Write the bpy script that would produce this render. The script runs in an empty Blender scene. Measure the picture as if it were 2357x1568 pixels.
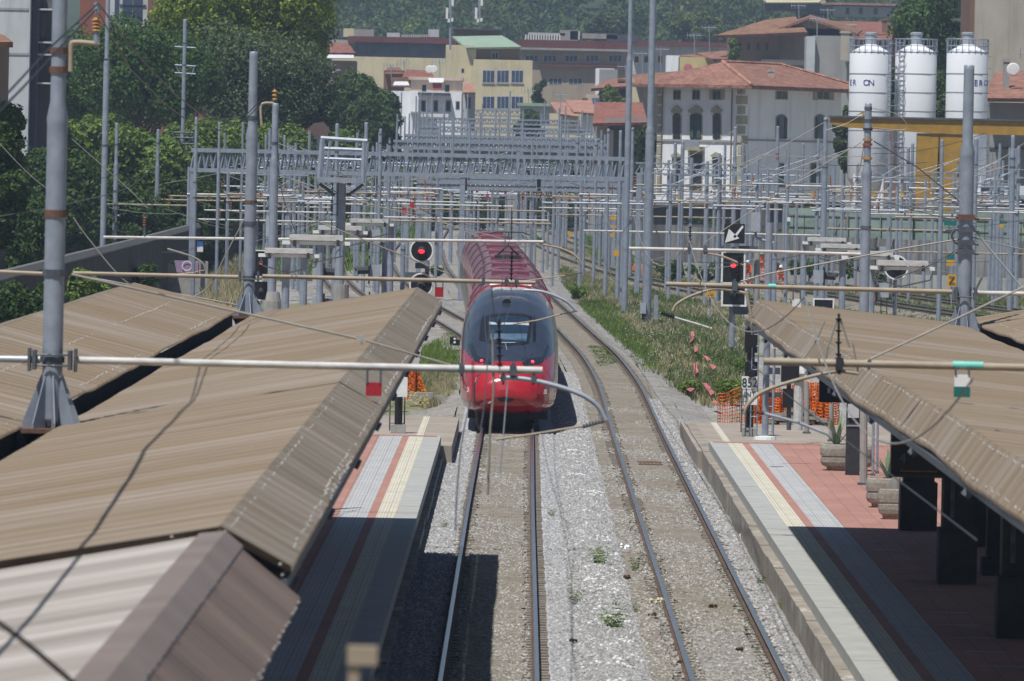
import bpy, math, random
import numpy as np
from mathutils import Vector, Matrix
R=math.radians
random.seed(7); rng=np.random.default_rng(7)
SC=bpy.context.scene
C=SC.collection
# ---------- camera model: photo measured on a 2356 x 1568 view ----------
F=16382.0; VX=1206.0; VY=365.0; H=7.74; ROLL=R(1.2)
cr,sr=math.cos(ROLL),math.sin(ROLL)
def uv(px,py):
    u=px-VX; v=py-VY
    return u*cr+v*sr, -u*sr+v*cr
def P(px,py,Y):
    u,v=uv(px,py); return Vector((u*Y/F,Y,H-v*Y/F))
def G(px,py,z=-.25):
    u,v=uv(px,py); Y=F*(H-z)/v; return Vector((u*Y/F,Y,z))
def PL(px,py,p0,n):
    u,v=uv(px,py); d=Vector((u/F,1,-v/F)); o=Vector((0,0,H))
    return o+d*((p0-o).dot(n)/d.dot(n))
# ---------- objects ----------
W={}
def prop(o,label=None,cat=None,group=None,kind=None):
    if label: o['label']=label
    if cat: o['category']=cat
    if group: o['group']=group
    if kind: o['kind']=kind
    return o
def thing(name,label,cat,loc=(0,0,0),group=None):
    o=bpy.data.objects.new(name,None); C.objects.link(o); o.location=loc; o.empty_display_size=.3
    W[o.name]=Vector(loc); return prop(o,label,cat,group)
class MB:
    def __init__(s): s.v=[]; s.f=[]; s.m=[]; s.mi=0
    def add(s,vs,fs):
        b=len(s.v); s.v+= [tuple(v) for v in vs]; s.f+=[tuple(b+i for i in f) for f in fs]; s.m+=[s.mi]*len(fs); return s
    def box(s,a,b):
        x0,y0,z0=(min(a[i],b[i]) for i in range(3)); x1,y1,z1=(max(a[i],b[i]) for i in range(3))
        return s.add([(x0,y0,z0),(x1,y0,z0),(x1,y1,z0),(x0,y1,z0),(x0,y0,z1),(x1,y0,z1),(x1,y1,z1),(x0,y1,z1)],
          [(0,3,2,1),(4,5,6,7),(0,1,5,4),(1,2,6,5),(2,3,7,6),(3,0,4,7)])
    def cyl(s,a,b,r0,r1=None,n=8,caps=True):
        r1=r0 if r1 is None else r1; a=Vector(a); b=Vector(b); d=(b-a)
        if d.length<1e-6: return s
        d.normalize(); t=Vector((0,0,1)) if abs(d.z)<.9 else Vector((1,0,0))
        e=d.cross(t).normalized(); g=d.cross(e)
        vs=[]
        for c,r in ((a,r0),(b,r1)):
            for i in range(n):
                q=2*math.pi*i/n; vs.append(c+e*(math.cos(q)*r)+g*(math.sin(q)*r))
        fs=[(i,(i+1)%n,n+(i+1)%n,n+i) for i in range(n)]
        if caps: fs+=[tuple(range(n-1,-1,-1)),tuple(range(n,2*n))]
        return s.add(vs,fs)
    def tube(s,pts,r,n=6):
        pts=[Vector(p) for p in pts]
        for i in range(len(pts)-1): s.cyl(pts[i],pts[i+1],r if not isinstance(r,(list,tuple)) else r[i],r if not isinstance(r,(list,tuple)) else r[i+1],n)
        return s
    def sweep(s,pts,r,n=8):
        pts=[Vector(p) for p in pts]; m=len(pts); R_=r if isinstance(r,(list,tuple)) else [r]*m; vs=[]
        d0=(pts[1]-pts[0]).normalized(); t=Vector((0,0,1)) if abs(d0.z)<.9 else Vector((1,0,0)); e=d0.cross(t).normalized()
        for i,p in enumerate(pts):
            d=(pts[min(i+1,m-1)]-pts[max(i-1,0)]).normalized(); e=(e-d*e.dot(d)).normalized(); g=d.cross(e)
            vs+=[p+e*(math.cos(2*math.pi*k/n)*R_[i])+g*(math.sin(2*math.pi*k/n)*R_[i]) for k in range(n)]
        s.add(vs,[(i*n+k,i*n+(k+1)%n,(i+1)*n+(k+1)%n,(i+1)*n+k) for i in range(m-1) for k in range(n)])
        s.add(vs[:n],[tuple(range(n-1,-1,-1))]); return s.add(vs[-n:],[tuple(range(n))])
    def lathe(s,base,prof,n=16,axis='z'):
        base=Vector(base); k=len(prof); vs=[]
        for r,z in prof:
            for i in range(n):
                q=2*math.pi*i/n; c,d=math.cos(q)*r,math.sin(q)*r
                vs.append(base+(Vector((c,d,z)) if axis=='z' else Vector((c,z,d)) if axis=='y' else Vector((z,c,d))))
        fs=[(j*n+i,j*n+(i+1)%n,(j+1)*n+(i+1)%n,(j+1)*n+i) for j in range(k-1) for i in range(n)]
        fs+=[tuple(range(n-1,-1,-1)),tuple(range((k-1)*n,k*n))]
        return s.add(vs,fs)
    def slab(s,pts,n,t):      # planar polygon extruded by -n*t
        n=Vector(n).normalized(); a=[Vector(p) for p in pts]; k=len(a)
        if k>=3 and (a[1]-a[0]).cross(a[2]-a[1]).dot(n)<0: a=a[::-1]
        b=[p-n*t for p in a]
        return s.add(a+b,[tuple(range(k)),tuple(range(2*k-1,k-1,-1))]+[((i+1)%k,i,k+i,k+(i+1)%k) for i in range(k)])
    def quad(s,*p): return s.add(p,[tuple(range(len(p)))])
    def build(s,name,mat,parent=None,smooth=False,label=None,cat=None,group=None,kind=None):
        off=W.get(parent.name,Vector()) if parent else Vector()
        me=bpy.data.meshes.new(name)
        me.from_pydata([(v[0]-off.x,v[1]-off.y,v[2]-off.z) for v in s.v],[],s.f)
        ms=mat if isinstance(mat,(list,tuple)) else [mat]
        for m in ms: me.materials.append(m)
        if len(ms)>1: me.polygons.foreach_set('material_index',s.m)
        if smooth is True: me.shade_smooth()
        if smooth=='q': me.polygons.foreach_set('use_smooth',[len(f)==4 for f in s.f])
        o=bpy.data.objects.new(name,me); C.objects.link(o)
        if parent: o.parent=parent
        W[o.name]=off
        return prop(o,label,cat,group,kind)
def npmesh(name,V,Fq,mat,parent=None,k=4,smooth=False,**kw):
    off=W.get(parent.name,Vector()) if parent else Vector()
    V=np.asarray(V,np.float32)-np.array(off,np.float32); Fq=np.asarray(Fq,np.int32)
    me=bpy.data.meshes.new(name); nv=len(V); nf=len(Fq)
    me.vertices.add(nv); me.vertices.foreach_set('co',V.ravel())
    me.loops.add(nf*k); me.loops.foreach_set('vertex_index',Fq.ravel())
    me.polygons.add(nf); me.polygons.foreach_set('loop_start',np.arange(0,nf*k,k,dtype=np.int32))
    me.update(calc_edges=True); me.materials.append(mat)
    if smooth: me.shade_smooth()
    o=bpy.data.objects.new(name,me); C.objects.link(o)
    if parent: o.parent=parent
    W[o.name]=off
    return prop(o,kw.get('label'),kw.get('cat'),kw.get('group'),kw.get('kind'))
# ---------- materials ----------
M={}
def nodes(name):
    m=bpy.data.materials.new(name); m.use_nodes=True; nt=m.node_tree
    bs=nt.nodes['Principled BSDF']; return m,nt,bs
def N(nt,t,**kw):
    n=nt.nodes.new(t)
    for k,v in kw.items():
        if k in n.inputs: n.inputs[k].default_value=v
        else: setattr(n,k,v)
    return n
def L(nt,a,b): nt.links.new(a,b)
def ramp(nt,fac,stops,interp='LINEAR'):
    r=N(nt,'ShaderNodeValToRGB'); e=r.color_ramp; e.interpolation=interp
    while len(e.elements)<len(stops): e.elements.new(.5)
    for el,(p,c) in zip(e.elements,stops): el.position=p; el.color=(*c,1)
    L(nt,fac,r.inputs[0]); return r.outputs[0]
def coords(nt,scale=(1,1,1),kind='Object'):
    t=N(nt,'ShaderNodeTexCoord'); mp=N(nt,'ShaderNodeMapping'); mp.inputs['Scale'].default_value=scale
    L(nt,t.outputs[kind],mp.inputs[0]); return mp.outputs[0]
def noise(nt,co,scale,detail=4,rough=.6):
    n=N(nt,'ShaderNodeTexNoise'); n.inputs['Scale'].default_value=scale; n.inputs['Detail'].default_value=detail; n.inputs['Roughness'].default_value=rough
    L(nt,co,n.inputs['Vector']); return n.outputs['Fac']
def mix(nt,f,a,b,mode='MIX'):
    m=N(nt,'ShaderNodeMix',data_type='RGBA',blend_type=mode)
    for s,k in ((f,0),(a,6),(b,7)):
        if hasattr(s,'is_linked'): L(nt,s,m.inputs[k])
        else: m.inputs[k].default_value=s if k==0 else (*s,1)
    return m.outputs[2]
def bump(nt,bs,h,strength=.4,dist=.02):
    b=N(nt,'ShaderNodeBump'); b.inputs['Strength'].default_value=strength; b.inputs['Distance'].default_value=dist
    L(nt,h,b.inputs['Height']); L(nt,b.outputs[0],bs.inputs['Normal'])
def mat(name,c1,c2=None,scale=3,rough=.6,metal=0,stretch=(1,1,1),bmp=0,lo=.35,hi=.65,coat=0,emit=None,spots=None):
    m,nt,bs=nodes(name); M[name]=m
    bs.inputs['Roughness'].default_value=rough; bs.inputs['Metallic'].default_value=metal; bs.inputs['Coat Weight'].default_value=coat
    if c2 is None: c2=tuple(x*.82 for x in c1)
    co=coords(nt,stretch); f=noise(nt,co,scale)
    col=ramp(nt,f,[(lo,c2),(hi,c1)])
    if spots:
        f2=noise(nt,co,spots[1],6,.7); g=ramp(nt,f2,[(spots[2],(0,0,0)),(spots[2]+.08,(1,1,1))]); col=mix(nt,g,col,spots[0])
    L(nt,col,bs.inputs['Base Color'])
    if bmp: bump(nt,bs,f,bmp)
    if emit: bs.inputs['Emission Color'].default_value=(*emit[0],1); bs.inputs['Emission Strength'].default_value=emit[1]
    return m
mat('galv',(.33,.37,.43),(.25,.285,.34),4,.5,.25,spots=((.2,.15,.11),1.6,.66))
mat('galv_new',(.46,.49,.53),(.38,.41,.45),5,.45,.3)
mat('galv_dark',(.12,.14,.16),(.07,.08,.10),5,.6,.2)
mat('white_pipe',(.62,.61,.58),(.45,.43,.40),9,.55,0,(.4,1,1))
mat('tan_pipe',(.40,.33,.24),(.30,.24,.17),6,.6,0,(.5,1,1))
mat('rust',(.17,.085,.055),(.10,.055,.04),12,.8)
mat('rust_red',(.42,.09,.05),(.25,.07,.04),8,.7)
mat('ochre',(.50,.26,.07),(.35,.18,.06),8,.7)
mat('insul',(.40,.26,.12),(.22,.12,.05),20,.3)
mat('insul_red',(.35,.13,.05),(.2,.08,.04),20,.3)
mat('black',(.012,.013,.016),(.007,.008,.010),5,.45)
mat('dark',(.035,.04,.045),(.02,.023,.027),5,.6)
mat('wire',(.10,.10,.10),(.06,.06,.06),3,.5,.4)
mat('wire_light',(.35,.33,.29),(.25,.23,.2),3,.5,.2)
mat('white',(.78,.78,.76),(.68,.68,.66),6,.5)
mat('white_paint',(.8,.8,.79),(.72,.72,.7),3,.4)
mat('red_sign',(.42,.02,.03),(.33,.018,.026),3,.5)
mat('teal',(.01,.16,.14),(.008,.12,.11),3,.5)
mat('teal_light',(.2,.62,.52),(.16,.5,.42),3,.4)
mat('blue_sign',(.03,.14,.45),(.025,.11,.36),3,.5)
mat('yellow_sign',(.68,.37,.03),(.55,.3,.03),3,.5)
mat('yellow_crane',(.44,.25,.03),(.33,.19,.03),1.5,.5,spots=((.25,.12,.03),1.1,.62))
mat('orange',(.80,.20,.02),(.62,.13,.015),4,.7)
mat('hivis',(.95,.16,.02),(.8,.12,.015),6,.7)
mat('skin',(.42,.24,.16),(.36,.2,.13),8,.6)
mat('pink_net',(.55,.17,.18),(.42,.12,.13),6,.7)
mat('concrete',(.36,.35,.32),(.27,.26,.24),2.2,.85,bmp=.15)
mat('concrete_slab',(.40,.40,.37),(.34,.34,.315),1.3,.8,spots=((.25,.24,.21),3.,.64))
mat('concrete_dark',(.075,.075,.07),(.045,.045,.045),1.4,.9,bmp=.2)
mat('stone_curb',(.34,.305,.255),(.22,.185,.15),2.2,.85,stretch=(1,.5,1),bmp=.3,spots=((.45,.42,.37),1.1,.60))
mat('planter',(.33,.31,.26),(.22,.2,.17),14,.9,bmp=.4)
mat('agave',(.22,.30,.17),(.14,.22,.12),5,.5)
mat('rail_web',(.12,.075,.05),(.07,.045,.035),9,.85,stretch=(1,.3,1))
mat('rail_head',(.55,.58,.62),(.45,.48,.53),2,.22,.9,stretch=(1,.05,1))
mat('sleeper',(.27,.24,.20),(.18,.155,.125),3,.9,bmp=.3)
mat('fastener',(.55,.53,.5),(.4,.38,.35),20,.5)
mat('gutter',(.02,.02,.022),(.012,.013,.016),3,.9)  # near-black colour stands in for shade in the gap between roof wings
mat('roof_band',(.22,.175,.15),(.18,.14,.12),1.2,.6)
mat('glass_dark',(.02,.03,.045),(.01,.015,.025),2,.12)
mat('glass_blue',(.06,.085,.14),(.035,.05,.09),.8,.15)
mat('frame_white',(.5,.52,.55),None,2,.5)
mat('silo_white',(.84,.86,.88),(.80,.82,.85),.7,.45,stretch=(1,1,.15))
mat('silo_blue',(.02,.04,.28),None,3,.5)
mat('silo_seam',(.36,.37,.40),None,3,.6)
mat('green_net',(.30,.37,.31),(.20,.27,.22),.5,.9,stretch=(1,1,2.2),lo=.4,hi=.6)
mat('slat_wall',(.27,.27,.26),(.12,.12,.115),2.2,.85,stretch=(1.6,.2,.10),lo=.42,hi=.58)
mat('ret_wall',(.05,.05,.045),(.022,.022,.022),.6,.9,stretch=(1,1,.4),bmp=.3,spots=((.12,.115,.10),.4,.6))
mat('trunk',(.09,.065,.045),(.05,.037,.028),4,.95,stretch=(1,1,.3),bmp=.5)
mat('flower_white',(.75,.75,.7),None,3,.8)
mat('flower_yellow',(.75,.52,.03),None,3,.8)
mat('red_light',(.5,.01,.01),(.4,.01,.01),3,.3,emit=((1,.02,.03),3.2))
mat('train_tail',(.6,.05,.08),None,3,.3,emit=((1,.06,.12),1.8))
def plaster(name,c,c2=None,scale=.35,dirt=(.5,.6)):
    m,nt,bs=nodes(name); M[name]=m; bs.inputs['Roughness'].default_value=.9
    co=coords(nt); co2=coords(nt,(1,1,.12))
    f=noise(nt,co,scale,5); f2=noise(nt,co2,1.1,5,.7)
    c2=c2 or tuple(x*.85 for x in c)
    a=ramp(nt,f,[(.35,c2),(.65,c)]); b=ramp(nt,f2,[(dirt[0],(1,1,1)),(dirt[1]+.15,(.72,.70,.68))])
    L(nt,mix(nt,1.0,a,b,'MULTIPLY'),bs.inputs['Base Color']); return m
plaster('pl_white',(.86,.87,.88),(.80,.81,.83)); plaster('pl_cool',(.52,.54,.55)); plaster('pl_cream',(.64,.56,.36)); plaster('pl_yellow',(.58,.48,.23))
plaster('pl_tan',(.40,.33,.24)); plaster('pl_tandark',(.30,.24,.17)); plaster('pl_brown',(.24,.17,.11)); plaster('pl_grey',(.34,.335,.32)); plaster('pl_darkgrey',(.13,.13,.13))
plaster('pl_pink',(.60,.47,.38)); plaster('pl_red',(.25,.09,.06)); plaster('pl_maroon',(.14,.045,.04)); plaster('pl_beige',(.46,.41,.34)); plaster('pl_brick',(.22,.12,.085))
plaster('pl_slate',(.07,.08,.11)); plaster('pl_greenroof',(.30,.41,.31)); plaster('pl_quoin',(.40,.38,.26)); plaster('pl_shutter',(.05,.09,.07)); plaster('pl_blueglass',(.08,.10,.16))
def tiles(name,c,c2):
    m,nt,bs=nodes(name); M[name]=m; bs.inputs['Roughness'].default_value=.9
    co=coords(nt); v=N(nt,'ShaderNodeTexVoronoi'); v.inputs['Scale'].default_value=3.2; L(nt,co,v.inputs['Vector'])
    f=noise(nt,co,.5,6,.7)
    a=ramp(nt,f,[(.3,c2),(.7,c)]); b=ramp(nt,v.outputs['Color'],[(.2,(.72,.7,.7)),(.8,(1.15,1.1,1.05))])
    L(nt,mix(nt,1.,a,b,'MULTIPLY'),bs.inputs['Base Color'])
    bump(nt,bs,v.outputs['Distance'],.6,.08); return m
tiles('tile_orange',(.33,.17,.12),(.21,.105,.078)); tiles('tile_brown',(.30,.17,.105),(.19,.10,.065)); tiles('tile_red',(.31,.125,.085),(.20,.08,.06)); tiles('tile_pale',(.46,.26,.19),(.34,.17,.12))
def foliage(name,c1,c2,c3):
    m,nt,bs=nodes(name); M[name]=m; bs.inputs['Roughness'].default_value=.6; bs.inputs['Specular IOR Level'].default_value=.25
    g=N(nt,'ShaderNodeNewGeometry'); co=coords(nt); f=noise(nt,co,.35,3)
    r=ramp(nt,g.outputs['Random Per Island'],[(0,c2),(.6,c1),(1,c3)])
    s=ramp(nt,f,[(.3,(.62,.70,.66)),(.7,(1.32,1.24,1.0))])
    col=mix(nt,1.,r,s,'MULTIPLY'); L(nt,col,bs.inputs['Base Color'])
    tr=N(nt,'ShaderNodeBsdfTranslucent'); L(nt,col,tr.inputs['Color'])
    mx=N(nt,'ShaderNodeMixShader'); mx.inputs[0].default_value=.3
    L(nt,bs.outputs[0],mx.inputs[1]); L(nt,tr.outputs[0],mx.inputs[2]); L(nt,mx.outputs[0],nt.nodes['Material Output'].inputs['Surface'])
    return m
foliage('fol_mid',(0.135,0.215,0.048),(0.07,0.13,0.034),(0.23,0.32,0.07))
foliage('fol_dark',(0.054,0.108,0.024),(0.030,0.068,0.017),(0.088,0.149,0.032))
foliage('fol_pine',(0.065,0.131,0.035),(0.036,0.087,0.026),(0.109,0.189,0.046))
foliage('fol_grey',(0.095,0.142,0.070),(0.054,0.095,0.049),(0.162,0.216,0.103))
foliage('fol_yellow',(0.19,0.27,0.02),(0.10,0.17,0.016),(0.31,0.37,0.03))
foliage('fol_far',(0.065,0.12,0.034),(0.036,0.075,0.024),(0.11,0.175,0.045))
foliage('fol_far2',(0.120,0.168,0.043),(0.084,0.120,0.029),(0.168,0.204,0.058))
foliage('fol_weed',(.15,.24,.05),(.10,.17,.04),(.25,.34,.09))
foliage('fol_grass',(.19,.20,.085),(.12,.16,.055),(.32,.28,.15))
foliage('fol_grassg',(.09,.16,.045),(.06,.11,.03),(.16,.23,.07))
foliage('fol_straw',(.40,.36,.24),(.31,.27,.18),(.50,.46,.33))
foliage('brown_weed',(.14,.085,.045),(.09,.055,.03),(.2,.13,.07))
# gravel
def gravel(name,c,c2,c3,scale=16,tint=None):
    m,nt,bs=nodes(name); M[name]=m; bs.inputs['Roughness'].default_value=.9
    co=coords(nt); v=N(nt,'ShaderNodeTexVoronoi'); v.inputs['Scale'].default_value=scale; L(nt,co,v.inputs['Vector'])
    sep=N(nt,'ShaderNodeSeparateColor'); L(nt,v.outputs['Color'],sep.inputs[0])
    a=ramp(nt,sep.outputs[0],[(0,c3),(.35,c),(.75,c),(1,c2)])
    f=noise(nt,co,.45,5,.65); b=ramp(nt,f,[(.3,tint or (.72,.68,.62)),(.65,(1.08,1.08,1.08))])
    f3=noise(nt,co,3.5,4,.6); b3=ramp(nt,f3,[(.3,(.8,.78,.75)),(.7,(1.1,1.1,1.1))])
    col=mix(nt,1.,mix(nt,1.,a,b,'MULTIPLY'),b3,'MULTIPLY')
    L(nt,col,bs.inputs['Base Color'])
    bump(nt,bs,v.outputs['Distance'],1.,.05); return m
gravel('ballast',(.335,.325,.31),(.50,.49,.47),(.14,.135,.13),13)
gravel('ballast_light',(.46,.47,.49),(.66,.67,.70),(.25,.25,.26),15,(.88,.88,.9))
gravel('ballast_brown',(.27,.243,.20),(.38,.35,.30),(.15,.135,.11),15,(.85,.8,.72))
gravel('ballast_rust',(.085,.06,.045),(.2,.16,.12),(.04,.03,.025),15)
gravel('dirt',(.36,.32,.25),(.42,.38,.31),(.28,.25,.2),5)

m,nt,bs=nodes('stone_grey'); M['stone_grey']=m; bs.inputs['Roughness'].default_value=.9
g=N(nt,'ShaderNodeNewGeometry'); L(nt,ramp(nt,g.outputs['Random Per Island'],[(0,(.17,.168,.165)),(.5,(.295,.288,.278)),(.9,(.39,.385,.375)),(1,(.56,.56,.56))]),bs.inputs['Base Color'])
m,nt,bs=nodes('stone_brown'); M['stone_brown']=m; bs.inputs['Roughness'].default_value=.9
g=N(nt,'ShaderNodeNewGeometry'); L(nt,ramp(nt,g.outputs['Random Per Island'],[(0,(.15,.137,.12)),(.5,(.28,.26,.23)),(.95,(.39,.37,.335)),(1,(.52,.51,.48))]),bs.inputs['Base Color'])
HAZE=0.00021
# ================= setting =================
def interp(tab,y):
    for (a,xa),(b,xb) in zip(tab,tab[1:]):
        if y<=b: 
            t=max(0,(y-a)/(b-a)); t2=t
            return xa+(xb-xa)*t2
    return tab[-1][1]
def smooth_tab(tab,step=6):
    ys=[t[0] for t in tab]; xs=[t[1] for t in tab]
    yy=np.arange(ys[0],ys[-1]+step,step)
    # monotone-ish cubic (Catmull-Rom on parameter y)
    d=np.gradient(xs,ys); out=[]
    for y in yy:
        i=min(max(np.searchsorted(ys,y)-1,0),len(ys)-2); h=ys[i+1]-ys[i]; t=min(max((y-ys[i])/h,0),1)
        out.append((y,(2*t**3-3*t*t+1)*xs[i]+(t**3-2*t*t+t)*h*d[i]+(-2*t**3+3*t*t)*xs[i+1]+(t**3-t*t)*h*d[i+1]))
    return out
# ground sheet with a procedural blend of gravel, earth and sparse green
m,nt,bs=nodes('ground'); M['ground']=m; bs.inputs['Roughness'].default_value=.95
co=coords(nt); v=N(nt,'ShaderNodeTexVoronoi'); v.inputs['Scale'].default_value=9; L(nt,co,v.inputs['Vector'])
sep=N(nt,'ShaderNodeSeparateColor'); L(nt,v.outputs['Color'],sep.inputs[0])
a=ramp(nt,sep.outputs[0],[(0,(.14,.13,.12)),(.4,(.27,.26,.245)),(1,(.44,.43,.41))])
f=noise(nt,coords(nt,(1,.25,1)),.16,6,.65); g=ramp(nt,f,[(.50,(0,0,0)),(.60,(1,1,1))])
f2=noise(nt,co,1.1,4); gcol=ramp(nt,f2,[(.35,(.12,.14,.06)),(.65,(.27,.24,.14))])
L(nt,mix(nt,g,a,gcol),bs.inputs['Base Color']); bump(nt,bs,v.outputs['Distance'],.8,.05)
g_=MB(); 
xs=[-700,-200,-60,-30,-12,0,12,30,60,200,700]; ys=[-30,60,140,250,400,600,900,1300]
vs=[(x,y,-.42) for y in ys for x in xs]; n_=len(xs)
g_.add(vs,[(j*n_+i,j*n_+i+1,(j+1)*n_+i+1,(j+1)*n_+i) for j in range(len(ys)-1) for i in range(n_-1)])
g_.build('ground',M['ground'],kind='structure')
# hill
hm=mat('hill_soil',(.05,.07,.03),(.03,.045,.02),.02,.95)
def hz(x,y):
    b=interp([(1300,-.42),(1400,14),(1600,33),(2000,62),(2600,98),(3600,170)],y)
    return b+ (3.5*math.sin(x*.02+1.3)+2.5*math.sin(x*.051+y*.004))*min(1,(y-1300)/300)
h_=MB(); xs=list(range(-700,701,35)); ys=list(range(1300,3601,50)); n_=len(xs)
h_.add([(x,y,hz(x,y) if y>1300 else -.42) for y in ys for x in xs],[(j*n_+i,j*n_+i+1,(j+1)*n_+i+1,(j+1)*n_+i) for j in range(len(ys)-1) for i in range(n_-1)])
h_.build('hills',hm,kind='structure',smooth=True)
# ---- tracks ----
T1=[(0,-.366),(150,-.366),(235,-.37),(262,-.5),(290,-.75),(320,-1.1),(365,-1.72),(420,-2.7),(500,-4.5),(650,-6.6),(900,-7.2),(1290,-6.5)]
T3=[(0,3.41),(200,3.41),(255,3.42),(285,3.15),(315,2.62),(350,2.0),(400,1.1),(470,.15),(600,-1.6),(900,-3.0),(1290,-2.5)]
T2=[(292,-1.05),(318,-2.2),(345,-3.6),(385,-5.6),(440,-7.9),(520,-10.2),(700,-12.0),(1000,-12.6),(1290,-12)]
T2b=[(330,-5.2),(355,-7.0),(400,-9.6),(470,-12.5),(600,-15.5),(800,-17),(1290,-17)]
T4=[(300,33),(335,28.8),(365,25),(430,18.6),(500,13.2),(580,8.6),(700,4.6),(900,2.5),(1290,2)]
T5=[(280,29),(315,23.6),(371,16.6),(420,11.6),(480,7.4),(560,4.2),(700,1),(900,-.2),(1290,-.4)]
T6=[(320,36),(380,28.5),(450,21.5),(540,15),(650,10.5),(900,7),(1290,6.5)]
T2c=[(310,-22),(360,-20),(450,-20.5),(700,-22),(1290,-22)]
def rail(mb_w,mb_h,path,off):
    prof_w=[(-.07,-.17),(.07,-.17),(.07,-.145),(.015,-.13),(.015,-.04),(-.015,-.04),(-.015,-.13),(-.07,-.145)]
    pts=[]
    for i,(y,x) in enumerate(path):
        y0,x0=path[max(i-1,0)]; y1,x1=path[min(i+1,len(path)-1)]
        d=Vector((x1-x0,y1-y0,0)).normalized(); nrm=Vector((d.y,-d.x,0))
        pts.append((Vector((x,y,0))+nrm*off,nrm))
    for mb_,prof in ((mb_w,prof_w),(mb_h,[(-.036,-.04),(.036,-.04),(.036,-.008),(.026,0),(-.026,0),(-.036,-.008)])):
        k=len(prof); vs=[p+nr*a+Vector((0,0,b)) for p,nr in pts for a,b in prof]
        mb_.add(vs,[(j*k+i,j*k+(i+1)%k,(j+1)*k+(i+1)%k,(j+1)*k+i) for j in range(len(pts)-1) for i in range(k)])
def strip(mb_,path,a,b,z0,z1,jit=0):
    vs=[]
    for i,(y,x) in enumerate(path):
        y0,x0=path[max(i-1,0)]; y1,x1=path[min(i+1,len(path)-1)]
        d=Vector((x1-x0,y1-y0,0)).normalized(); nrm=Vector((d.y,-d.x,0)); j=random.uniform(-jit,jit)
        vs+= [Vector((x,y,z0))+nrm*(a+j),Vector((x,y,z1))+nrm*(b+random.uniform(-jit,jit))]
    mb_.add(vs,[(2*i,2*i+1,2*i+3,2*i+2) for i in range(len(path)-1)])
def track(tab,label,bed='ballast',sl_to=600,step=5,y0=None,strips=True,lift=0):
    path=smooth_tab(tab,step)
    t=thing('railway_track',label,'railway track',(path[0][1],path[0][0],-.2),group='railway tracks')
    for s in (-.72,.72):
        a,b=MB(),MB(); rail(a,b,path,s)
        r=a.build('rail',M['rail_web'],t); b.build('rail_head',M['rail_head'],r)
    sl=MB()
    y=path[0][0]; i=0
    for (ya,xa),(yb,xb) in zip(path,path[1:]):
        if ya>sl_to: break
        d=Vector((xb-xa,yb-ya,0)); Ln=d.length; d.normalize(); nr=Vector((d.y,-d.x,0)); k=int(round(Ln/.6))
        for q in range(k):
            c=Vector((xa,ya,0))+d*(q*Ln/k)
            hx=1.15; p=[c-nr*hx-d*.12,c+nr*hx-d*.12,c+nr*hx+d*.12,c-nr*hx+d*.12]
            zt=-.175+random.uniform(-.01,.004)
            sl.add([Vector((*v.xy,-.28)) for v in p]+[Vector((*v.xy,zt)) for v in p],[(4,5,6,7),(0,1,5,4),(1,2,6,5),(2,3,7,6),(3,0,4,7)])
    sl.build('sleepers',M['sleeper'],t,kind='stuff')
    b=MB(); 
    strip(b,path,-2.6,-1.6,-.40+lift,-.175+lift,.05); strip(b,path,-1.6,-.98,-.175+lift,-.172+lift,.0); strip(b,path,-.98,.98,-.215+lift,-.215+lift); strip(b,path,.98,1.6,-.172+lift,-.175+lift,.0); strip(b,path,1.6,2.6,-.175+lift,-.40+lift,.05); strip(b,path,-.46,.46,-.168+lift,-.168+lift,.02)
    b.build('ballast_bed',M[bed],kind='structure')
    return path
p1=track(T1,'track under the red train, straight then bending left','ballast')
p3=track(T3,'track right of the train, worn shiny rails beside the right platform','ballast',lift=.004)
track(T2,'track curving off left behind the train','ballast',520,lift=.008)
track(T2b,'second track left of the train, beyond the signals','ballast',500,lift=.012)
track(T4,'rightmost yard track sweeping past the grey slatted wall','ballast_brown',480,lift=.008)
track(T5,'yard track cutting across behind the right platform','ballast_brown',480,lift=.012)
track(T6,'yard track closest to the green netted fence','ballast_brown',450,lift=.016)
track(T2c,'far left yard track by the dark retaining wall','ballast',300,lift=.016)
# colour strips of the two near track beds (rusty dirt by the rails, brown infill, pale gravel)
near1=[(y,x) for y,x in p1 if y<330]; near3=[(y,x) for y,x in p3 if y<400]
def jstrip(name,path,a,b,z,m_,jit=.06,y0=0,y1=1e9):
    q=MB(); dense=[]
    for (ya,xa),(yb,xb) in zip(path,path[1:]):
        for k in range(8): 
            t=k/8; dense.append((ya+(yb-ya)*t,xa+(xb-xa)*t))
    strip(q,[p for p in dense if y0<=p[0]<=y1],a,b,z,z,jit); return q.build(name,m_,kind='structure')
for s in (-.72,.72):
    jstrip('ballast_stain',near3,s-.2,s+.2,-.196,M['ballast_rust'],.03)
    jstrip('ballast_stain',near1,s-.16,s+.17,-.196,M['ballast_rust'],.03)
jstrip('ballast_infill',near3,-.52,.52,-.160,M['ballast_brown'],.05,120)
jstrip('ballast_infill',near3,-1.28,-.95,-.160,M['ballast_brown'],.05)
jstrip('ballast_infill',near3,.95,1.1,-.160,M['ballast_brown'],.03)
jstrip('ballast_infill',near1,-.52,.52,-.160,M['ballast_brown'],.05)
jstrip('ballast_pale',near1,.92,1.32,-.158,M['ballast_light'],.015)
jstrip('ballast_pale',near1,-1.35,-.92,-.158,M['ballast_light'],.015)
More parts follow.
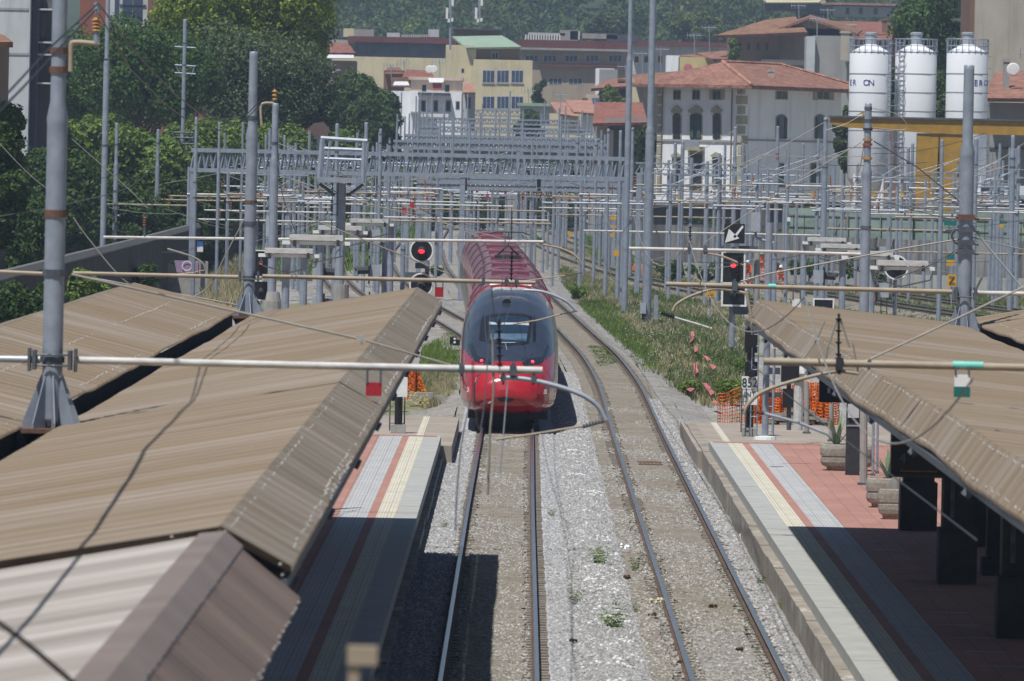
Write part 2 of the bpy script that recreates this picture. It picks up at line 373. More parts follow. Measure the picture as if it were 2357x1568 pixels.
# raised shoulder between the two tracks and at the platform foot
q=MB(); nx=10; ys=np.arange(20,262,2.0)
vs=[]
for y in ys:
    x0=1.05; x1=interp(T3,y)-1.35
    for i in range(nx+1):
        t=i/nx; vs.append((x0+(x1-x0)*t,y,-.185+.075*math.sin(math.pi*t)**.7+random.uniform(-.012,.012)))
q.add(vs,[(j*(nx+1)+i,j*(nx+1)+i+1,(j+1)*(nx+1)+i+1,(j+1)*(nx+1)+i) for j in range(len(ys)-1) for i in range(nx)])
q.build('ballast_shoulder',M['ballast'],kind='structure',smooth=True)
q=MB(); q.quad((4.55,20,-.19),(4.35,20,-.19),(4.35,240,-.19),(4.7,240,-.19)); q.build('ballast_pale',M['ballast_light'],kind='structure')
# white marks of bleached stones on the shoulder: arcs of small white stones
q=MB()
for k in range(56):
    y=random.uniform(96,214) if k%3 else random.uniform(96,140); cx=random.uniform(1.35,2.1); ph=random.uniform(-.5,.5); w=random.uniform(.1,.45)
    for i in range(int(w*34)+4):
        if random.random()<.3: continue
        t=random.uniform(-1,1); x=cx+t*w; yy=y+ (1-t*t)*1.2+random.uniform(-.2,.2)*1.2
        tt=(x-1.05)/(3.41-1.35-1.05)
        if not .02<tt<.98: continue
        z=-.185+.075*math.sin(math.pi*tt)**.7+.015; r=random.uniform(.026,.05)
        q.lathe((x,yy,z-.01),[(r,0),(r*.8,r*.6),(r*.2,r*.8)],5)
q.build('pale_stones',M['white'],kind='stuff')
def stones(n,xa,xb,ya,yb,zf,size,m_,label,skip=()):
    r=np.random.default_rng(int(abs(xa*100))+n); x=r.uniform(xa,xb,n); y=ya+(yb-ya)*r.random(n)**1.15
    keep=np.ones(n,bool)
    for s0 in skip: keep&=np.abs(x-s0)>.105
    
    if 'brown' in m_: keep&=(np.sin(y*.55+x)+np.sin(y*.23+2*x)+r.uniform(-1.2,1.2,n)+(150-y)/40)>-.3
    x,y=x[keep],y[keep]; n=len(x); z=zf(x); s=size*r.uniform(.5,1.5,(n,1))
    base=np.array([[1,0,0],[0,1,0],[-1,0,0],[0,-1,0],[0,0,1],[0,0,-1]],float); D=base[None]*(s[:,None,:]*r.uniform(.6,1.2,(n,6,1)))
    a=r.uniform(0,6.28,n); ca,sa=np.cos(a),np.sin(a); X=D[...,0]*ca[:,None]-D[...,1]*sa[:,None]+D[...,2]*r.uniform(-.5,.5,(n,1)); Yv_=D[...,0]*sa[:,None]+D[...,1]*ca[:,None]+D[...,2]*r.uniform(-.5,.5,(n,1)); Z=D[...,2]*.75
    V=np.stack([X+x[:,None],Yv_+y[:,None],Z+z[:,None]],-1).reshape(-1,3)
    f=np.array([[0,1,4],[1,2,4],[2,3,4],[3,0,4]]); Q=(f[None]+6*np.arange(n)[:,None,None]).reshape(-1,3)
    npmesh('ballast_stones',V,Q,M[m_],k=3,label=label,cat='gravel',kind='stuff')
stones(30000,1.0,2.1,98,262,lambda x:-.185+.075*np.sin(np.pi*np.clip((x-1.05)/1.01,0,1))**.7+.012,.032,'stone_grey','loose grey ballast stones on the shoulder between the tracks')
stones(14000,-2.0,-1.2,98,206,lambda x:x*0-.15,.03,'stone_grey','loose grey ballast stones left of the train track')
stones(6000,.58,1.0,98,206,lambda x:x*0-.15,.028,'stone_grey','pale stones right of the train track',)
stones(13000,-.98,.25,98,206,lambda x:x*0-.155,.026,'stone_brown','brownish stones between the rails of the train track',(-1.08,.35))
stones(17000,2.78,4.02,98,250,lambda x:x*0-.155,.028,'stone_brown','brownish stones between the rails of the right track',(2.69,4.13))
stones(9000,4.25,4.66,98,236,lambda x:x*0-.155,.03,'stone_grey','grey stones at the foot of the right platform',)
stones(9000,2.1,2.62,98,256,lambda x:x*0-.15,.028,'stone_brown','brownish stones along the left rail of the right track')
# ---- platforms ----
m,nt,bs=nodes('pave_red'); M['pave_red']=m; bs.inputs['Roughness'].default_value=.85
co=coords(nt); br=N(nt,'ShaderNodeTexBrick'); L(nt,co,br.inputs['Vector']); br.inputs['Scale'].default_value=1; br.offset=0
br.inputs['Color1'].default_value=(.40,.205,.16,1); br.inputs['Color2'].default_value=(.36,.18,.14,1); br.inputs['Mortar'].default_value=(.24,.15,.12,1)
br.inputs['Brick Width'].default_value=.4; br.inputs['Row Height'].default_value=1.6; br.inputs['Mortar Size'].default_value=.012
f=noise(nt,co,.6,5); L(nt,mix(nt,1.,br.outputs[0],ramp(nt,f,[(.3,(.85,.85,.85)),(.7,(1.1,1.1,1.1))]),'MULTIPLY'),bs.inputs['Base Color'])
def ribs(name,c,c2,pitch):
    m,nt,bs=nodes(name); M[name]=m; bs.inputs['Roughness'].default_value=.8
    co=coords(nt); w=N(nt,'ShaderNodeTexWave'); w.bands_direction='X'; w.inputs['Scale'].default_value=1/pitch*.3142*1.0; L(nt,co,w.inputs['Vector'])
    br=N(nt,'ShaderNodeTexBrick'); L(nt,co,br.inputs['Vector']); br.inputs['Scale'].default_value=1; br.offset=0
    br.inputs['Color1'].default_value=(1,1,1,1); br.inputs['Color2'].default_value=(.93,.93,.93,1); br.inputs['Mortar'].default_value=(.72,.72,.72,1)
    br.inputs['Brick Width'].default_value=.3; br.inputs['Row Height'].default_value=1.2; br.inputs['Mortar Size'].default_value=.01
    f=noise(nt,co,1.5,5,.7); a=mix(nt,ramp(nt,w.outputs['Fac'],[(.25,(0,0,0)),(.6,(1,1,1))]),c2,c)
    a=mix(nt,1.,a,br.outputs[0],'MULTIPLY')
    L(nt,mix(nt,1.,a,ramp(nt,f,[(.3,(.88,.87,.85)),(.7,(1.08,1.08,1.08))]),'MULTIPLY'),bs.inputs['Base Color'])
    bump(nt,bs,w.outputs['Fac'],.5,.006)
ribs('tact_yellow',(.62,.58,.47),(.51,.475,.375),.065); ribs('tact_grey',(.46,.46,.455),(.39,.39,.385),.07)
def platform(sgn,xs,xfar,label,Yend=183.5,Yend2=204):
    # xs: edge, concrete end, yellow end, red end, grey end
    t=thing('platform',label,'platform',(xs[0],100,-.3),group='station platforms')
    s=sgn; e,a,b,c,d=xs; z=.55
    q=MB(); y=12.0; k=0
    while y<Yend:
        y2=min(y+6.1,Yend); q.box((e,y+.012,z-.24+random.uniform(-.002,.002)),(a,y2-.012,z+random.uniform(-.003,.003))); y=y2; k+=1
    q.build('edge_slab',M['concrete_slab'],t)
    q=MB(); q.box((a+s*.002,12,-.3),(xfar,Yend,z-.012)); q.build('platform_body',M['concrete'],t)
    def pan(n,x0,x1,m_,zz=z):
        q=MB(); q.box((x0,12,zz-.011),(x1,Yend,zz)); q.build(n,M[m_],t)
    pan('tactile_paving',a+s*.003,b,'tact_yellow',z+.002); pan('red_paving',b,c,'pave_red',z-.001); pan('guide_paving',c,d,'tact_grey',z+.001); pan('red_paving',d,xfar,'pave_red',z-.001)
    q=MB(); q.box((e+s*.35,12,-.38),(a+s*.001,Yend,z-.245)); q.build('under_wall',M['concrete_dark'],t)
    zc=.345 if s>0 else .02
    q=MB(); y=12.0; x0=e-s*(.18 if s>0 else .06); x1=e+s*.02 if s>0 else e-.34
    while y<Yend2-2:
        y2=y+random.uniform(3.6,3.8); j=random.uniform(-.015,.015); q.box((x0+j,y,-.4),(e+s*.1 if s>0 else e+s*.38,min(y2,Yend2-1)-.03,zc+random.uniform(-.012,.012))); y=y2
    q.build('kerb_stones',M['stone_curb'],t)
    # old low platform end
    q=MB(); q.box((e-s*.28,Yend+.02,-.35),(xfar,Yend2,.29)); q.build('low_platform',M['pl_lowplat'],t)
    q=MB(); q.box((a+s*.12,Yend+.03,.29),(a+s*.3,Yend2-.02,.295)); q.build('painted_line',M['tact_yellow'],t)
    q=MB(); q.box((e+s*.1,Yend-.9,z+.002),(xfar,Yend-.1,z+.006)); q.build('red_paving',M['pave_red'],t)
    # cross dashes in the red paving
    return t
plaster('pl_lowplat',(.36,.31,.26),(.29,.245,.2))
tl=platform(-1,(-1.99,-2.42,-2.80,-2.97,-3.55),-8.8,'left platform with pale tactile strips, half in canopy shade')
tr_=platform(1,(4.91,5.36,5.74,5.92,6.50),12.3,'right platform of red paving, its near part in deep shade')
q=MB()
for k in range(26):
    y=60+k*3.05
    if abs(k-19)<1: continue
    if y<137: q.box((6.68,y,.55),(7.35,y+.12,.556))
q.build('painted_dash',M['tact_grey'],tr_,kind='stuff')
q=MB()
for k in range(18):
    y=84+k*3.05
    if y<137: q.box((-3.72,y,.55),(-4.25,y+.12,.556))
q.build('painted_dash',M['tact_grey'],tl,kind='stuff')
# ================= canopies =================
def roofmat(name,c1,c2,c3,gy=.35):
    m,nt,bs=nodes(name); M[name]=m; bs.inputs['Roughness'].default_value=.42; bs.inputs['Metallic'].default_value=.0
    co=coords(nt,(.08,gy,.08)); f=noise(nt,co,1.3,6,.62)
    co2=coords(nt,(.10,2.4,.10)); f2=noise(nt,co2,1.2,9,.78)
    a=ramp(nt,f,[(.32,c2),(.5,c1),(.64,c3)],'LINEAR'); b=ramp(nt,f2,[(.34,(.82,.81,.79)),(.5,(.98,.98,.98)),(.68,(1.13,1.13,1.15))])
    f4=noise(nt,coords(nt,(1.2,.8,1)),1.1,6,.75); c_=ramp(nt,f4,[(.62,(1,1,1)),(.78,(.7,.66,.6))])
    w=N(nt,'ShaderNodeTexWave'); w.bands_direction='Y'; w.inputs['Scale'].default_value=.3142/.34; w.inputs['Distortion'].default_value=.6; L(nt,coords(nt),w.inputs['Vector']); d_=ramp(nt,w.outputs['Fac'],[(.1,(.82,.81,.80)),(.6,(1.05,1.05,1.05))])
    L(nt,mix(nt,1.,mix(nt,1.,mix(nt,1.,a,b,'MULTIPLY'),c_,'MULTIPLY'),d_,'MULTIPLY'),bs.inputs['Base Color']); return m
roofmat('roof_tan',(.275,.212,.145),(.26,.19,.112),(.33,.27,.21))
roofmat('roof_pale',(.39,.345,.30),(.32,.28,.24),(.45,.41,.37),1.2)
roofmat('roof_lip',(.235,.195,.145),(.195,.16,.115),(.28,.235,.185))
roofmat('roof_lip_red',(.165,.115,.082),(.13,.095,.07),(.2,.14,.10))
def wob(y,seed): return .012*math.sin(y*.55+seed)+.024*math.sin(y*.23+seed*2.1)+.006*math.sin(y*1.3+seed*.7)
def corrugated(name,prof,y0,y1,m_,parent,pitch=.25,amp=.03,seed=1.,per=5,wb=1.):
    # prof: list of (x,z,waviness) across; corrugations run across
    ny=int((y1-y0)/pitch*per); ys=y0+(y1-y0)*np.arange(ny+1)/ny
    w=amp*np.cos(2*np.pi*(ys-y0)/pitch)
    cols=[]
    for (xa,za,wa),(xb,zb,wb_) in zip(prof,prof[1:]):
        for k in range(4): t=k/4; cols.append((xa+(xb-xa)*t,za+(zb-za)*t,wa+(wb_-wa)*t))
    cols.append(prof[-1])
    V=np.zeros((len(cols),ny+1,3))
    for i,(x,z,wv) in enumerate(cols):
        wo=np.array([wob(y,seed) for y in ys])*wv*wb
        V[i,:,0]=x+wo*.6; V[i,:,1]=ys; V[i,:,2]=z+w+wo*.8
    K=len(cols); n1=ny+1
    I=np.arange(K-1)[:,None]*n1+np.arange(ny)[None,:]
    Fq=np.stack([I,I+n1,I+n1+1,I+1],-1).reshape(-1,4)
    return npmesh(name,V.reshape(-1,3),Fq,m_,parent,smooth=True)
def fast_row(name,x,z,y0,y1,step,parent,seed,r=.022,skip=.2,wv=.5,m_=None):
    q=MB(); y=y0; r*=.72; step*=1.5
    while y<y1:
        if random.random()>skip:
            wo=wob(y,seed)*wv; q.lathe((x+wo*.6+random.uniform(-.02,.02),y,z+wo*.8+.012),[(r,0),(r*.8,r*.7),(r*.2,r)],5)
        y+=step*random.uniform(.8,1.2)
    return q.build(name,m_ or M['fastener'],parent,kind='stuff')
def lerp(a,b,t): return a+(b-a)*t
YE=139.6
def canopy(label,ridge,eave,gut,outer,outlip,near,pale,seed):
    (xr,zr),(xe,ze),(xg,zg),(xo,zo)=ridge,eave,gut,outer
    sg=1 if xr>xg else -1
    t=thing('platform_canopy',label,'canopy',(xg,90,0),group='platform canopies')
    ya=48.6 if pale else near
    w1=corrugated('roof_wing',[(xg+sg*.2,zg+.16,.9),(xr,zr,.5)],ya,YE,M['roof_tan'],t,seed=seed)
    lp=corrugated('edge_lip',[(xr,zr+.012,.5),(xe,ze,1.)],ya,YE,M['roof_lip'] if xr>xg else M['roof_tan'],t,seed=seed)
    w2=corrugated('roof_wing',[(xo,zo,.4),(xg-sg*.2,zg+.2,1.6)],near,YE+.4,M['roof_tan'],t,seed=seed+2)
    corrugated('edge_lip',[(outlip[0],outlip[1],.4),(xo,zo+.01,.4)],near,YE+.4,M['roof_lip'],t,seed=seed+2)
    for k in (.22,.62,.9):
        fast_row('roof_screws',lerp(xg,xr,k),lerp(zg+.1,zr,k),ya,YE,.34,w1 and t,seed,.02,.12)
    for k in (.1,.9): fast_row('roof_screws',lerp(xr,xe,k),lerp(zr,ze,k)+.01,ya,YE,.22,t,seed,.018,.15)
    for k in (.15,.55): fast_row('roof_screws',lerp(xg,xo,k),lerp(zg+.12,zo,k)+.03,near,YE,.3,t,seed+2,.02,.15)
    # gutter trough and steel frame beneath
    q=MB(); q.box((xg-.5,near,zg-.28),(xg+.5,YE,zg-.2)); q.box((xg-sg*.32,near,zg-.28),(xg-sg*.28,YE,zg+.12)); q.box((xg+sg*.46,near,zg-.28),(xg+sg*.5,YE,zg+.02)); q.build('gutter',M['gutter'],t)  # floor and side walls painted dark as the shade of the gap
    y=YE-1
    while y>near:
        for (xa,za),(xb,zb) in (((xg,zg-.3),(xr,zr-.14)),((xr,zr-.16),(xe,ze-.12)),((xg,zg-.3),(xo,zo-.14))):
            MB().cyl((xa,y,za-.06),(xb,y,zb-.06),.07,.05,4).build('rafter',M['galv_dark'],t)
        y-=9.8
    q=MB()
    for k in (.3,.65,1.0): q.box((lerp(xg,xr,k)-.05*sg,ya,lerp(zg,zr,k)-.15),(lerp(xg,xr,k)+.01*sg,YE-.1,lerp(zg,zr,k)-.05))
    for k in (.5,1.0): q.box((lerp(xg,xo,k)-.03,near,lerp(zg,zo,k)-.15),(lerp(xg,xo,k)+.03,YE-.1,lerp(zg,zo,k)-.06))
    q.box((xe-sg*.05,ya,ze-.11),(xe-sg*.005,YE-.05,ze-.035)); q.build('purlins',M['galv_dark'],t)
    # columns
    ycs=[135.5,126.,110.,94.,78.,62.,46.]
    for y in ycs:
        if y>near:
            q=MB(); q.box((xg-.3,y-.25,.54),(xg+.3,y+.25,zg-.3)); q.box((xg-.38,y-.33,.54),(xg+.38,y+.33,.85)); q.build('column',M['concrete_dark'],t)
    return t
cl=canopy('tan corrugated canopy over the left platform with pale near end',(-2.04,5.14),(-1.55,4.87),(-5.37,4.42),(-7.6,5.10),(-8.3,4.9),20,True,1.3)
cr_=canopy('tan corrugated canopy over the right platform with wavy eave',(4.65,5.04),(4.40,4.69),(8.62,4.52),(11.9,5.3),(12.4,5.1),30,False,4.1)
# near raised section of the left canopy
y0,y1=18,48.3
corrugated('roof_wing',[(-5.4,4.50,.2),(-2.14,5.115,.1)],y0,y1,M['roof_pale'],cl,seed=9,wb=.3,amp=.020,pitch=.30,per=8)
q=MB(); q.add([(-2.16,y0,5.14),(-1.98,y0,5.16),(-1.86,y0,5.06),(-2.16,y1+.25,5.14),(-1.98,y1+.25,5.16),(-1.86,y1+.25,5.06),(-2.16,y1+.25,5.02),(-2.16,y0,5.02),(-1.86,y1+.25,4.98),(-1.86,y0,4.98)],[(0,1,4,3),(1,2,5,4),(3,4,5,8,6),(0,3,6,7),(2,9,8,5),(0,7,9,2,1)]); q.build('roof_flashing',M['roof_band'],cl)
corrugated('edge_lip',[(-1.87,5.05,.1),(-1.456,4.72,.1)],y0,y1,M['roof_lip_red'],cl,seed=9,wb=.3,amp=.012,pitch=.30,per=8)
for k in (.3,.78): fast_row('roof_screws',lerp(-5.4,-2.14,k),lerp(4.44,5.10,k)+.01,y0,y1,.75,cl,9,.017,.1,m_=M['galv_dark'])
fast_row('roof_screws',-1.865,5.05,y0,y1,.33,cl,9,.016,.3,m_=M['galv_dark'])
fast_row('roof_screws',-1.46,4.72,y0,y1,.2,cl,9,.014,.05)
fast_row('roof_screws',-1.57,4.86,48.6,75,.2,cl,9,.016,.05)
q=MB()
q.add([(-5.3,48.3,4.28),(-2.05,48.3,4.92),(-2.05,48.3,5.10),(-5.3,48.3,4.44)],[(0,1,2,3)]); q.build('end_plate',M['gutter'],cl)
# end faces: ragged dark edges are the open profile itself
# small feeder pipe on right roof
t=thing('conduit','thin dark conduit bent over the lower right canopy roof','pipe',P(2230,1020,70))
q=MB(); q.tube([P(2225,1062,73.2)+Vector((0,0,.03)),P(2290,1003,73.2)+Vector((0,0,.05)),P(2330,1010,73.4)+Vector((0,0,.05))],.012); q.build('pipe',M['dark'],t)
# ================= masts, arms, wires =================
def pp(pts,Y): return [P(p[0],p[1],p[2] if len(p)>2 else Y) for p in pts]
def crom(p,k=5):
    out=[]; 
    for i in range(len(p)-1):
        a,b,c,d=p[max(i-1,0)],p[i],p[i+1],p[min(i+2,len(p)-1)]
        for j in range(k):
            t=j/k; out.append(((b*2)+(c-a)*t+(a*2-b*5+c*4-d)*t*t+(b*3-a-c*3+d)*t**3)*.5)
    return out+[p[-1]]
def tube(root,name,pts,Y,r,m_,n=6,smooth=True):
    if name in('steady_pipe','cable','bracket_arm') and len(pts)>2:
        q=MB(); q.sweep(crom(pp(pts,Y)),r,max(n,8)); return q.build(name,M[m_],root,smooth='q')
    return MB().sweep(pp(pts,Y),r,n+2).build(name,M[m_],root,smooth='q')
def insul(root,a,b,Y,r=.07,k=4,m_='insul',core='galv_dark'):
    A,B=P(*a,Y),P(*b,Y); d=B-A; q=MB(); q.cyl(A,B,r*.35,n=6); 
    for i in range(k):
        c=A+d*((i+.5)/k); e=d.normalized(); q.cyl(c-e*r*.25,c+e*r*.25,r*1.0,r*.45,8)
    return q.build('insulator',M[m_],root)
def clampbox(root,x,y,Y,s=.1,m_='galv_dark',name='clamp'):
    c=P(x,y,Y); q=MB(); q.box(c-Vector((s*.6,s,s)),c+Vector((s*.6,s,s))); q.box(c-Vector((s*.25,s*.8,s*1.7)),c+Vector((s*.25,s*.8,s*1.5)))
    return q.build(name,M[m_],root)
def sign(root,x0,y0,x1,y1,Y,m_,name='sign_plate',m2=None,split=.5,t=.02,hang=None):
    q=MB(); a,b=P(x0,y0,Y),P(x1,y1,Y); q.box((a.x,Y-t,b.z),(b.x,Y+t,a.z)); o=q.build(name,M[m_],root)
    if m2:
        q=MB(); zm=b.z+(a.z-b.z)*split; q.box((a.x-.003,Y-t-.006,b.z-.003),(b.x+.003,Y+t+.006,zm)); q.build('colour_band',M[m2],o)
    if hang:
        q=MB(); w=b.x-a.x
        for f in (.08,.92):
            zt=P(x0,hang,Y).z; MB().box((a.x+w*f-.012,Y-.03,a.z-.01),(a.x+w*f+.012,Y+.03,zt)).build('hanger',M['galv_dark'],root)
    return o
MASTG='catenary masts'
def mast(label,xt,yt,xb,Y,zb,wpx,steps=(),collars=(),cm='rust',group=MASTG,m_='galv',name='catenary_mast',cat='mast',n=18,wt=.75):
    s=F/Y; rb=wpx/2/s; top=P(xt,yt,Y); bt=Vector((P(xb,yt+300,Y).x if False else top.x,Y,zb))
    t=thing(name,label,cat,bt,group)
    q=MB(); prof=[(rb,0),(rb,.06)]
    for k,ys in enumerate(steps):
        z=P(xt,ys,Y).z-zb; r1=rb*(1-(1-wt)*(k+1)/len(steps)); r0=rb*(1-(1-wt)*k/len(steps))
        prof+=[(r0,z-.24),(r0,z-.14),(r0*1.06,z-.08),(r1,z+.12),(r1,z+.22)]
    prof+=[(prof[-1][0]*.975,top.z-zb-.10),(prof[-1][0]*.97,top.z-zb-.02),(prof[-1][0]*.8,top.z-zb)]
    q.lathe(bt,prof,n); q.build('pole',M[m_],t,smooth='q')
    for yc in collars:
        z=P(xt,yc,Y).z; r=rb*1.12 if (not steps or yc>steps[0]) else rb*1.12*wt
        MB().cyl((bt.x,Y,z-.04),(bt.x,Y,z+.04),r,n=n).build('collar',M[cm],t)
    return t
def basecone(t,x,Y,z,zt,r,w=.28,k=8):
    q=MB(); q.box((x-w*1.15,Y-w*1.15,z-.05),(x+w*1.15,Y+w*1.15,z)); q.build('base_plate',M['rust'],t)
    q=MB()
    for i in range(k):
        a=2*math.pi*i/k+.2; d=Vector((math.cos(a),math.sin(a),0)); nrm=Vector((-d.y,d.x,0))
        q.slab([Vector((x,Y,z))+d*(r*.8),Vector((x,Y,z))+d*w*1.1,Vector((x,Y,z+.06))+d*w*1.1,Vector((x,Y,zt))+d*(r*1.02),Vector((x,Y,zt))+d*(r*.8)],nrm,.014)
    q.build('gussets',M['galv'],t)
    q=MB(); q.add([(x-w,Y-w,z-.052),(x+w,Y-w,z-.052),(x+w,Y+w,z-.052),(x-w,Y+w,z-.052),(x-w*.5,Y-w*.5,z-.36),(x+w*.5,Y-w*.5,z-.36),(x+w*.5,Y+w*.5,z-.36),(x-w*.5,Y+w*.5,z-.36)],[(0,1,5,4),(1,2,6,5),(2,3,7,6),(3,0,4,7),(0,3,2,1),(4,5,6,7)])
    q.box((x-.3,Y-.04,z-.32),(x+.3,Y+.04,z-.27)); q.build('bracket_box',M['gutter'],t)
    MB().cyl((x,Y,.5),(x,Y,z-.3),r*1.1,n=10).build('lower_post',M['galv_dark'],t)
# --- A : big near-left mast ---
YA=80.0
A=mast('thick grey mast nearest the camera, rising from the left canopy gutter',139,-40,128,YA,4.66,47,(258,),(492,),'rust',name='catenary_mast')
ax=W[A.name].x
basecone(A,ax,YA,4.6,5.2,.12,.3)
for yc in (117,161,628,828): 
    z=P(139,yc,YA).z; MB().cyl((ax,YA,z-.035),(ax,YA,z+.035),.135 if yc>258 else .105,n=12).build('collar',M['rust' if yc<200 else 'galv_dark'],A)
tube(A,'bracket_arm',[(162,165),(163,110),(172,98),(228,102)],YA,.03,'tan_pipe')
q=MB(); a=P(222,100,YA); q.cyl(a,a+Vector((0,0,.14)),.035,n=8); q.cyl(a+Vector((0,0,.34)),a+Vector((0,0,.46)),.035,n=8)
q.build('insulator_cap',M['galv'],A)
insul(A,(222,72),(222,40),YA,.055,4,'ochre')
tube(A,'arm_pipe',[(-60,825),(92,828)],YA,.042,'galv_new',8); tube(A,'arm_pipe',[(172,829),(700,841),(1248,853)],YA,.042,'white_pipe',10)
q=MB()
for dx in (-.2,.2):
    for dz in (.06,-.06):
        q.cyl((ax+dx,YA-.12,P(139,829,YA).z+dz),(ax-dx*.2,YA-.16,P(139,829,YA).z+dz),.012,n=5)
    q.box((ax+dx-.02,YA-.16,P(139,829,YA).z-.11),(ax+dx+.02,YA+.1,P(139,829,YA).z+.11)); q.box((ax+dx*1.3-.015,YA-.1,P(139,829,YA).z-.13),(ax+dx*1.3+.015,YA+.1,P(139,829,YA).z+.13))
q.build('arm_clamp',M['galv_dark'],A)
tube(A,'tie_rod',[(165,632),(820,779)],YA,.014,'wire_light'); clampbox(A,832,781,YA,.035,'galv_new','turnbuckle'); tube(A,'tie_rod',[(842,784),(1062,848)],YA,.012,'wire_light')
clampbox(A,1062,850,YA,.05); clampbox(A,1180,852,YA,.06)
tube(A,'steady_pipe',[(1150,868),(1205,872),(1255,882),(1310,898),(1350,915),(1378,938),(1394,968)],YA,.028,'galv_new',8)
o=tube(A,'steady_arm',[(1394,968),(1340,984)],YA,.016,'galv_dark'); insul(A,(1388,968),(1340,981),YA,.028,7,'dark')
tube(A,'steady_arm',[(1340,981),(1230,999),(1140,1012)],YA,.013,'tan_pipe')
q=MB()
for x in (1158,1228): 
    c=P(x,870,YA); q=MB(); q.cyl(c+Vector((0,0,.1)),c-Vector((0,0,.08)),.012,n=5); q.box(c-Vector((.03,.03,.04)),c+Vector((.03,.03,.03))); q.build('drop_clamp',M['galv_dark'],A)
insul(A,(1148,735),(1150,848),YA,.045,6,'dark'); tube(A,'drop_rod',[(1133,760),(1136,900),(1128,985),(1122,1140)],YA,.014,'wire_light')
tube(A,'drop_rod',[(1168,880),(1160,980),(1150,1090)],YA,.008,'galv_new')
sign(A,842,880,878,912,YA-.06,'red_sign',hang=846)
# --- B ---
YB=141.5
B=mast('grey mast with conical foot at the far end of the left canopy',584,119,578,YB,4.52,27,(304,),(272,515,640),'galv_dark')
bx=W[B.name].x; basecone(B,bx,YB,4.5,4.95,.11,.3)
MB().cyl((bx,YB,P(584,465,YB).z-.03),(bx,YB,P(584,465,YB).z+.03),.13,n=12).build('collar',M['rust'],B)
tube(B,'arm_pipe',[(-60,623),(110,631)],YB,.042,'tan_pipe',8); tube(B,'arm_pipe',[(168,629),(548,638)],YB,.042,'tan_pipe',8); tube(B,'arm_pipe',[(604,636),(1232,651)],YB,.042,'tan_pipe',10)
q=MB(); z=P(584,637,YB).z
for dx in (-.18,.18): q.box((bx+dx-.02,YB-.18,z-.1),(bx+dx+.02,YB+.1,z+.1)); q.cyl((bx+dx,YB-.16,z-.05),(bx-dx,YB-.16,z-.05),.012,n=5)
q.build('arm_clamp',M['galv_dark'],B)
tube(B,'tie_rod',[(165,631),(560,705),(600,712)],YB,.016,'wire_light')
insul(B,(1178,578),(1176,646),YB,.05,7,'dark'); clampbox(B,1165,648,YB,.06); clampbox(B,1188,651,YB,.06)
tube(B,'steady_pipe',[(1205,668),(1250,672),(1300,692),(1326,716)],YB,.03,'galv_new',8); insul(B,(1328,716),(1288,724),YB,.03,6,'dark')
tube(B,'steady_arm',[(1288,724),(1240,737),(1178,747)],YB,.016,'tan_pipe')
sign(B,1001,661,1020,684,YB-.06,'red_sign',hang=650)
tube(B,'tie_rod',[(632,470),(1035,632)],YB,.012,'wire_light'); clampbox(B,1112,646,YB,.05)
tube(B,'cable',[(575,480),(520,585),(480,660),(420,690),(350,680),(280,640),(200,545),(168,500)],YB,.012,'wire_light')
# --- C ---
YCm=215
Cm=mast('grey mast with twin ochre insulators on a bent bracket, behind the left canopy end',634,238,628,YCm,-.25,20,(372,),(330,575),'galv_dark')
tube(Cm,'bracket_arm',[(602,290),(600,248),(608,238),(634,238)],YCm,.04,'tan_pipe'); insul(Cm,(632,232),(632,205),YCm,.09,3,'ochre'); tube(Cm,'cable',[(632,205),(632,175)],YCm,.015,'wire')
tube(Cm,'arm_pipe',[(238,546),(566,550)],YCm,.045,'white_pipe',8); tube(Cm,'arm_pipe',[(640,551),(860,552),(1250,557)],YCm,.05,'white_pipe',8)
q=MB(); c=P(628,702,YCm); q.cyl(c-Vector((0,0,.5)),c+Vector((0,0,.12)),.3,n=12); q.cyl(c+Vector((0,0,.12)),c+Vector((0,0,.4)),.24,.19,12); q.build('footing',M['concrete'],Cm)
sign(Cm,612,496,622,545,YCm,'galv_new','box')
tube(Cm,'cable',[(640,240),(644,420),(690,560)],YCm,.012,'wire'); tube(Cm,'tie_rod',[(628,400),(850,470),(1165,552)],YCm,.014,'wire_light')
insul(Cm,(332,520),(333,498),YCm,.06,4,'insul_red'); tube(Cm,'clevis',[(333,546),(333,520)],YCm,.04,'galv_dark')
sign(Cm,689,577,706,595,YCm,'red_sign',hang=553)
tube(Cm,'steady_pipe',[(385,573),(440,590),(466,606),(472,620)],YCm,.03,'wire_light'); insul(Cm,(470,622),(444,628),YCm,.04,5,'insul_red'); tube(Cm,'steady_arm',[(444,628),(360,636)],YCm,.02,'tan_pipe')
tube(Cm,'steady_pipe',[(1240,562),(1290,572),(1325,590),(1340,612)],YCm,.03,'tan_pipe'); insul(Cm,(1340,628),(1300,635),YCm,.035,6,'dark'); tube(Cm,'steady_arm',[(1300,635),(1175,651)],YCm,.018,'tan_pipe')
insul(Cm,(1178,485),(1177,552),YCm,.05,6,'dark')
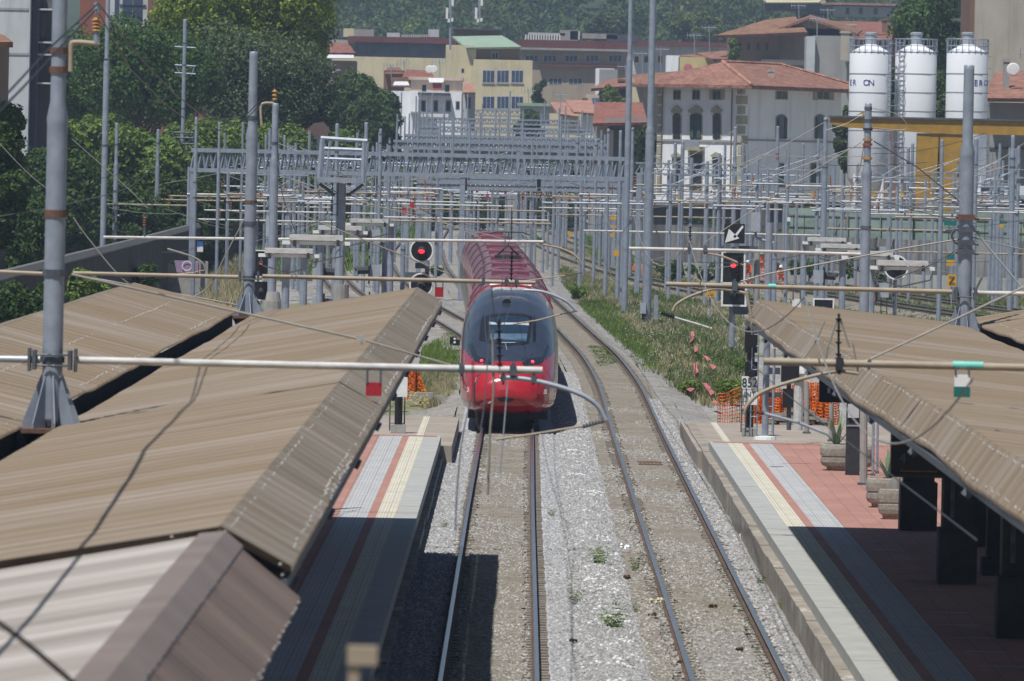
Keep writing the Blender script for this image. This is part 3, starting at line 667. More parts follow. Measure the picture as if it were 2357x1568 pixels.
# generic list: (xt,yt,xb,yb,w,step,collar list, label)
def Yb(x,y): return G(x,y,-.25).y
LST=[
 (249,-30,241,675,14,(145,340),(335,),'tall slim lighting mast beside the thick left mast','lighting_mast','lamp mast'),
 (269,283,265,655,11,(378,),(333,440,555),'slim mast just right of the tall left lighting mast',0,0),
 (364,298,361,655,10,(382,),(330,455),'slim mast alone before the dark hedge trees',0,0),
 (452,270,447,690,9,(350,),(420,455),'slim mast with a blue and white plate beside the hedge',0,0),
 (505,281,501,700,8,(352,),(),'slim mast one right of the plate mast, before the bushes',0,0),
 (559,282,556,640,7,(352,),(),'slim mast seen just left of the conical footed mast',0,0),
 (612,312,608,650,6,(),(),'thin mast tucked between the conical foot mast and bracket mast',0,0),
 (655,312,651,640,6,(),(),'thin mast right of the mast with ochre insulators',0,0),
 (693,293,690,600,6,(),(),'thin mast left of the lattice platform post',0,0),
 (776,285,768,705,12,(398,),(350,540),'stout mast rising behind the steel platform frame',0,0),
 (843,282,836,680,9,(),(345,470),'mast at the right corner of the steel platform frame',0,0),
 (876,297,868,700,9,(385,),(310,330,520),'mast with dark clamps right of the steel platform frame',0,0),
 (897,318,892,690,8,(340,390),(320,),'rusty banded mast left of the round signals',0,0),
 (993,340,988,575,7,(),(),'thin mast beyond the round red signal',0,0),
 (1014,330,1009,575,7,(),(),'thin mast just right of the mast beyond the round signal',0,0),
 (928,560,926,690,11,(),(575,),'short concrete post carrying the round signals',0,0),
 (1293,320,1289,561,5,(),(),'first and farthest mast of the verge row right of the train',0,0),
 (1307,319,1300,576,6,(),(),'second mast from the far end of the verge row',0,0),
 (1329,314,1320,607,8,(),(330,),'third mast from the far end of the verge row',0,0),
 (1348,326,1339,633,7,(345,),(),'fourth mast from the far end of the verge row',0,0),
 (1372,321,1361,651,8,(),(335,),'fifth mast from the far end of the verge row',0,0),
 (1385,325,1379,618,8,(),(),'mast standing just behind the verge row, left of its nearest three',0,0),
 (1400,297,1391,680,10,(372,),(305,),'third nearest mast of the verge row',0,0),
 (1428,301,1418,688,10,(372,),(),'second nearest mast of the verge row',0,0),
 (1456,294,1443,640,9,(372,),(300,),'slim mast hidden partly behind the tall leaning pole',0,0),
 (1452,-30,1445,717,14,(135,),(),'tall slim steel pole at the near end of the verge row','lighting_mast','lamp mast'),
 (1503,-30,1492,742,21,(300,),(),'tallest and stoutest grey pole in the flowery verge','lighting_mast','lamp mast'),
 (1554,330,1548,600,8,(),(),'slim mast before the villa, right of the stoutest pole',0,0),
 (1571,325,1566,665,9,(340,),(),'slim mast before the left windows of the villa',0,0),
 (1692,293,1686,660,11,(380,),(385,),'mast with rusty collar before the villa corner',0,0),
 (1790,291,1784,650,10,(375,),(355,365),'mast with red collar before the shaded villa wall',0,0),
 (1848,330,1845,640,6,(),(390,),'thin mast right of the red collared villa mast',0,0),
 (1900,271,1890,715,14,(372,),(278,385),'stout mast left of the white silos','  ',0),
 (2090,340,2086,640,8,(),(375,),'slim mast before the middle silo and yellow crane leg',0,0),
 (2168,322,2160,740,11,(430,),(377,),'mast with red collar before the yellow crane legs',0,0),
 (2246,318,2240,735,11,(),(380,),'mast just right of the conical footed right mast',0,0),
 (2331,312,2320,720,13,(360,),(365,385),'mast with dark clamps near the right picture edge',0,0),
 (2100,330,2098,660,7,(),(),'thin mast right beside the middle silo mast',0,0),
]
MS={}
for i,(xt,yt,xb,yb,w,st,co_,lab,nm,ct) in enumerate(LST):
    Y=Yb(xb,yb); 
    cmx='rust_red' if 'red collar' in lab else 'galv_dark'
    t=mast(lab,xt,yt,xb,Y,-.3,w,st,co_,cmx,group='lighting masts' if ct else MASTG,name='lighting_mast' if ct else 'catenary_mast',cat='lamp mast' if ct else 'mast',n=14 if w>8 else 9)
    MS[i]=(t,Y)
def arm(i,y,x0,x1,m_='white_pipe',r=.045,dy=None,Y=None,extras=True):
    t,Y0=MS[i]; Y=Y or Y0; 
    ym=y+(x1-x0)*.0209
    tube(t,'arm_pipe',[(x0,y),(x1,ym)],Y,r,m_,6)
    if extras:
        for k in range(2):
            x=random.uniform(x0,x1); yy=y+(x-x0)*.0209; clampbox(t,x,yy,Y,.07)
        x=x0+(x1-x0)*random.choice((.15,.85)); yy=y+(x-x0)*.0209; insul(t,(x,yy-3),(x,yy-3-.55*F/Y),Y,.07,4,'insul_red')
# left group of arms (y, x0, x1)
arm(1,468,166,430,'tan_pipe'); arm(1,490,-30,276,'white_pipe'); arm(2,458,285,515,'tan_pipe'); arm(2,451,388,700,'tan_pipe'); 
arm(4,505,456,790,'white_pipe'); arm(3,484,470,880,'white_pipe'); arm(6,466,600,900,'white_pipe',.05); arm(7,516,610,690,'white_pipe')
arm(9,500,884,1262,'white_pipe'); arm(9,508,900,1268,'tan_pipe',.05); arm(10,479,886,1258,'tan_pipe'); arm(11,470,914,1180,'white_pipe'); arm(12,463,905,1130,'white_pipe'); arm(13,455,940,1190,'white_pipe'); arm(14,447,960,1150,'galv_new')
arm(11,458,700,930,'white_pipe'); arm(12,440,640,980,'tan_pipe',.04)
arm(17,447,1300,1420,'white_pipe'); arm(5,474,560,760,'white_pipe'); arm(6,452,610,860,'tan_pipe'); arm(7,440,655,850,'white_pipe'); arm(8,457,690,930,'white_pipe'); arm(16,438,1290,1420,'white_pipe'); arm(19,452,1300,1470,'tan_pipe'); arm(27,458,1400,1560,'white_pipe'); arm(28,478,1560,1800,'white_pipe'); arm(31,462,1780,2020,'white_pipe'); arm(37,500,2090,2360,'white_pipe'); arm(33,505,1990,2200,'tan_pipe'); arm(18,458,1295,1440,'white_pipe'); arm(20,466,1280,1480,'white_pipe'); arm(22,478,1240,1500,'white_pipe'); arm(24,485,1330,1500,'white_pipe')
arm(29,494,1277,1690,'tan_pipe'); arm(28,440,1560,1780,'tan_pipe'); arm(32,531,1343,1896,'white_pipe',.05); arm(30,452,1640,1790,'white_pipe'); arm(30,497,1800,1980,'white_pipe'); arm(32,465,1720,1900,'white_pipe')
arm(34,492,1990,2200,'white_pipe'); arm(34,526,1903,2192,'tan_pipe'); arm(35,487,2200,2400,'white_pipe'); arm(36,579,2043,2400,'tan_pipe',.045); arm(36,476,2130,2400,'white_pipe'); arm(33,483,1950,2200,'white_pipe'); arm(33,470,1870,2180,'white_pipe'); arm(37,463,1900,2330,'tan_pipe',.04); arm(31,478,1860,2080,'white_pipe')
# blue/white, red, green/white plates
for i,x0,y0,x1,y1,a,b in ((3,455,556,467,580,'white_paint','blue_sign'),(3,102,638,110,672,'white_paint','blue_sign')):
    pass
def plate(i,x0,y0,x1,y1,top,bot,name='zone_plate'):
    t,Y=MS[i]; sign(t,x0,y0,x1,y1,Y-.2,top,name,bot,.5,hang=y0-8)
plate(3,454,556,467,580,'blue_sign','white_paint'); plate(4,734,515,743,528,'blue_sign','white_paint'); plate(6,761,490,771,504,'blue_sign','white_paint')
plate(10,925,478,935,494,'red_sign','red_sign'); plate(11,943,466,953,480,'red_sign','red_sign'); plate(13,1107,440,1113,455,'red_sign','red_sign')
plate(30,1812,497,1823,517,'teal','yellow_sign'); plate(29,1692,516,1700,532,'white_paint','teal'); plate(32,1811,500,1818,520,'white_paint','teal'); plate(34,2178,585,2195,612,'teal','yellow_sign'); plate(36,2300,507,2308,525,'teal','yellow_sign'); plate(35,2354,515,2364,535,'teal','yellow_sign'); plate(34,2172,508,2201,520,'teal','teal')
# C row right: F mast thick right of silo 1 with its red/ochre rings
YF=184
Fm=mast('thick mast topped with a clamp and ochre and red rings, before the leftmost silo',1998,238,1985,YF,-.25,22,(392,),(250,278,524),'galv_dark')
for yc,c_ in ((322,'ochre'),(333,'rust_red'),(365,'ochre'),(298,'dark')):
    z=P(1997,yc,YF).z; x=W[Fm.name].x; MB().cyl((x,YF,z-.03),(x,YF,z+.03),.125,n=12).build('ring',M[c_],Fm)
tube(Fm,'arm_pipe',[(1447,572),(1700,577),(1985,586)],YF,.045,'white_pipe',8); insul(Fm,(1588,520),(1587,566),YF,.06,5,'dark'); clampbox(Fm,1586,574,YF,.08); clampbox(Fm,1622,574,YF,.08)
tube(Fm,'steady_pipe',[(1610,580),(1660,590),(1700,606),(1712,612)],YF,.03,'tan_pipe'); insul(Fm,(1705,588),(1703,645),YF,.06,6,'dark')
tube(Fm,'cable',[(2010,250),(2060,262),(2085,285),(2075,300),(2000,293)],YF,.012,'wire_light'); tube(Fm,'cable',[(1988,330),(1975,400),(1950,445)],YF,.014,'wire_light')
tube(Fm,'tie_rod',[(1982,328),(1850,405),(1620,560)],YF,.013,'wire_light'); tube(Fm,'tie_rod',[(2010,325),(2110,385),(2215,470)],YF,.016,'wire')
# D
YD=136
Dm=mast('thick mast with conical foot standing in the right canopy gutter',2230,150,2216,YD,4.60,33,(343,),(),'galv_dark')
dx_=W[Dm.name].x; basecone(Dm,dx_,YD,4.56,5.12,.13,.32)
q=MB(); z=P(2222,676,YD).z
for dx in (-.17,.2): q.box((dx_+dx-.03,YD-.2,z-.12),(dx_+dx+.03,YD+.1,z+.12)); q.cyl((dx_+dx,YD-.18,z-.06),(dx_-dx,YD-.18,z-.06),.014,n=5)
q.build('arm_clamp',M['galv_dark'],Dm)
tube(Dm,'arm_pipe',[(1532,654),(1860,663),(2190,672)],YD,.045,'tan_pipe',10); tube(Dm,'arm_pipe',[(2238,674),(2420,678)],YD,.045,'white_pipe',8)
for yc in (500,528,558,580): 
    c=P(2216,yc,YD); q=MB(); q.box((dx_-.16,YD-.17,c.z-.05),(dx_+.16,YD+.13,c.z+.05)); q.cyl((dx_-.2,YD-.1,c.z),(dx_+.25,YD-.12,c.z-.03),.03,n=6); q.build('stay_clamp',M['rust' if yc==500 else 'galv_dark'],Dm)
tube(Dm,'cable',[(2213,515),(2190,540),(2200,560),(2213,563)],YD,.02,'wire'); tube(Dm,'cable',[(2210,570),(2140,610),(2060,640)],YD,.012,'wire')
tube(Dm,'tie_rod',[(2206,551),(2080,572),(1760,632),(1620,672)],YD,.015,'wire_light'); tube(Dm,'tie_rod',[(2222,500),(2270,565),(2400,720)],YD,.02,'galv_new')
tube(Dm,'cable',[(2232,545),(2290,560),(2400,585)],YD,.012,'wire_light')
clampbox(Dm,1690,659,YD,.09); insul(Dm,(1702,588),(1698,650),YD,.05,6,'dark')
tube(Dm,'steady_pipe',[(1720,676),(1680,668),(1640,666),(1590,682),(1558,700),(1548,716)],YD,.03,'tan_pipe',8); 
insul(Dm,(1521,721),(1552,730),YD,.06,6,'dark'); tube(Dm,'steady_arm',[(1552,731),(1600,745),(1638,757)],YD,.022,'white_pipe'); 
tube(Dm,'band',[(1768,659),(1785,659.4)],YD,.05,'teal_light',8); sign(Dm,1823,688,1842,730,YD-.07,'white_paint','zone_plate','teal',.5,hang=664); sign(Dm,1823,678,1824,688,YD-.07,'galv')
tube(Dm,'drop_rod',[(1716,670),(1727,720),(1732,770)],YD,.03,'tan_pipe')
# E arm on an unseen right mast
YE2=82
Em=mast('mast at the right frame edge holding the near brown arm pipe',2425,300,2420,YE2,4.6,45,(450,),(),'galv_dark')
tube(Em,'arm_pipe',[(1757,832),(2100,840),(2425,848)],YE2,.045,'tan_pipe',10)
insul(Em,(1930,722),(1929,830),YE2,.045,4,'black'); clampbox(Em,1931,838,YE2,.07,'dark'); clampbox(Em,2000,838,YE2,.04)
tube(Em,'tie_rod',[(1995,830),(2120,772),(2400,640)],YE2,.012,'wire_light')
tube(Em,'steady_pipe',[(1975,860),(1925,855),(1870,866),(1800,885),(1750,905),(1722,930),(1713,948)],YE2,.022,'tan_pipe',8)
insul(Em,(1705,944),(1760,952),YE2,.03,5,'dark'); tube(Em,'steady_arm',[(1760,952),(1835,972),(1905,1000)],YE2,.018,'galv_new')
tube(Em,'band',[(2192,840.5),(2262,842)],YE2,.05,'teal_light',8); sign(Em,2196,862,2231,914,YE2-.07,'white_paint','zone_plate','teal',.46,hang=846)
for pts in ([(1897,740),(1875,790),(1845,830)],[(1962,790),(1975,860)],[(1930,724),(1905,800),(1898,835)],[(1930,724),(1955,800)]): tube(Em,'drop_rod',pts,YE2,.010,'wire_light')
# ---- wires along the tracks ----
def catenary(xf,z0,ys,label,r=.006,sag=0,m_='wire',g='overhead wires'):
    pts=[]
    for a,b in zip(ys,ys[1:]):
        for k in range(24):
            t=k/24; y=a+(b-a)*t; pts.append(Vector((xf(y),y,z0-sag*4*t*(1-t))))
    q=MB(); q.tube(pts,r,4); o=q.build('overhead_wire',M[m_]); prop(o,label,'wire',g); return o
sp=[52,83,141.5,215,287,350,420,500,600,760]
c1=lambda y: interp(T1,y)+.18*math.sin(y*.05+1)
c3=lambda y: interp(T3,y)-.12+.15*math.sin(y*.05)
catenary(c1,5.02,sp,'contact wire over the track of the red train',.007,m_='wire')
catenary(lambda y: interp(T1,y)+.02,6.25,sp,'sagging carrier wire above the train contact wire',.006,1.0,'wire')
catenary(c3,5.02,sp,'contact wire over the right track',.007,m_='wire')
catenary(lambda y: interp(T3,y)-.1,6.2,sp,'sagging carrier wire above the right track',.010,1.0,'wire_light')
catenary(lambda y: interp(T4,max(y,300)),5.05,[300,360,420,500,600],'contact wire over the rightmost yard track',.012)
catenary(lambda y: interp(T4,max(y,300)),6.3,[300,360,420,500,600],'carrier wire over the rightmost yard track',.012,.9)
catenary(lambda y: interp(T2,max(y,292)),5.05,[292,350,420,500,600],'contact wire over the track curving left',.012)
catenary(lambda y: interp(T2,max(y,292)),6.3,[292,350,420,500,600],'carrier wire over the track curving left',.012,.9,'wire_light')
def wire(label,pts,r=.012,m_='wire'):
    q=MB(); q.sweep([P(*p) for p in pts] if r==.010 else crom([P(*p) for p in pts],4),r,6); o=q.build('cable',M[m_]); prop(o,label,'wire','loose cables')
wire('pair of black cables looping from the upper left insulator, lower one',[(-420,560,33),(-180,385,41),(-20,275,50),(50,205,57),(110,140,66),(222,22,80),(300,160,100),(380,240,112),(440,285,125),(500,302,133),(560,280,139),(600,240,141)],.010,'black')
wire('pair of black cables looping from the upper left insulator, upper one',[(-420,520,33),(-180,355,41),(-20,255,50),(50,180,57),(110,115,66),(226,8,80),(310,120,100),(400,215,112),(460,262,125),(520,276,133),(570,262,139),(605,225,141)],.010,'black')
wire('thin stay descending left of the tall lighting mast',[(-20,310,200),(60,395,200),(115,440,200)],.012,'wire_light')
wire('thin stay descending past the slim left masts',[(165,320,200),(290,430,200),(340,480,200)],.012,'wire_light')
wire('stay from the ochre insulator mast toward the round signal',[(640,330,215),(720,365,215),(880,450,250),(1100,545,215)],.014,'wire_light')
wire('grey cable crossing before the far left retaining wall',[(-20,500,200),(115,478,200),(300,430,260),(360,370,300)],.014,'wire')
for k,(a,b,c_,d,Y) in enumerate(((1690,385,1900,280,330),(1690,360,1560,420,330),(1560,470,1990,330,300),(1780,370,1850,410,330),(2000,470,2320,380,330),(1900,440,2230,360,300),(2090,380,2180,440,330),(1600,440,1790,340,330),(2250,390,2356,330,300),(2170,350,2320,420,300),(1900,300,1990,260,260),(1500,400,1690,300,300))):
    wire(f'thin slack stay in the web before the villa and silos',[(a,b,Y),((a+c_)/2,(b+d)/2+6,Y),(c_,d,Y)],.013,'wire_light')
wire('dark blurred cable crossing the bottom left corner over the canopy',[(-30,1415,30),(60,1480,30.5),(190,1590,31)],.012,'black')

# dense far web: slack stays, droppers and feeders between the distant masts
rr=random.Random(77)
def web(n,x0,x1,y0,y1,Y0,Y1,lab,L0=60,L1=260,r=.014):
    for k in range(n):
        a=rr.uniform(x0,x1); y=rr.uniform(y0,y1); d=rr.choice((-1,1))*rr.uniform(L0,L1); dy=rr.uniform(-50,50); Y=rr.uniform(Y0,Y1); sg_=rr.uniform(2,14); Yb_=Y+rr.uniform(-20,20)
        q=MB(); q.tube([P(a+d*t,y+dy*t+sg_*4*t*(1-t),Y+(Yb_-Y)*t) for t in (0,.2,.4,.6,.8,1)],r,3); q.build('cable',M['wire_light' if k%3 else 'wire'],label=lab,cat='wire',group='slack stays in the far web')
web(34,160,900,370,560,230,420,'slack thin stay in the web left of the main tracks')
web(30,880,1400,400,540,320,560,'slack thin stay in the web over the main tracks',40,180)
web(46,1480,2356,330,620,240,420,'slack thin stay in the web right of the main tracks')
# ================= train =================
YT=203.5
TOPT=[(0,1.12),(.15,1.42),(.45,1.72),(.8,1.88),(1.4,2.12),(2.3,2.45),(3.2,2.85),(4.2,3.24),(5.5,3.55),(7,3.76),(9,3.90),(11,3.95)]
BOTT=[(0,.85),(.15,.66),(.45,.50),(.9,.42),(1.6,.36),(3,.30),(6,.28),(11,.28)]
WT=[(0,.35),(.15,.80),(.45,1.06),(.8,1.19),(1.4,1.30),(2.3,1.37),(3.5,1.41),(5,1.43),(7,1.455),(11,1.46)]
def cub(tab,t):
    return interp(tab,t)
tt=np.linspace(0,1,90)**1.6*11
def section(t,k=72):
    zt,zb,w=cub(TOPT,t),cub(BOTT,t),cub(WT,t); zc=zb+(zt-zb)*.42; n=2.3+.9*min(t/6,1)
    out=[]
    for i in range(k):
        a=2*math.pi*i/k; c,s=math.cos(a),math.sin(a)
        n_=n if s>0 else n+1.2; x=w*math.copysign(abs(c)**(2/n_),c); z=math.copysign(abs(s)**(2/n_),s); z=zc+z*((zt-zc) if z>0 else (zc-zb)); 
        if s>0: x*=1-.10*(max(0,z-zc)/(zt-zc))**2 
        out.append((x,z))
    return out
pathT=[(y,x) for y,x in smooth_tab(T1,1.0)]
def px_(y): return interp(pathT,y)
def inside(x,z,t):
    if t<=0: return False
    t=min(t,11); zt,zb,w=cub(TOPT,t),cub(BOTT,t),cub(WT,t); zc=zb+(zt-zb)*.42; n=2.3+.9*min(t/6,1)
    zz=(z-zc)/((zt-zc) if z>zc else (zc-zb)); ww=w*(1-.10*max(0,zz)**2 if zz>0 else 1)
    n=n if zz>0 else n+1.2
    return abs(x/ww)**n+abs(zz)**n<1
TR=thing('train','red high-speed train with dark blue grey nose and roof, tail lights lit','train',(px_(YT),YT,-.0))
k=72; vs=[]; 
for t in tt: vs+=[(px_(YT+t)+x,YT+t,z) for x,z in section(t,k)]
fs=[]; ms=[]
def paint(x,z,t):
    zt=cub(TOPT,t); 
    if t<.5: lim=9
    else: lim=interp([(.4,1.78),(.9,1.80),(1.8,1.94),(3.2,2.12),(5.0,2.25),(6.4,2.55),(7.6,3.05),(8.6,3.65),(9.3,4.5)],t)
    if t<1.6: lim+= .55*max(0,1-abs(x)/.5)**.6*0 + (.10 if abs(x)<.42 else 0)
    if z<.48 and abs(x)>cub(WT,t)*.8: return 2
    return 1 if z>lim else 0
for j in range(len(tt)-1):
    for i in range(k):
        a=vs[j*k+i]; b=vs[(j+1)*k+(i+1)%k]; t=(tt[j]+tt[j+1])/2
        fs.append((j*k+i,j*k+(i+1)%k,(j+1)*k+(i+1)%k,(j+1)*k+i)); ms.append(paint((a[0]+b[0])/2-px_(YT+t),(a[2]+b[2])/2,t))
fs.append(tuple(range(k))[::-1]); ms.append(0)
mat('train_red',(.44,.013,.022),(.37,.011,.018),1.2,.22,coat=.6,spots=((.24,.03,.03),5,.66)); mat('train_cap',(.036,.045,.068),(.028,.035,.055),1.5,.28,coat=.5,spots=((.075,.08,.1),3,.66)); mat('train_grey',(.10,.10,.095),(.06,.06,.06),3,.6)
mat('train_roof',(.23,.045,.07),(.15,.06,.075),2.5,.3,spots=((.14,.10,.12),1.2,.56),coat=.4); mat('train_glass',(.02,.04,.07),(.015,.03,.05),2,.06); mat('train_side',(.06,.065,.06),(.03,.035,.035),.8,.15)
q=MB(); q.v=vs; q.f=fs; q.m=ms; nose=q.build('nose_body',[M['train_red'],M['train_cap'],M['train_grey']],TR,smooth=True)
def hit(px,py,off=.012):
    t=-.2
    while t<11.5:
        p=P(px,py,YT+t)
        if inside(p.x-px_(YT+t),p.z,t): 
            lo,hi=t-.04,t
            for _ in range(8):
                m_=(lo+hi)/2; p=P(px,py,YT+m_)
                if inside(p.x-px_(YT+m_),p.z,m_): hi=m_
                else: lo=m_
            p=P(px,py,YT+lo); return p-Vector((0,off,-off*.6))
        t+=.04
    return None
def decal(name,poly,m_,parent,off=.012,step=3.0):
    xs=[p[0] for p in poly]; ys=[p[1] for p in poly]; ny=max(2,int((max(ys)-min(ys))/step)); q=MB(); rows=[]
    for j in range(ny+1):
        y=min(ys)+.01+(max(ys)-min(ys)-.02)*j/ny; xi=[]
        for (xa,ya),(xb,yb) in zip(poly,poly[1:]+poly[:1]):
            if (ya<=y<yb) or (yb<=y<ya): xi.append(xa+(xb-xa)*(y-ya)/(yb-ya))
        if len(xi)<2: continue
        a,b=min(xi),max(xi); nx=14; row=[hit(a+(b-a)*i/nx,y,off) for i in range(nx+1)]
        if all(row): rows.append(row)
    for r0,r1 in zip(rows,rows[1:]):
        for i in range(len(r0)-1): q.quad(r1[i],r1[i+1],r0[i+1],r0[i])
    return q.build(name,m_,parent,smooth=True)
def cc(x,y): return ((1060+x/3.016)/1.0377,(520+y/3.016)/1.0377)   # crop -> view px
decal('windscreen_frame',[cc(300,712),cc(350,695),cc(470,688),cc(590,698),cc(636,715),cc(628,800),cc(612,912),cc(465,925),cc(316,905),cc(300,800)],M['black'],TR,.010)
ws=decal('windscreen',[cc(322,722),cc(460,708),cc(612,722),cc(606,800),cc(598,898),cc(465,908),cc(328,892)],M['train_glass'],TR,.018)
mat('train_blind',(.45,.48,.5),None,2,.5)
decal('sun_blind',[cc(324,753),cc(612,757),cc(612,780),cc(324,777)],M['train_blind'],ws,.024,2)
decal('dash_panel',[cc(332,838),cc(600,838),cc(592,892),cc(334,882)],mat('dash',(.10,.16,.22),(.05,.08,.12),3,.3),ws,.022,3)
for pts in ([(285,690),(262,760),(252,885),(298,895),(290,800)],[(650,695),(664,770),(662,895),(640,898),(640,800)]):
    decal('pillar_slot',[cc(*p) for p in pts],M['black'],TR,.012)
for pts,lx in (([(172,915),(215,1035),(262,1048),(340,1055),(325,1020),(240,1000),(205,905)],271),([(560,1050),(600,1022),(640,1010),(712,1008),(745,915),(760,930),(712,1045),(660,1065),(580,1070)],638)):
    h=decal('lamp_housing',[cc(*p) for p in pts],mat('lamp_house',(.02,.025,.03),None,3,.1),TR,.014)
    x,y=cc(lx,1042 if lx>500 else 1035); c=hit(x,y,.03); q=MB(); q.lathe(c,[(.035,-.02),(.048,0),(.035,.03)],14,'y'); q.build('tail_lamp',M['train_tail'],h)
decal('front_hatch',[cc(380,1297),cc(440,1292),cc(515,1312),cc(470,1332),cc(400,1328)],M['black'],TR,.012,1.5)
def decal_line(name,pts,w,m_,parent,off=.012):
    q=MB(); q.tube([hit(*cc(*p),off) for p in pts],w,5); return q.build(name,m_,parent)
decal_line('panel_gap',[(262,1125),(235,1150),(222,1190),(220,1250),(225,1320),(240,1345),(300,1360)],.016,M['black'],nose,.004)
decal_line('panel_gap',[(300,1362),(450,1368),(600,1362)],.012,M['black'],nose,.004)
decal_line('panel_gap',[(640,1125),(668,1150),(678,1200),(678,1300),(660,1350)],.016,M['black'],nose,.004)
decal_line('wiper',[(415,905),(515,905)],.012,M['galv'],ws,.03); decal_line('wiper',[(440,905),(455,960)],.012,M['galv'],ws,.03)
x,y=cc(452,615); c=hit(x,y,.012); q=MB(); q.cyl(c-Vector((0,.02,.0)),c+Vector((0,.03,.02)),.13,n=18); q.build('roof_cap',mat('capgrey',(.09,.1,.12),None,2,.5),TR)
def text(s,loc,size,m_,parent,rot=(math.pi/2,0,0),ext=.004,sx=1,name='lettering',align='CENTER'):
    cu=bpy.data.curves.new('t','FONT'); cu.body=s; cu.size=size; cu.extrude=ext; cu.align_x=align; cu.align_y='CENTER'
    ob=bpy.data.objects.new('t',cu); C.objects.link(ob); dg=bpy.context.evaluated_depsgraph_get(); me=bpy.data.meshes.new_from_object(ob.evaluated_get(dg)); bpy.data.objects.remove(ob)
    me.name=name; me.materials.clear(); me.materials.append(M[m_])
    Mx=Matrix.Translation(Vector(loc)-W.get(parent.name,Vector()))@Matrix.Rotation(rot[2],4,'Z')@Matrix.Rotation(rot[0],4,'X')@Matrix.Diagonal((sx,1,1,1)); me.transform(Mx)
    o=bpy.data.objects.new(name,me); C.objects.link(o); o.parent=parent; W[o.name]=W.get(parent.name,Vector()); return o
c=hit(*cc(177,1243),.02); text('20',c,.2,'white_paint',TR,(R(80),0,R(-20)),sx=.55)
c=hit(*cc(728,1258),.02); text('20',c,.2,'white_paint',TR,(R(80),0,R(20)),sx=.55)
# car bodies following the curve
secb=[(x,z) for x,z in section(11,48)]
y=YT+11; first=True; nose_len=11
ci=0
while y<352:
    L_=12.5 if first else 17.2; first=False
    n=int(L_/1.2); ys=[y+.18+(L_-.36)*i/n for i in range(n+1)]
    car=MB(); mi=[]; k=48
    for yy in ys: car.v+=[(px_(yy)+x,yy,z) for x,z in secb]
    for j in range(n):
        for i in range(k):
            x,z=secb[i]; x2,z2=secb[(i+1)%k]; zm=(z+z2)/2; car.f.append((j*k+i,j*k+(i+1)%k,(j+1)*k+(i+1)%k,(j+1)*k+i))
            car.m.append(2 if zm<.55 else 0 if zm<1.35 else 3 if zm<2.35 else 0 if zm<3.25 else 1)
    car.f.append(tuple(range(k))[::-1]); car.m.append(1); b=n*k; car.f.append(tuple(range(b,b+k))); car.m.append(1)
    cb=car.build('carriage_body',[M['train_red'],M['train_roof'],M['train_grey'],M['train_side']],TR,smooth=False)
    for p_ in cb.data.polygons: p_.use_smooth=len(p_.vertices)==4
    # roof strips, fairings, vents
    for i in range(int(L_/5.5)):
        yy=y+1.6+i*5.5; x0=px_(yy)
        for sx in (-.78,.78): MB().box((x0+sx-.16,yy,3.60),(x0+sx+.16,yy+1.1,3.80)).build('roof_vent',M['train_grey'],cb)
    q=MB()
    for yy in (y+L_*.5,):
        x0=px_(yy); q.box((x0-.62,yy-1.9,3.85),(x0+.62,yy+1.9,4.03))
    q.build('roof_unit',mat('unit_grey',(.26,.06,.09),(.16,.07,.09),3,.35),cb)
    for yy in (y+.4,):
        x0=px_(yy); pts=[Vector((x0+x*1.008,yy,z*1.004)) for x,z in secb if z>3.1]; pts.sort(key=lambda p:p.x); MB().tube(pts,.025,4).build('roof_hoop',M['train_roof'],cb)
    q=MB(); q.add([(px_(y)+x*.93,y-.2,z*.97) for x,z in secb]+[(px_(y)+x*.93,y+.25,z*.97) for x,z in secb],[(i,(i+1)%k,k+(i+1)%k,k+i) for i in range(k)]); q.build('gangway',M['black'],TR)
    q=MB(); 
    for yy in (y-1.2,y+1.2) if ci else ():
        for sx in (-.72,.72): q.cyl((px_(yy)+sx-.06,yy,.02+.44),(px_(yy)+sx+.06,yy,.02+.44),.44,n=14)
    if ci: q.box((px_(y)-1.1,y-2.1,.25),(px_(y)+1.1,y+2.1,.7)); q.build('bogie',M['black'],TR)
    y+=L_; ci+=1
q=MB()
for yy in (YT+4.2,YT+6.9):
    for sx in (-.72,.72): q.cyl((px_(yy)+sx-.06,yy,.45),(px_(yy)+sx+.06,yy,.45),.44,n=16)
q.box((px_(YT)-1.15,YT+2.4,.2),(px_(YT)+1.15,YT+8.5,.55)); q.build('bogie',M['black'],TR)
q=MB()
for yy in (YT+9.6,YT+10.4): q.tube([Vector((px_(yy)-.62,yy,3.93)),Vector((px_(yy),yy,4.0)),Vector((px_(yy)+.62,yy,3.93))],.10,5)
q.build('roof_fairing',M['white'],TR)
# pantograph on the third carriage
t_=YT+62; x0=px_(t_); q=MB(); q.box((x0-.5,t_-1,4.0),(x0+.5,t_+1,4.12)); q.tube([(x0-.4,t_+.8,4.1),(x0,t_-.7,4.5),(x0,t_+.6,4.95)],.03); q.tube([(x0+.4,t_+.8,4.1),(x0,t_-.7,4.5)],.03); q.tube([(x0-.8,t_+.6,4.88),(x0-.5,t_+.6,4.98),(x0+.5,t_+.6,4.98),(x0+.8,t_+.6,4.88)],.03); q.build('pantograph',M['dark'],TR)

decal_line('panel_gap',[(330,985),(400,1022),(560,1024),(640,985)],.008,M['black'],nose,.004)
decal_line('panel_gap',[(150,1090),(160,1250),(205,1345)],.010,M['black'],nose,.004)
decal_line('panel_gap',[(760,1090),(755,1250),(700,1345)],.010,M['black'],nose,.004)
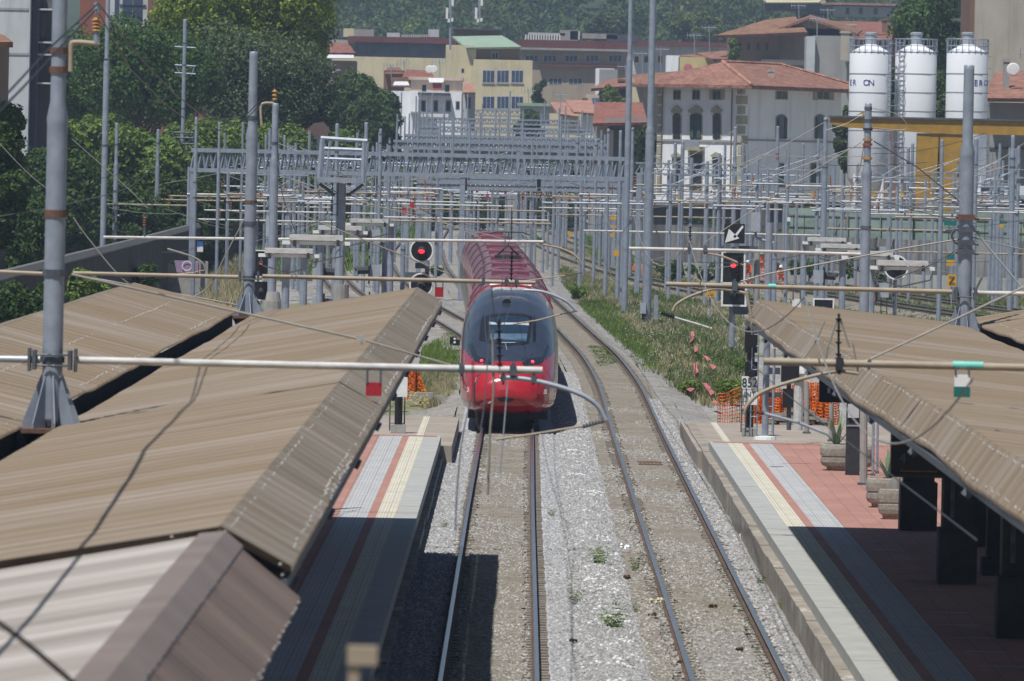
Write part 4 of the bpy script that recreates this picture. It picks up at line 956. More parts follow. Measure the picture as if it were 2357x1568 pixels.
# ================= signals =================
SG='railway signals'
def round_head(t,cx,cy,r,Y,lit=True):
    c=P(cx,cy,Y); R_=r*Y/F; q=MB(); q.cyl(c+Vector((0,.05,0)),c,R_,n=28); h=q.build('signal_disc',M['black'],t)
    q=MB(); n=28; vs=[]
    for i in range(n):
        a=2*math.pi*i/n; d=Vector((math.cos(a),0,math.sin(a)))
        vs+=[c+d*R_*.985+Vector((0,-.02,0)),c+d*R_*.86+Vector((0,-.02,0)),c+d*R_*.86+Vector((0,.01,0)),c+d*R_*1.0+Vector((0,.01,0))]
    q.add(vs,[(4*i+j,4*i+(j+1)%4,4*((i+1)%n)+(j+1)%4,4*((i+1)%n)+j) for i in range(n) for j in range(4)]); q.build('white_rim',M['white_paint'],h)
    hood(t,h,c+Vector((0,0,0)),R_*.30,lit)
    return h
def hood(t,h,c,r,lit):
    q=MB(); n=14; vs=[]; L_=.55
    for i in range(n+1):
        a=-math.pi*.12+math.pi*1.24*i/n; d=Vector((math.cos(a),0,math.sin(a)))*r*1.15
        vs+=[c+d+Vector((0,-.01,0)),c+d*.95+Vector((0,-L_,-.10))]
    q.add(vs,[(2*i,2*i+1,2*i+3,2*i+2) for i in range(n)]); q.build('hood',M['dark'],h)
    q=MB(); q.cyl(c+Vector((0,.02,0)),c+Vector((0,-.03,0)),r*.85,n=18); q.build('lamp',M['red_light'] if lit else M['galv_dark'],h)
def square_head(t,x0,y0,x1,y1,Y,ly,lit=True):
    a,b=P(x0,y0,Y),P(x1,y1,Y); q=MB(); q.box((a.x,Y-.03,b.z),(b.x,Y+.08,a.z)); h=q.build('signal_board',M['black'],t)
    w=(b.x-a.x)*.085; q=MB()
    q.box((a.x-w,Y-.05,b.z-w),(a.x,Y+.05,a.z+w)); q.box((b.x,Y-.05,b.z-w),(b.x+w,Y+.05,a.z+w)); q.box((a.x,Y-.05,a.z),(b.x,Y+.05,a.z+w)); q.box((a.x,Y-.05,b.z-w),(b.x,Y+.05,b.z)); q.build('white_border',M['white_paint'],h)
    c=P((x0+x1)/2,ly,Y); c.y=Y-.03; hood(t,h,c,(b.x-a.x)*.16,lit); return h
def post(t,x,y0,y1,Y,r,m_='galv',name='post'):
    a,b=P(x,y0,Y),P(x,y1,Y); q=MB(); q.cyl((a.x,Y+.15,b.z),(a.x,Y+.15,a.z),r,n=10); return q.build(name,M[m_],t)
def ladder(t,x0,x1,y0,y1,Y,m_='galv_dark'):
    a,b=P(x0,y0,Y),P(x1,y1,Y); q=MB(); q.cyl((a.x,Y,b.z),(a.x,Y,a.z),.018,n=4); q.cyl((b.x,Y,b.z),(b.x,Y,a.z),.018,n=4); z=b.z+.2
    while z<a.z: q.cyl((a.x,Y,z),(b.x,Y,z),.012,n=4); z+=.32
    return q.build('ladder',M[m_],t)
Y=264
t=thing('railway_signal','pair of round white rimmed signals left of the train, upper one showing red','signal',P(968,720,Y),SG)
round_head(t,970,577,28,Y); round_head(t,969,656,28,Y,False)
post(t,983,600,760,Y+.4,.09); [MB().box((P(x0,y1,Y).x,Y+.1,P(x0,y1,Y).z),(P(x1,y0,Y).x,Y+.45,P(x1,y0,Y).z)).build('bracket',M['galv_dark'],t) for x0,y0,x1,y1 in ((932,628,985,640),(955,606,978,618))]
Y=300
t=thing('railway_signal','square white bordered signal showing red under an arrow board','signal',P(1688,798,Y),SG)
square_head(t,1664,582,1710,656,Y,610); square_head(t,1664,654,1713,702,Y,676,False)
post(t,1688,555,798,Y+.2,.13); 
a,b=P(1667,515,Y-.2),P(1713,561,Y-.2); q=MB(); q.box((a.x,Y-.24,b.z),(b.x,Y-.16,a.z)); ab=q.build('arrow_board',M['black'],t)
q=MB(); A_=lambda x,y:P(x,y,Y-.26); q.slab([A_(1668,559),A_(1677,527),A_(1701,549)],(0,-1,0),.02); q.slab([A_(1687,545),A_(1708,519),A_(1711,523),A_(1691,549)],(0,-1,0),.02); q.build('arrow',M['white_paint'],ab)
[MB().box((P(x0,y1,Y).x,Y+.1,P(x0,y1,Y).z),(P(x1,y0,Y).x,Y+.3,P(x1,y0,Y).z)).build('bracket',M['galv_dark'],t) for x0,y0,x1,y1 in ((1690,705,1745,724),(1700,567,1745,574))]; post(t,1743,567,735,Y+.5,.13,'concrete')
Y=262
t=thing('railway_signal','round white rimmed unlit signal behind the roof of the right canopy','signal',P(2062,760,Y),SG)
round_head(t,2062,616,29,Y,False); post(t,2060,645,765,Y+.3,.07); ladder(t,2028,2040,650,730,Y+.3)
Y=225
t=thing('railway_signal','square signal half hidden behind the conical footed left mast, showing red','signal',P(603,700,Y),SG)
square_head(t,586,578,616,636,Y,605); square_head(t,586,648,616,690,Y,668,False); post(t,616,560,700,Y+.4,.1)
def side_signal(label,hs,px,Y,ybot,flip=1,rnd=False):
    t=thing('railway_signal',label,'signal',P(px,ybot,Y),SG)
    post(t,px,min(h[1] for h in hs)-12,ybot,Y+.35,.09); 
    for x,y,w in hs:
        s=flip; a,b=P(x,y,Y),P(x+w,y+w*1.3,Y); q=MB(); q.box((a.x,Y-.2,b.z),(b.x,Y+.25,a.z)); h=q.build('lamp_box',M['galv_new'],t)
        xf=x if s<0 else x+w; zc=y+w*.55; e=P(xf,y-6,Y); f_=P(xf,y+w*1.5,Y)
        q=MB(); c=P(xf,zc,Y); 
        if rnd: q.cyl(c,c+Vector((s*.05,0,0)),.52,n=20)
        else: q.box((c.x,Y-.4,f_.z),(c.x+s*.05,Y+.4,e.z))
        q.build('signal_board',M['black'],t)
        q=MB(); L_=1.25*w*Y/F; q.cyl(c,c+Vector((s*L_,0,-.03)),.15,.15,10); q.cyl(c+Vector((s*L_,0,.02)),c+Vector((s*L_*1.25,0,.08)),.12,.03,8); q.build('hood',M['dark'],h)
        q=MB(); q.box((b.x if s<0 else a.x,Y+.0,f_.z),((b.x+.25) if s<0 else (a.x-.25),Y+.3,f_.z+.12)); q.build('bracket',M['galv_dark'],t)
side_signal('three stacked grey signal boxes with black hoods pointing left, above the left canopy',[(851,529,24),(851,609,23),(851,692,22)],886,262,735,-1,True)
side_signal('two grey signal boxes with hoods pointing right, left of the lattice legged post',[(719,612,24),(718,682,25)],738,250,735,1)
side_signal('grey signal boxes with hoods pointing right beside the arrow signal',[(1877,557,22),(1871,622,23)],1850,280,725,1)
side_signal('grey signal boxes with round boards seen edge on, right of the villa mast',[(2018,568,20),(2018,651,26)],1993,262,730,-1,True)
# distant board signal seen from behind
Y=262; t=thing('railway_signal','dark unlit signal board low behind the right canopy roof edge','signal',P(1885,720,Y),SG)
square_head(t,1874,690,1915,735,Y,712,False)
# electrical cabinet on bracket
Y=270; t=thing('equipment_box','grey cabinet on an angled arm right of the arrow board','box',P(1740,560,Y))
sign(t,1728,489,1748,533,Y,'galv_new','cabinet',t=.2); q=MB(); q.tube([P(1738,534,Y),P(1740,548,Y),P(1780,560,Y),P(1782,575,Y)],.06); q.build('arm',M['galv'],t); post(t,1783,555,720,Y,.1)
# ---- switch frames: pale trough on a post with wire hoop ----
def switch_frame(x0,y0,x1,Y,ybot,label,px=None):
    t=thing('switch_frame',label,'track equipment',P((x0+x1)/2,ybot,Y),'white topped switch frames'); w=x1-x0; k=w/150
    def bar(n,xa,ya,xb,yb,d,m_): 
        a,b=P(xa,ya,Y),P(xb,yb,Y); zz=(P((xa+xb)/2,ya,Y).z,P((xa+xb)/2,yb,Y).z); q=MB(); q.box((a.x,Y-d,zz[1]),(b.x,Y+d,zz[0])); return q.build(n,M[m_],t)
    bar('cover',x0+16*k,y0,x1-16*k,y0+12*k,.32,'white_pipe'); bar('beam',x0,y0+14*k,x1,y0+22*k,.2,'white_paint'); 
    for f in (.18,.82): bar('saddle',x0+w*f-3*k,y0+11*k,x0+w*f+3*k,y0+25*k,.34,'dark')
    q=MB(); q.tube([P(x0+5*k,y0+22*k,Y),P(x0+10*k,y0+42*k,Y),P((x0+x1)/2,y0+62*k,Y)],.02,5); q.tube([P(x1-2*k,y0+22*k,Y),P(x1-10*k,y0+46*k,Y),P((x0+x1)/2,y0+60*k,Y)],.02,5); q.build('wire_hoop',M['wire_light'],t)
    post(t,px or (x0+x1)/2,y0+20*k,ybot,Y,.11)
switch_frame(595,572,735,190,725,'white topped switch frame lowest of the left cluster, before the red square signal',658)
switch_frame(650,541,806,205,715,'white topped switch frame above the red hanging plate',700)
switch_frame(720,520,846,225,700,'white topped switch frame by the top grey signal box',738)
switch_frame(795,504,906,245,690,'white topped switch frame farthest back of the left cluster',0 or 900)
switch_frame(2002,600,2150,190,790,'white topped switch frame crossing the unlit round signal',2005)
switch_frame(1936,578,2068,205,760,'white topped switch frame just above the one on the round signal',1995)
switch_frame(1876,562,1990,225,740,'white topped switch frame between the grey signal boxes',1940)
switch_frame(1846,547,1958,245,725,'highest white topped switch frame right of the arrow board',1850)
# ---- steel platform frame ----
Y=212; t=thing('gantry_platform','steel service platform frame on a post above the left signals','gantry',P(786,720,Y))
q=MB(); 
def bm(x0,y0,x1,y1,r=.07): q.cyl(P(x0,y0,Y),P(x1,y1,Y),r,n=6)
bm(738,318,845,325,.07); bm(745,342,840,346,.06); bm(746,365,838,369,.05); bm(742,320,735,412,.09); bm(838,324,836,412,.08); bm(760,322,750,412,.05); bm(846,326,840,400,.05); q.build('frame',M['galv'],t)
q=MB(); a,b=P(732,408,Y),P(838,422,Y); q.box((a.x,Y-.7,b.z),(b.x,Y+.7,a.z)); q.build('deck',M['galv'],t)
[MB().cyl(P(a_,b_,Y),P(c_,d_,Y),.05,n=6).build('brace',M['galv_dark'],t) for a_,b_,c_,d_ in ((735,423,770,450),(836,425,800,450))]; post(t,785,422,735,Y-.15,.15); ladder(t,765,775,420,560,Y-.3)
MB().cyl(P(784,655,Y),P(784,735,Y),.24,n=12).build('post_foot',M['concrete'],t)
# rusty tilted drum-like roof behind (derelict turret)
Y=500; t=thing('hopper','rusty dark tilted hopper roof showing over the steel frame','hopper',P(735,320,Y))
q=MB(); q.add([P(700,305,Y),P(722,284,Y),P(745,281,Y),P(758,300,Y),P(752,318,Y),P(715,312,Y)]+[P(706,304,Y+3),P(724,286,Y+3),P(745,284,Y+3),P(760,300,Y+3),P(752,318,Y+3),P(718,312,Y+3)],[(5,4,3,2,1,0),(6,7,8,9,10,11)]+[(i,(i+1)%6,6+(i+1)%6,6+i) for i in range(6)]); q.build('shell',mat('drum',(.10,.09,.09),(.16,.08,.06),.6,.6),t)
post(t,735,315,470,Y,.5,'galv_dark')
mat('galv_teal',(.26,.33,.34),(.2,.26,.27),1,.6)
Y=G(423,640).y; t=mast('wood like post with two crossarms and a lattice work box, in the hedge',426,45,421,Y,-.3,9,(),(100,150,250),'galv_dark',name='utility_pole',cat='pole',group='utility poles',m_='galv')
q=MB()
for y_ in (108,150,168): q.cyl(P(402,y_,Y),P(450,y_+3,Y),.05,n=4)
q.cyl(P(404,152,Y),P(424,185,Y),.03,n=4); q.cyl(P(448,152,Y),P(440,175,Y),.03,n=4); q.build('crossarm',M['galv'],t)
q=MB(); 
for y_ in (305,317,331): q.cyl(P(400,y_,Y-.4),P(446,y_+1,Y-.4),.06,n=4)
for x_ in (400,412,424,436,446): q.cyl(P(x_,304,Y-.4),P(x_,332,Y-.4),.05,n=4)
q.build('switch_box',M['galv_dark'],t); tube(t,'conduit',[(419,330),(416,430),(415,620)],Y-.3,.03,'rust'); tube(t,'conduit',[(432,330),(434,430),(436,620)],Y-.3,.025,'rust')
Y=600; t=thing('street_lamp','slim street lamp with curved arm before the poplar trees','street lamp',(P(760,300,Y).x,Y,-.4)); x_=P(762,300,Y).x
q=MB(); q.cyl((x_,Y,-.4),(x_,Y,P(762,175,Y).z),.12,.07,8); q.tube([P(762,176,Y),P(764,168,Y),P(772,165,Y)],.05); q.build('pole',M['galv'],t); q=MB(); a=P(770,163,Y); q.box(a,a+Vector((.5,.2,.12))); q.build('lamp_head',M['galv_new'],t)
# ---- gantries (truss) ----
def truss(label,x0,x1,yt,yb,Y,legs,pitch_px,d=.9,r=.06,base=-.3,gr='lattice gantries',pts2=None,m_='galv'):
    c=P((x0+x1)/2,(yt+yb)/2,Y); t=thing('lattice_gantry',label,'gantry',(c.x,Y,base),gr)
    xa=P(x0,(yt+yb)/2,Y).x; xb=P(x1,(yt+yb)/2,Y).x; zt=P((x0+x1)/2,yt,Y).z; zb=P((x0+x1)/2,yb,Y).z
    q=MB()
    for yy in (Y-d/2,Y+d/2):
        for z in (zt,zb): q.box((xa,yy-r,z-r),(xb,yy+r,z+r))
    q.build('chord',M[m_],t)
    q=MB(); n=int((x1-x0)/pitch_px); 
    for i in range(n):
        a=xa+(xb-xa)*i/n; b=xa+(xb-xa)*(i+.5)/n; c_=xa+(xb-xa)*(i+1)/n
        for yy in (Y-d/2,Y+d/2): q.cyl((a,yy,zb),(b,yy,zt),r*.5,n=4,caps=False); q.cyl((b,yy,zt),(c_,yy,zb),r*.5,n=4,caps=False)
        q.cyl((a,Y-d/2,zt),(b,Y+d/2,zt),r*.45,n=4,caps=False); q.cyl((b,Y+d/2,zb),(c_,Y-d/2,zb),r*.45,n=4,caps=False)
    q.build('lattice',M[m_],t)
    for lx in legs:
        x=P(lx,yb,Y).x; q=MB()
        for yy in (Y-d/2,Y+d/2): q.box((x-.14,yy-.08,base),(x+.14,yy+.08,zb))
        z=base+.5
        while z<zb-1: q.cyl((x,Y-d/2,z),(x,Y+d/2,z+.9),.04,n=4); z+=1.1
        q.build('leg',M[m_],t)
    return t
GT=truss('long lattice gantry spanning from the hedge trees to the tall pole','x' and 440,1446,356,402,392,(445,1438,1065),17,1.2,.11)
for x in (452,505,558,614): 
    pass
q=MB()
for x in (1240,1070,870): q.cyl(P(x,400,392),P(x,440,392),.12,n=6)
q.build('hanger',M['galv_dark'],GT)
truss('short lattice gantry before the villa facade',1462,1720,378,402,430,(1470,1712),26,.8,.045,gr='lattice gantries')
k=0
for yt,yb,x0,x1,Y,lb in ((330,345,905,1400,560,'first lattice gantry behind the long one'),(316,326,930,1380,640,'second lattice gantry behind the long one'),(296,306,960,1375,760,'middle lattice gantry of the distant rank'),(276,286,985,1335,860,'second highest lattice gantry of the distant rank'),(256,268,1015,1330,960,'highest and farthest bluish lattice gantry'),(424,436,960,1440,470,'low lattice gantry seen under the long one'),(412,420,1010,1420,520,'lattice gantry just under the long one')):
    truss(lb,x0,x1,yt,yb,Y,(x0+6,x1-6,(x0+x1)/2+40) if yt<400 else (x0+6,x1-6),11,1.6,.10); k+=1
Y=705; t=thing('footbridge','grey blue service footbridge crossing behind the long lattice gantry','bridge',(P(1170,330,Y).x,Y,-.4))
def fb(n,x0,y0,x1,y1,m_,d=.8,yo=0):
    xa,xb=P(x0,(y0+y1)/2,Y).x,P(x1,(y0+y1)/2,Y).x; xm=(x0+x1)/2; q=MB(); q.box((xa,Y-d+yo,P(xm,y1,Y).z),(xb,Y+d+yo,P(xm,y0,Y).z)); return q.build(n,M[m_],t)
fb('top_beam',950,317,1392,324,'galv_new'); fb('deck',950,343,1392,349,'galv_new',1.2); fb('screen',950,349,1392,364,'galv_teal',.3,.2); q=MB()
xa,xb=P(955,330,Y).x,P(1390,330,Y).x; za,zb=P(1170,343,Y).z,P(1170,324,Y).z; n=34
for i in range(n): a=xa+(xb-xa)*i/n; b=xa+(xb-xa)*(i+.5)/n; c_=xa+(xb-xa)*(i+1)/n; q.cyl((a,Y-.7,za),(b,Y-.7,zb),.09,n=4); q.cyl((b,Y-.7,zb),(c_,Y-.7,za),.09,n=4)
q.build('lattice',M['galv'],t)
for x in (975,1180,1365): x_=P(x,350,Y).x; MB().box((x_-.4,Y-.5,-.4),(x_+.4,Y+.5,za-.3)).build('pier',M['concrete'],t)
# distant thin masts
dm=[(915,272,470,700),(922,270,470,700),(932,268,470,720),(942,262,470,740),(951,268,470,760),(962,270,470,780),(974,262,470,800),(986,265,470,820),(998,270,460,840),(1340,255,470,760),(1352,262,480,740),(1360,290,480,700),(1372,292,500,680),(1384,300,500,650),(1392,310,500,640),(1008,250,450,900),(1110,240,450,950),(1222,250,450,950),(1290,256,450,900),(905,275,470,690),(1246,262,450,880),(1050,262,450,900),(1150,262,450,900),(1180,300,480,620),(1095,300,480,640),(1040,340,500,540),(1135,345,500,540),(1265,330,520,520),(1225,345,500,560),(820,330,560,520),(728,330,560,560),(594,330,600,480),(1625,385,520,470),(1730,400,520,450),(1940,400,560,430),(2050,390,560,440),(2130,410,560,430),(2290,400,600,410)]
for i,(x,yt,yb,Y) in enumerate(dm):
    s=F/Y; top=P(x,yt,Y); t_='left' if x<1000 else 'right' if x>1330 else 'middle'
    q=MB(); q.cyl((top.x,Y,-.3),(top.x,Y,top.z),.13,.09,6); q.box((top.x-1.3,Y-.05,5.3),(top.x+1.3,Y+.05,5.38))
    q.build('distant_mast',M['galv'],label='thin distant mast among the far gantries over the train' if 900<x<1400 else 'thin mast standing far back in the wire web beside the main tracks',cat='mast',group='distant masts' if 900<x<1400 else 'thin masts far back')
# distant arms & coloured plates as things on far cantilevers
def far_arm(x0,y,x1,Y,m_,lab):
    t=thing('cantilever_arm',lab,'pole arm',P(x0,y,Y),'far cantilever arms'); 
    tube(t,'arm_pipe',[(x0,y),(x1,y+(x1-x0)*.0209)],Y,.06,m_,5); xm=random.choice((x0+4,x1-4)); x=P(xm,y,Y).x; q=MB(); q.cyl((x,Y+.1,-.3),(x,Y+.1,P(xm,y,Y).z+1.6),.11,n=6); q.build('post',M['galv'],t)
    xi=random.uniform(x0,x1); insul(t,(xi,y-2),(xi,y-2-.5*F/Y),Y,.09,3,'insul_red')
rf=random.Random(31)
for k in range(95):
    if k<48: x=rf.uniform(905,1405); Y=rf.uniform(480,930); zt=rf.uniform(8.5,12.5)*(1+.25*(Y>700)); lab,gr_='thin distant mast among the far gantries over the train','distant masts'
    else: x=rf.uniform(470,900) if k%2 else rf.uniform(1500,2350); Y=rf.uniform(400,470); zt=rf.uniform(7.5,9.5); lab,gr_='thin mast standing far back in the wire web beside the main tracks','thin masts far back'
    b=P(x,400,Y); q=MB(); q.cyl((b.x,Y,-.3),(b.x,Y,zt),.13,.09,6)
    for z in (rf.uniform(5,5.6),rf.uniform(6.3,7.4)): a_=rf.uniform(.5,3.5); s_=rf.choice((-1,1)); q.cyl((b.x-s_*.3,Y-.15,z),(b.x+s_*a_,Y-.15,z),.05,n=5); q.cyl((b.x,Y-.15,z+.9),(b.x+s_*a_*.8,Y-.15,z),.025,n=4)
    q.build('distant_mast',M['galv'],label=lab,cat='mast',group=gr_)
fa=[(430,447,640,420),(560,438,760,470),(640,452,830,440),(700,428,900,520),(820,443,1010,450),(905,432,1090,520),(985,425,1150,580),(1060,437,1230,500),(1080,418,1240,640),(1140,428,1300,560),(1190,447,1340,470),(1230,434,1400,520),(1260,424,1380,600),(1330,440,1480,480),(1400,431,1540,500),(1480,446,1640,470),(1560,462,1700,420),(1640,440,1780,480),(1745,458,1900,440),(1830,447,1990,460),(1900,482,2080,400),(1980,456,2150,440),(2060,500,2280,380),(2140,446,2300,450),(2190,462,2350,430),(520,462,690,410),(480,430,600,500),(350,440,520,450)]
fa+=[(lambda x,l:(x,rf.uniform(424,470),x+l,rf.uniform(390,560)))(rf.uniform(500,2150),rf.uniform(90,220)) for _ in range(34)]
for i,(x0,y,x1,Y) in enumerate(fa): far_arm(x0,y,x1,Y,('white_pipe','tan_pipe','galv_new')[i%3],'far horizontal arm pipe on a thin post in the wire web')
for i,(x,y,w,h,Y,c_) in enumerate([(905,452,6,12,450,'blue_sign'),(935,449,5,8,450,'blue_sign'),(980,455,5,8,450,'red_sign'),(1000,445,6,8,520,'red_sign'),(1095,435,6,9,520,'red_sign'),(1118,447,7,9,480,'red_sign'),(1160,438,6,9,500,'red_sign'),(1200,452,6,8,470,'red_sign'),(1240,452,5,6,470,'red_sign'),(1320,445,8,10,480,'teal'),(1358,452,8,9,470,'teal'),(1480,450,8,7,470,'yellow_sign'),(1555,448,7,8,470,'yellow_sign'),(1585,462,8,9,430,'yellow_sign'),(1620,470,6,7,420,'yellow_sign'),(1700,455,8,8,470,'yellow_sign'),(1770,462,7,7,430,'yellow_sign'),(1865,446,7,7,430,'yellow_sign'),(2005,446,8,7,430,'yellow_sign'),(2072,446,7,8,430,'yellow_sign'),(2165,472,8,8,420,'yellow_sign'),(2330,452,7,10,430,'teal')]):
    a,b=P(x,y,Y),P(x+w,y+h,Y); q=MB(); q.box((a.x,Y-.03,b.z),(b.x,Y,a.z)); q.cyl((a.x*.5+b.x*.5,Y,a.z),(a.x*.5+b.x*.5,Y,a.z+.35),.02,n=4)
    q.build('zone_plate',M[c_],label=f"tiny {dict(blue_sign='blue',red_sign='red',teal='teal green',yellow_sign='yellow')[c_]} plate hanging from a far arm pipe",cat='sign',group='far hanging plates')
# yellow lettered boards
for x0,y0,x1,y1,s_,lab in ((2180,632,2200,660,'Z','yellow board lettered Z left of the conical footed right mast'),(1623,664,1646,684,'','yellow framed plate in the grass near the flowery verge')):
    Y=330 if s_=='Z' else 262; t=thing('sign',lab,'sign',P(x0,y1,Y)); h=sign(t,x0,y0,x1,y1,Y,'yellow_sign','sign_face'); post(t,(x0+x1)/2,y1-2,G((x0+x1)/2,y1+40).y and y1+46,Y,.03)
    if s_: c=P((x0+x1)/2,(y0+y1)/2,Y-.05); text('Z',c,.5,'dark',h,(R(90),0,0))
    else:
        q=MB(); a,b=P(x0+5,y0+10,Y),P(x1-5,y1-5,Y); q.box((a.x,Y-.04,b.z),(b.x,Y-.025,a.z)); q.build('small_print',M['ochre'],h)
for x0,y0,x1,y1 in ((1404,498,1418,506),(1404,519,1418,524),(1404,537,1415,545),(1412,576,1424,590),(1308,533,1314,546)):
    Y=350; t=thing('sign','small yellow plate fixed low on a verge mast','sign',P(x0,y1,Y),'yellow plates on verge masts'); sign(t,x0,y0,x1,y1,Y,'yellow_sign','sign_face')
# box at stout pole foot
Y=MS[26][1]; t=thing('equipment_box','grey cabinets strapped to the foot of the stoutest verge pole','box',P(1490,740,Y-.4)); sign(t,1473,697,1486,722,Y-.35,'galv_new','cabinet',t=.12); sign(t,1505,680,1513,735,Y-.3,'galv','cabinet',t=.15); sign(t,1477,722,1484,742,Y-.3,'dark','cable_duct',t=.05)
# ---- people: track workers ----
def person(label,x,yf,Y,hgt,bend=0,face=1,group='track workers'):
    b=P(x,yf,Y); k=hgt/1.75
    J=[(0,0,.92),(0,-.02,1.12),(0,-.03-.25*bend,1.38-.08*bend),(0,-.05-.36*bend,1.52-.12*bend),(0,-.06-.42*bend,1.62-.14*bend),
       (-.10,0,.90),(-.13,-.03,.5),(-.15,.03,.09),(-.15,-.12,.04),(.10,0,.90),(.14,-.05,.5),(.17,.0,.09),(.17,-.15,.04),
       (-.19,-.03-.25*bend,1.37-.08*bend),(-.27,-.08-.3*bend,1.1-.1*bend),(-.18,-.3-.3*bend,1.0-.2*bend),(.19,-.03-.25*bend,1.37-.08*bend),(.28,-.06-.3*bend,1.1-.1*bend),(.16,-.28-.3*bend,.98-.2*bend)]
    E=[(0,1),(1,2),(2,3),(3,4),(0,5),(5,6),(6,7),(7,8),(0,9),(9,10),(10,11),(11,12),(2,13),(13,14),(14,15),(2,16),(16,17),(17,18)]
    rad=[.16,.15,.15,.06,.105,.11,.085,.06,.045,.11,.085,.06,.045,.08,.06,.045,.08,.06,.045]
    me=bpy.data.meshes.new('person'); me.from_pydata([(face*x_*k,y_*k,z_*k) for x_,y_,z_ in J],E,[])
    o=bpy.data.objects.new('person',me); C.objects.link(o); o.location=b; o.rotation_euler=(0,0,random.uniform(-.5,.5)); W[o.name]=Vector((0,0,0))
    md=o.modifiers.new('s','SKIN'); me.skin_vertices.update() if False else None
    for i,r in enumerate(rad): me.skin_vertices[0].data[i].radius=(r*k,r*k*.8)
    me.skin_vertices[0].data[0].use_root=True
    sb=o.modifiers.new('u','SUBSURF'); sb.levels=1; sb.render_levels=1
    dg=bpy.context.evaluated_depsgraph_get(); me2=bpy.data.meshes.new_from_object(o.evaluated_get(dg)); o.modifiers.clear(); o.data=me2; me2.materials.clear(); me2.materials.append(M['hivis']); me2.materials.append(M['skin']); me2.shade_smooth()
    for p_ in me2.polygons:
        c=p_.center; p_.material_index=1 if (c.z>1.50*k-.12*bend) else 0
    prop(o,label,'person',group)
    hz_=(1.66-.14*bend)*k; q=MB(); q.lathe((0,(-.06-.42*bend)*k,hz_),[(.14*k,-.02),(.14*k,.02),(.12*k,.08),(.05*k,.14)],12); q.build('helmet',M['white_paint' if bend else 'dark'],o)
    q=MB(); 
    for z in (.45,.62): 
        for sx in (-.13,.14): q.cyl((face*sx*k,-.03,z*k),(face*sx*k,-.03,(z+.05)*k),.095*k,n=8)
    q.cyl((0,-.03,1.08*k),(0,-.03,1.13*k),.17*k,n=10); q.build('reflective_band',M['white_paint'],o)
    return o
person('worker in orange high visibility suit and dark cap standing beyond the red arrow signal','x' and 1750,645,430,1.75,.25)
person('worker in orange bending down just left of the standing worker',1722,655,425,1.5,.9,-1)
person('worker in orange crouching right of the tall slim signal post',1797,667,420,1.5,.8)
# low dwarf signal near the train
Y=G(1045,800).y; t=thing('dwarf_signal','small black dwarf signal with two white lamps left of the train nose','signal',G(1047,806))
q=MB(); a,b=P(1035,775,Y),P(1058,806,Y); q.box((a.x,Y-.1,-.25),(b.x,Y+.15,a.z-.12)); q.cyl((a.x+.15,Y+.03,a.z-.15),(a.x+.15,Y+.03,a.z),.14,n=10); q.build('housing',M['black'],t)
q=MB(); q.cyl(P(1046,780,Y-.12),P(1046,780,Y-.16),.05,n=10); q.cyl(P(1046,788,Y-.12),P(1046,788,Y-.16),.05,n=10); q.build('lens',M['white_paint'],t)
# ================= platform furniture =================
def at(x,y,z=.55): return G(x,y,z)
def planter(x,y,wpx,label):
    c=at(x,y); w=wpx/(F/c.y)/2; t=thing('planter',label,'planter',c,'concrete planters'); q=MB()
    def rr(wx,wy,z,n=24):
        out=[]
        for i in range(n):
            a=2*math.pi*i/n; ca,sa=math.cos(a),math.sin(a); out.append(c+Vector((wx*math.copysign(abs(ca)**.5,ca),wy*math.copysign(abs(sa)**.5,sa),z)))
        return out
    prof=[(.72,0),(.76,.08),(.92,.12),(.98,.2),(.98,.30),(.93,.31),(.93,.34),(.98,.35),(1,.42),(1,.52),(.95,.6),(.84,.62),(.82,.55)]
    n=24; vs=[]
    for r,z in prof: vs+=rr(w*r,w*.62*r,z)
    q.add(vs,[(j*n+i,j*n+(i+1)%n,(j+1)*n+(i+1)%n,(j+1)*n+i) for j in range(len(prof)-1) for i in range(n)]+[tuple(range((len(prof)-1)*n,len(prof)*n))]); q.build('tub',M['planter'],t,smooth=False)
    return t,c,w
def agave(c,n,h,label):
    t=thing('agave',label,'plant',c,'agave plants'); q=MB()
    for i in range(n):
        a=2*math.pi*i/n+random.uniform(-.3,.3); tilt=random.uniform(.25,.8); d=Vector((math.cos(a)*tilt,math.sin(a)*tilt,1)).normalized(); s_=d.cross(Vector((0,0,1))).normalized() if tilt>.01 else Vector((1,0,0)); hh=h*random.uniform(.7,1.1)
        p0=Vector(c); pts=[]
        for f,w in ((0,.045),(.3,.06),(.7,.04),(1,.004)):
            m_=p0+d*hh*f+Vector((0,0,-.12*f*f*tilt)); pts.append((m_-s_*w,m_+s_*w,m_-Vector((0,0,w*.35))))
        for (a1,b1,c1_),(a2,b2,c2_) in zip(pts,pts[1:]): q.quad(a1,c1_,c2_,a2); q.quad(c1_,b1,b2,c2_)
    q.build('leaves',M['agave'],t); return t
p,c,w=planter(1948,1083,124,'two tier concrete planter behind the dark totem'); agave(c+Vector((-.25,0,.55)),13,.85,'agave in the planter behind the dark totem')
p,c,w=planter(2046,1168,110,'concrete planter with spiky agave left of the departure board'); agave(c+Vector((0,0,.55)),12,.75,'agave left of the departure board')
p,c,w=planter(2062,1195,86,'smaller round edged planter nearest the shaded pillar')
def slim_box(name,label,x0,y0,x1,y1,zb,m_,cat,dep=.2,pn='body'):
    c=at((x0+x1)/2,y1,zb); t=thing(name,label,cat,c); a=P(x0,y0,c.y); b=P(x1,y1,c.y); q=MB(); q.box((a.x,c.y,zb),(b.x,c.y+dep,a.z)); q.build(pn,M[m_],t); return t,c
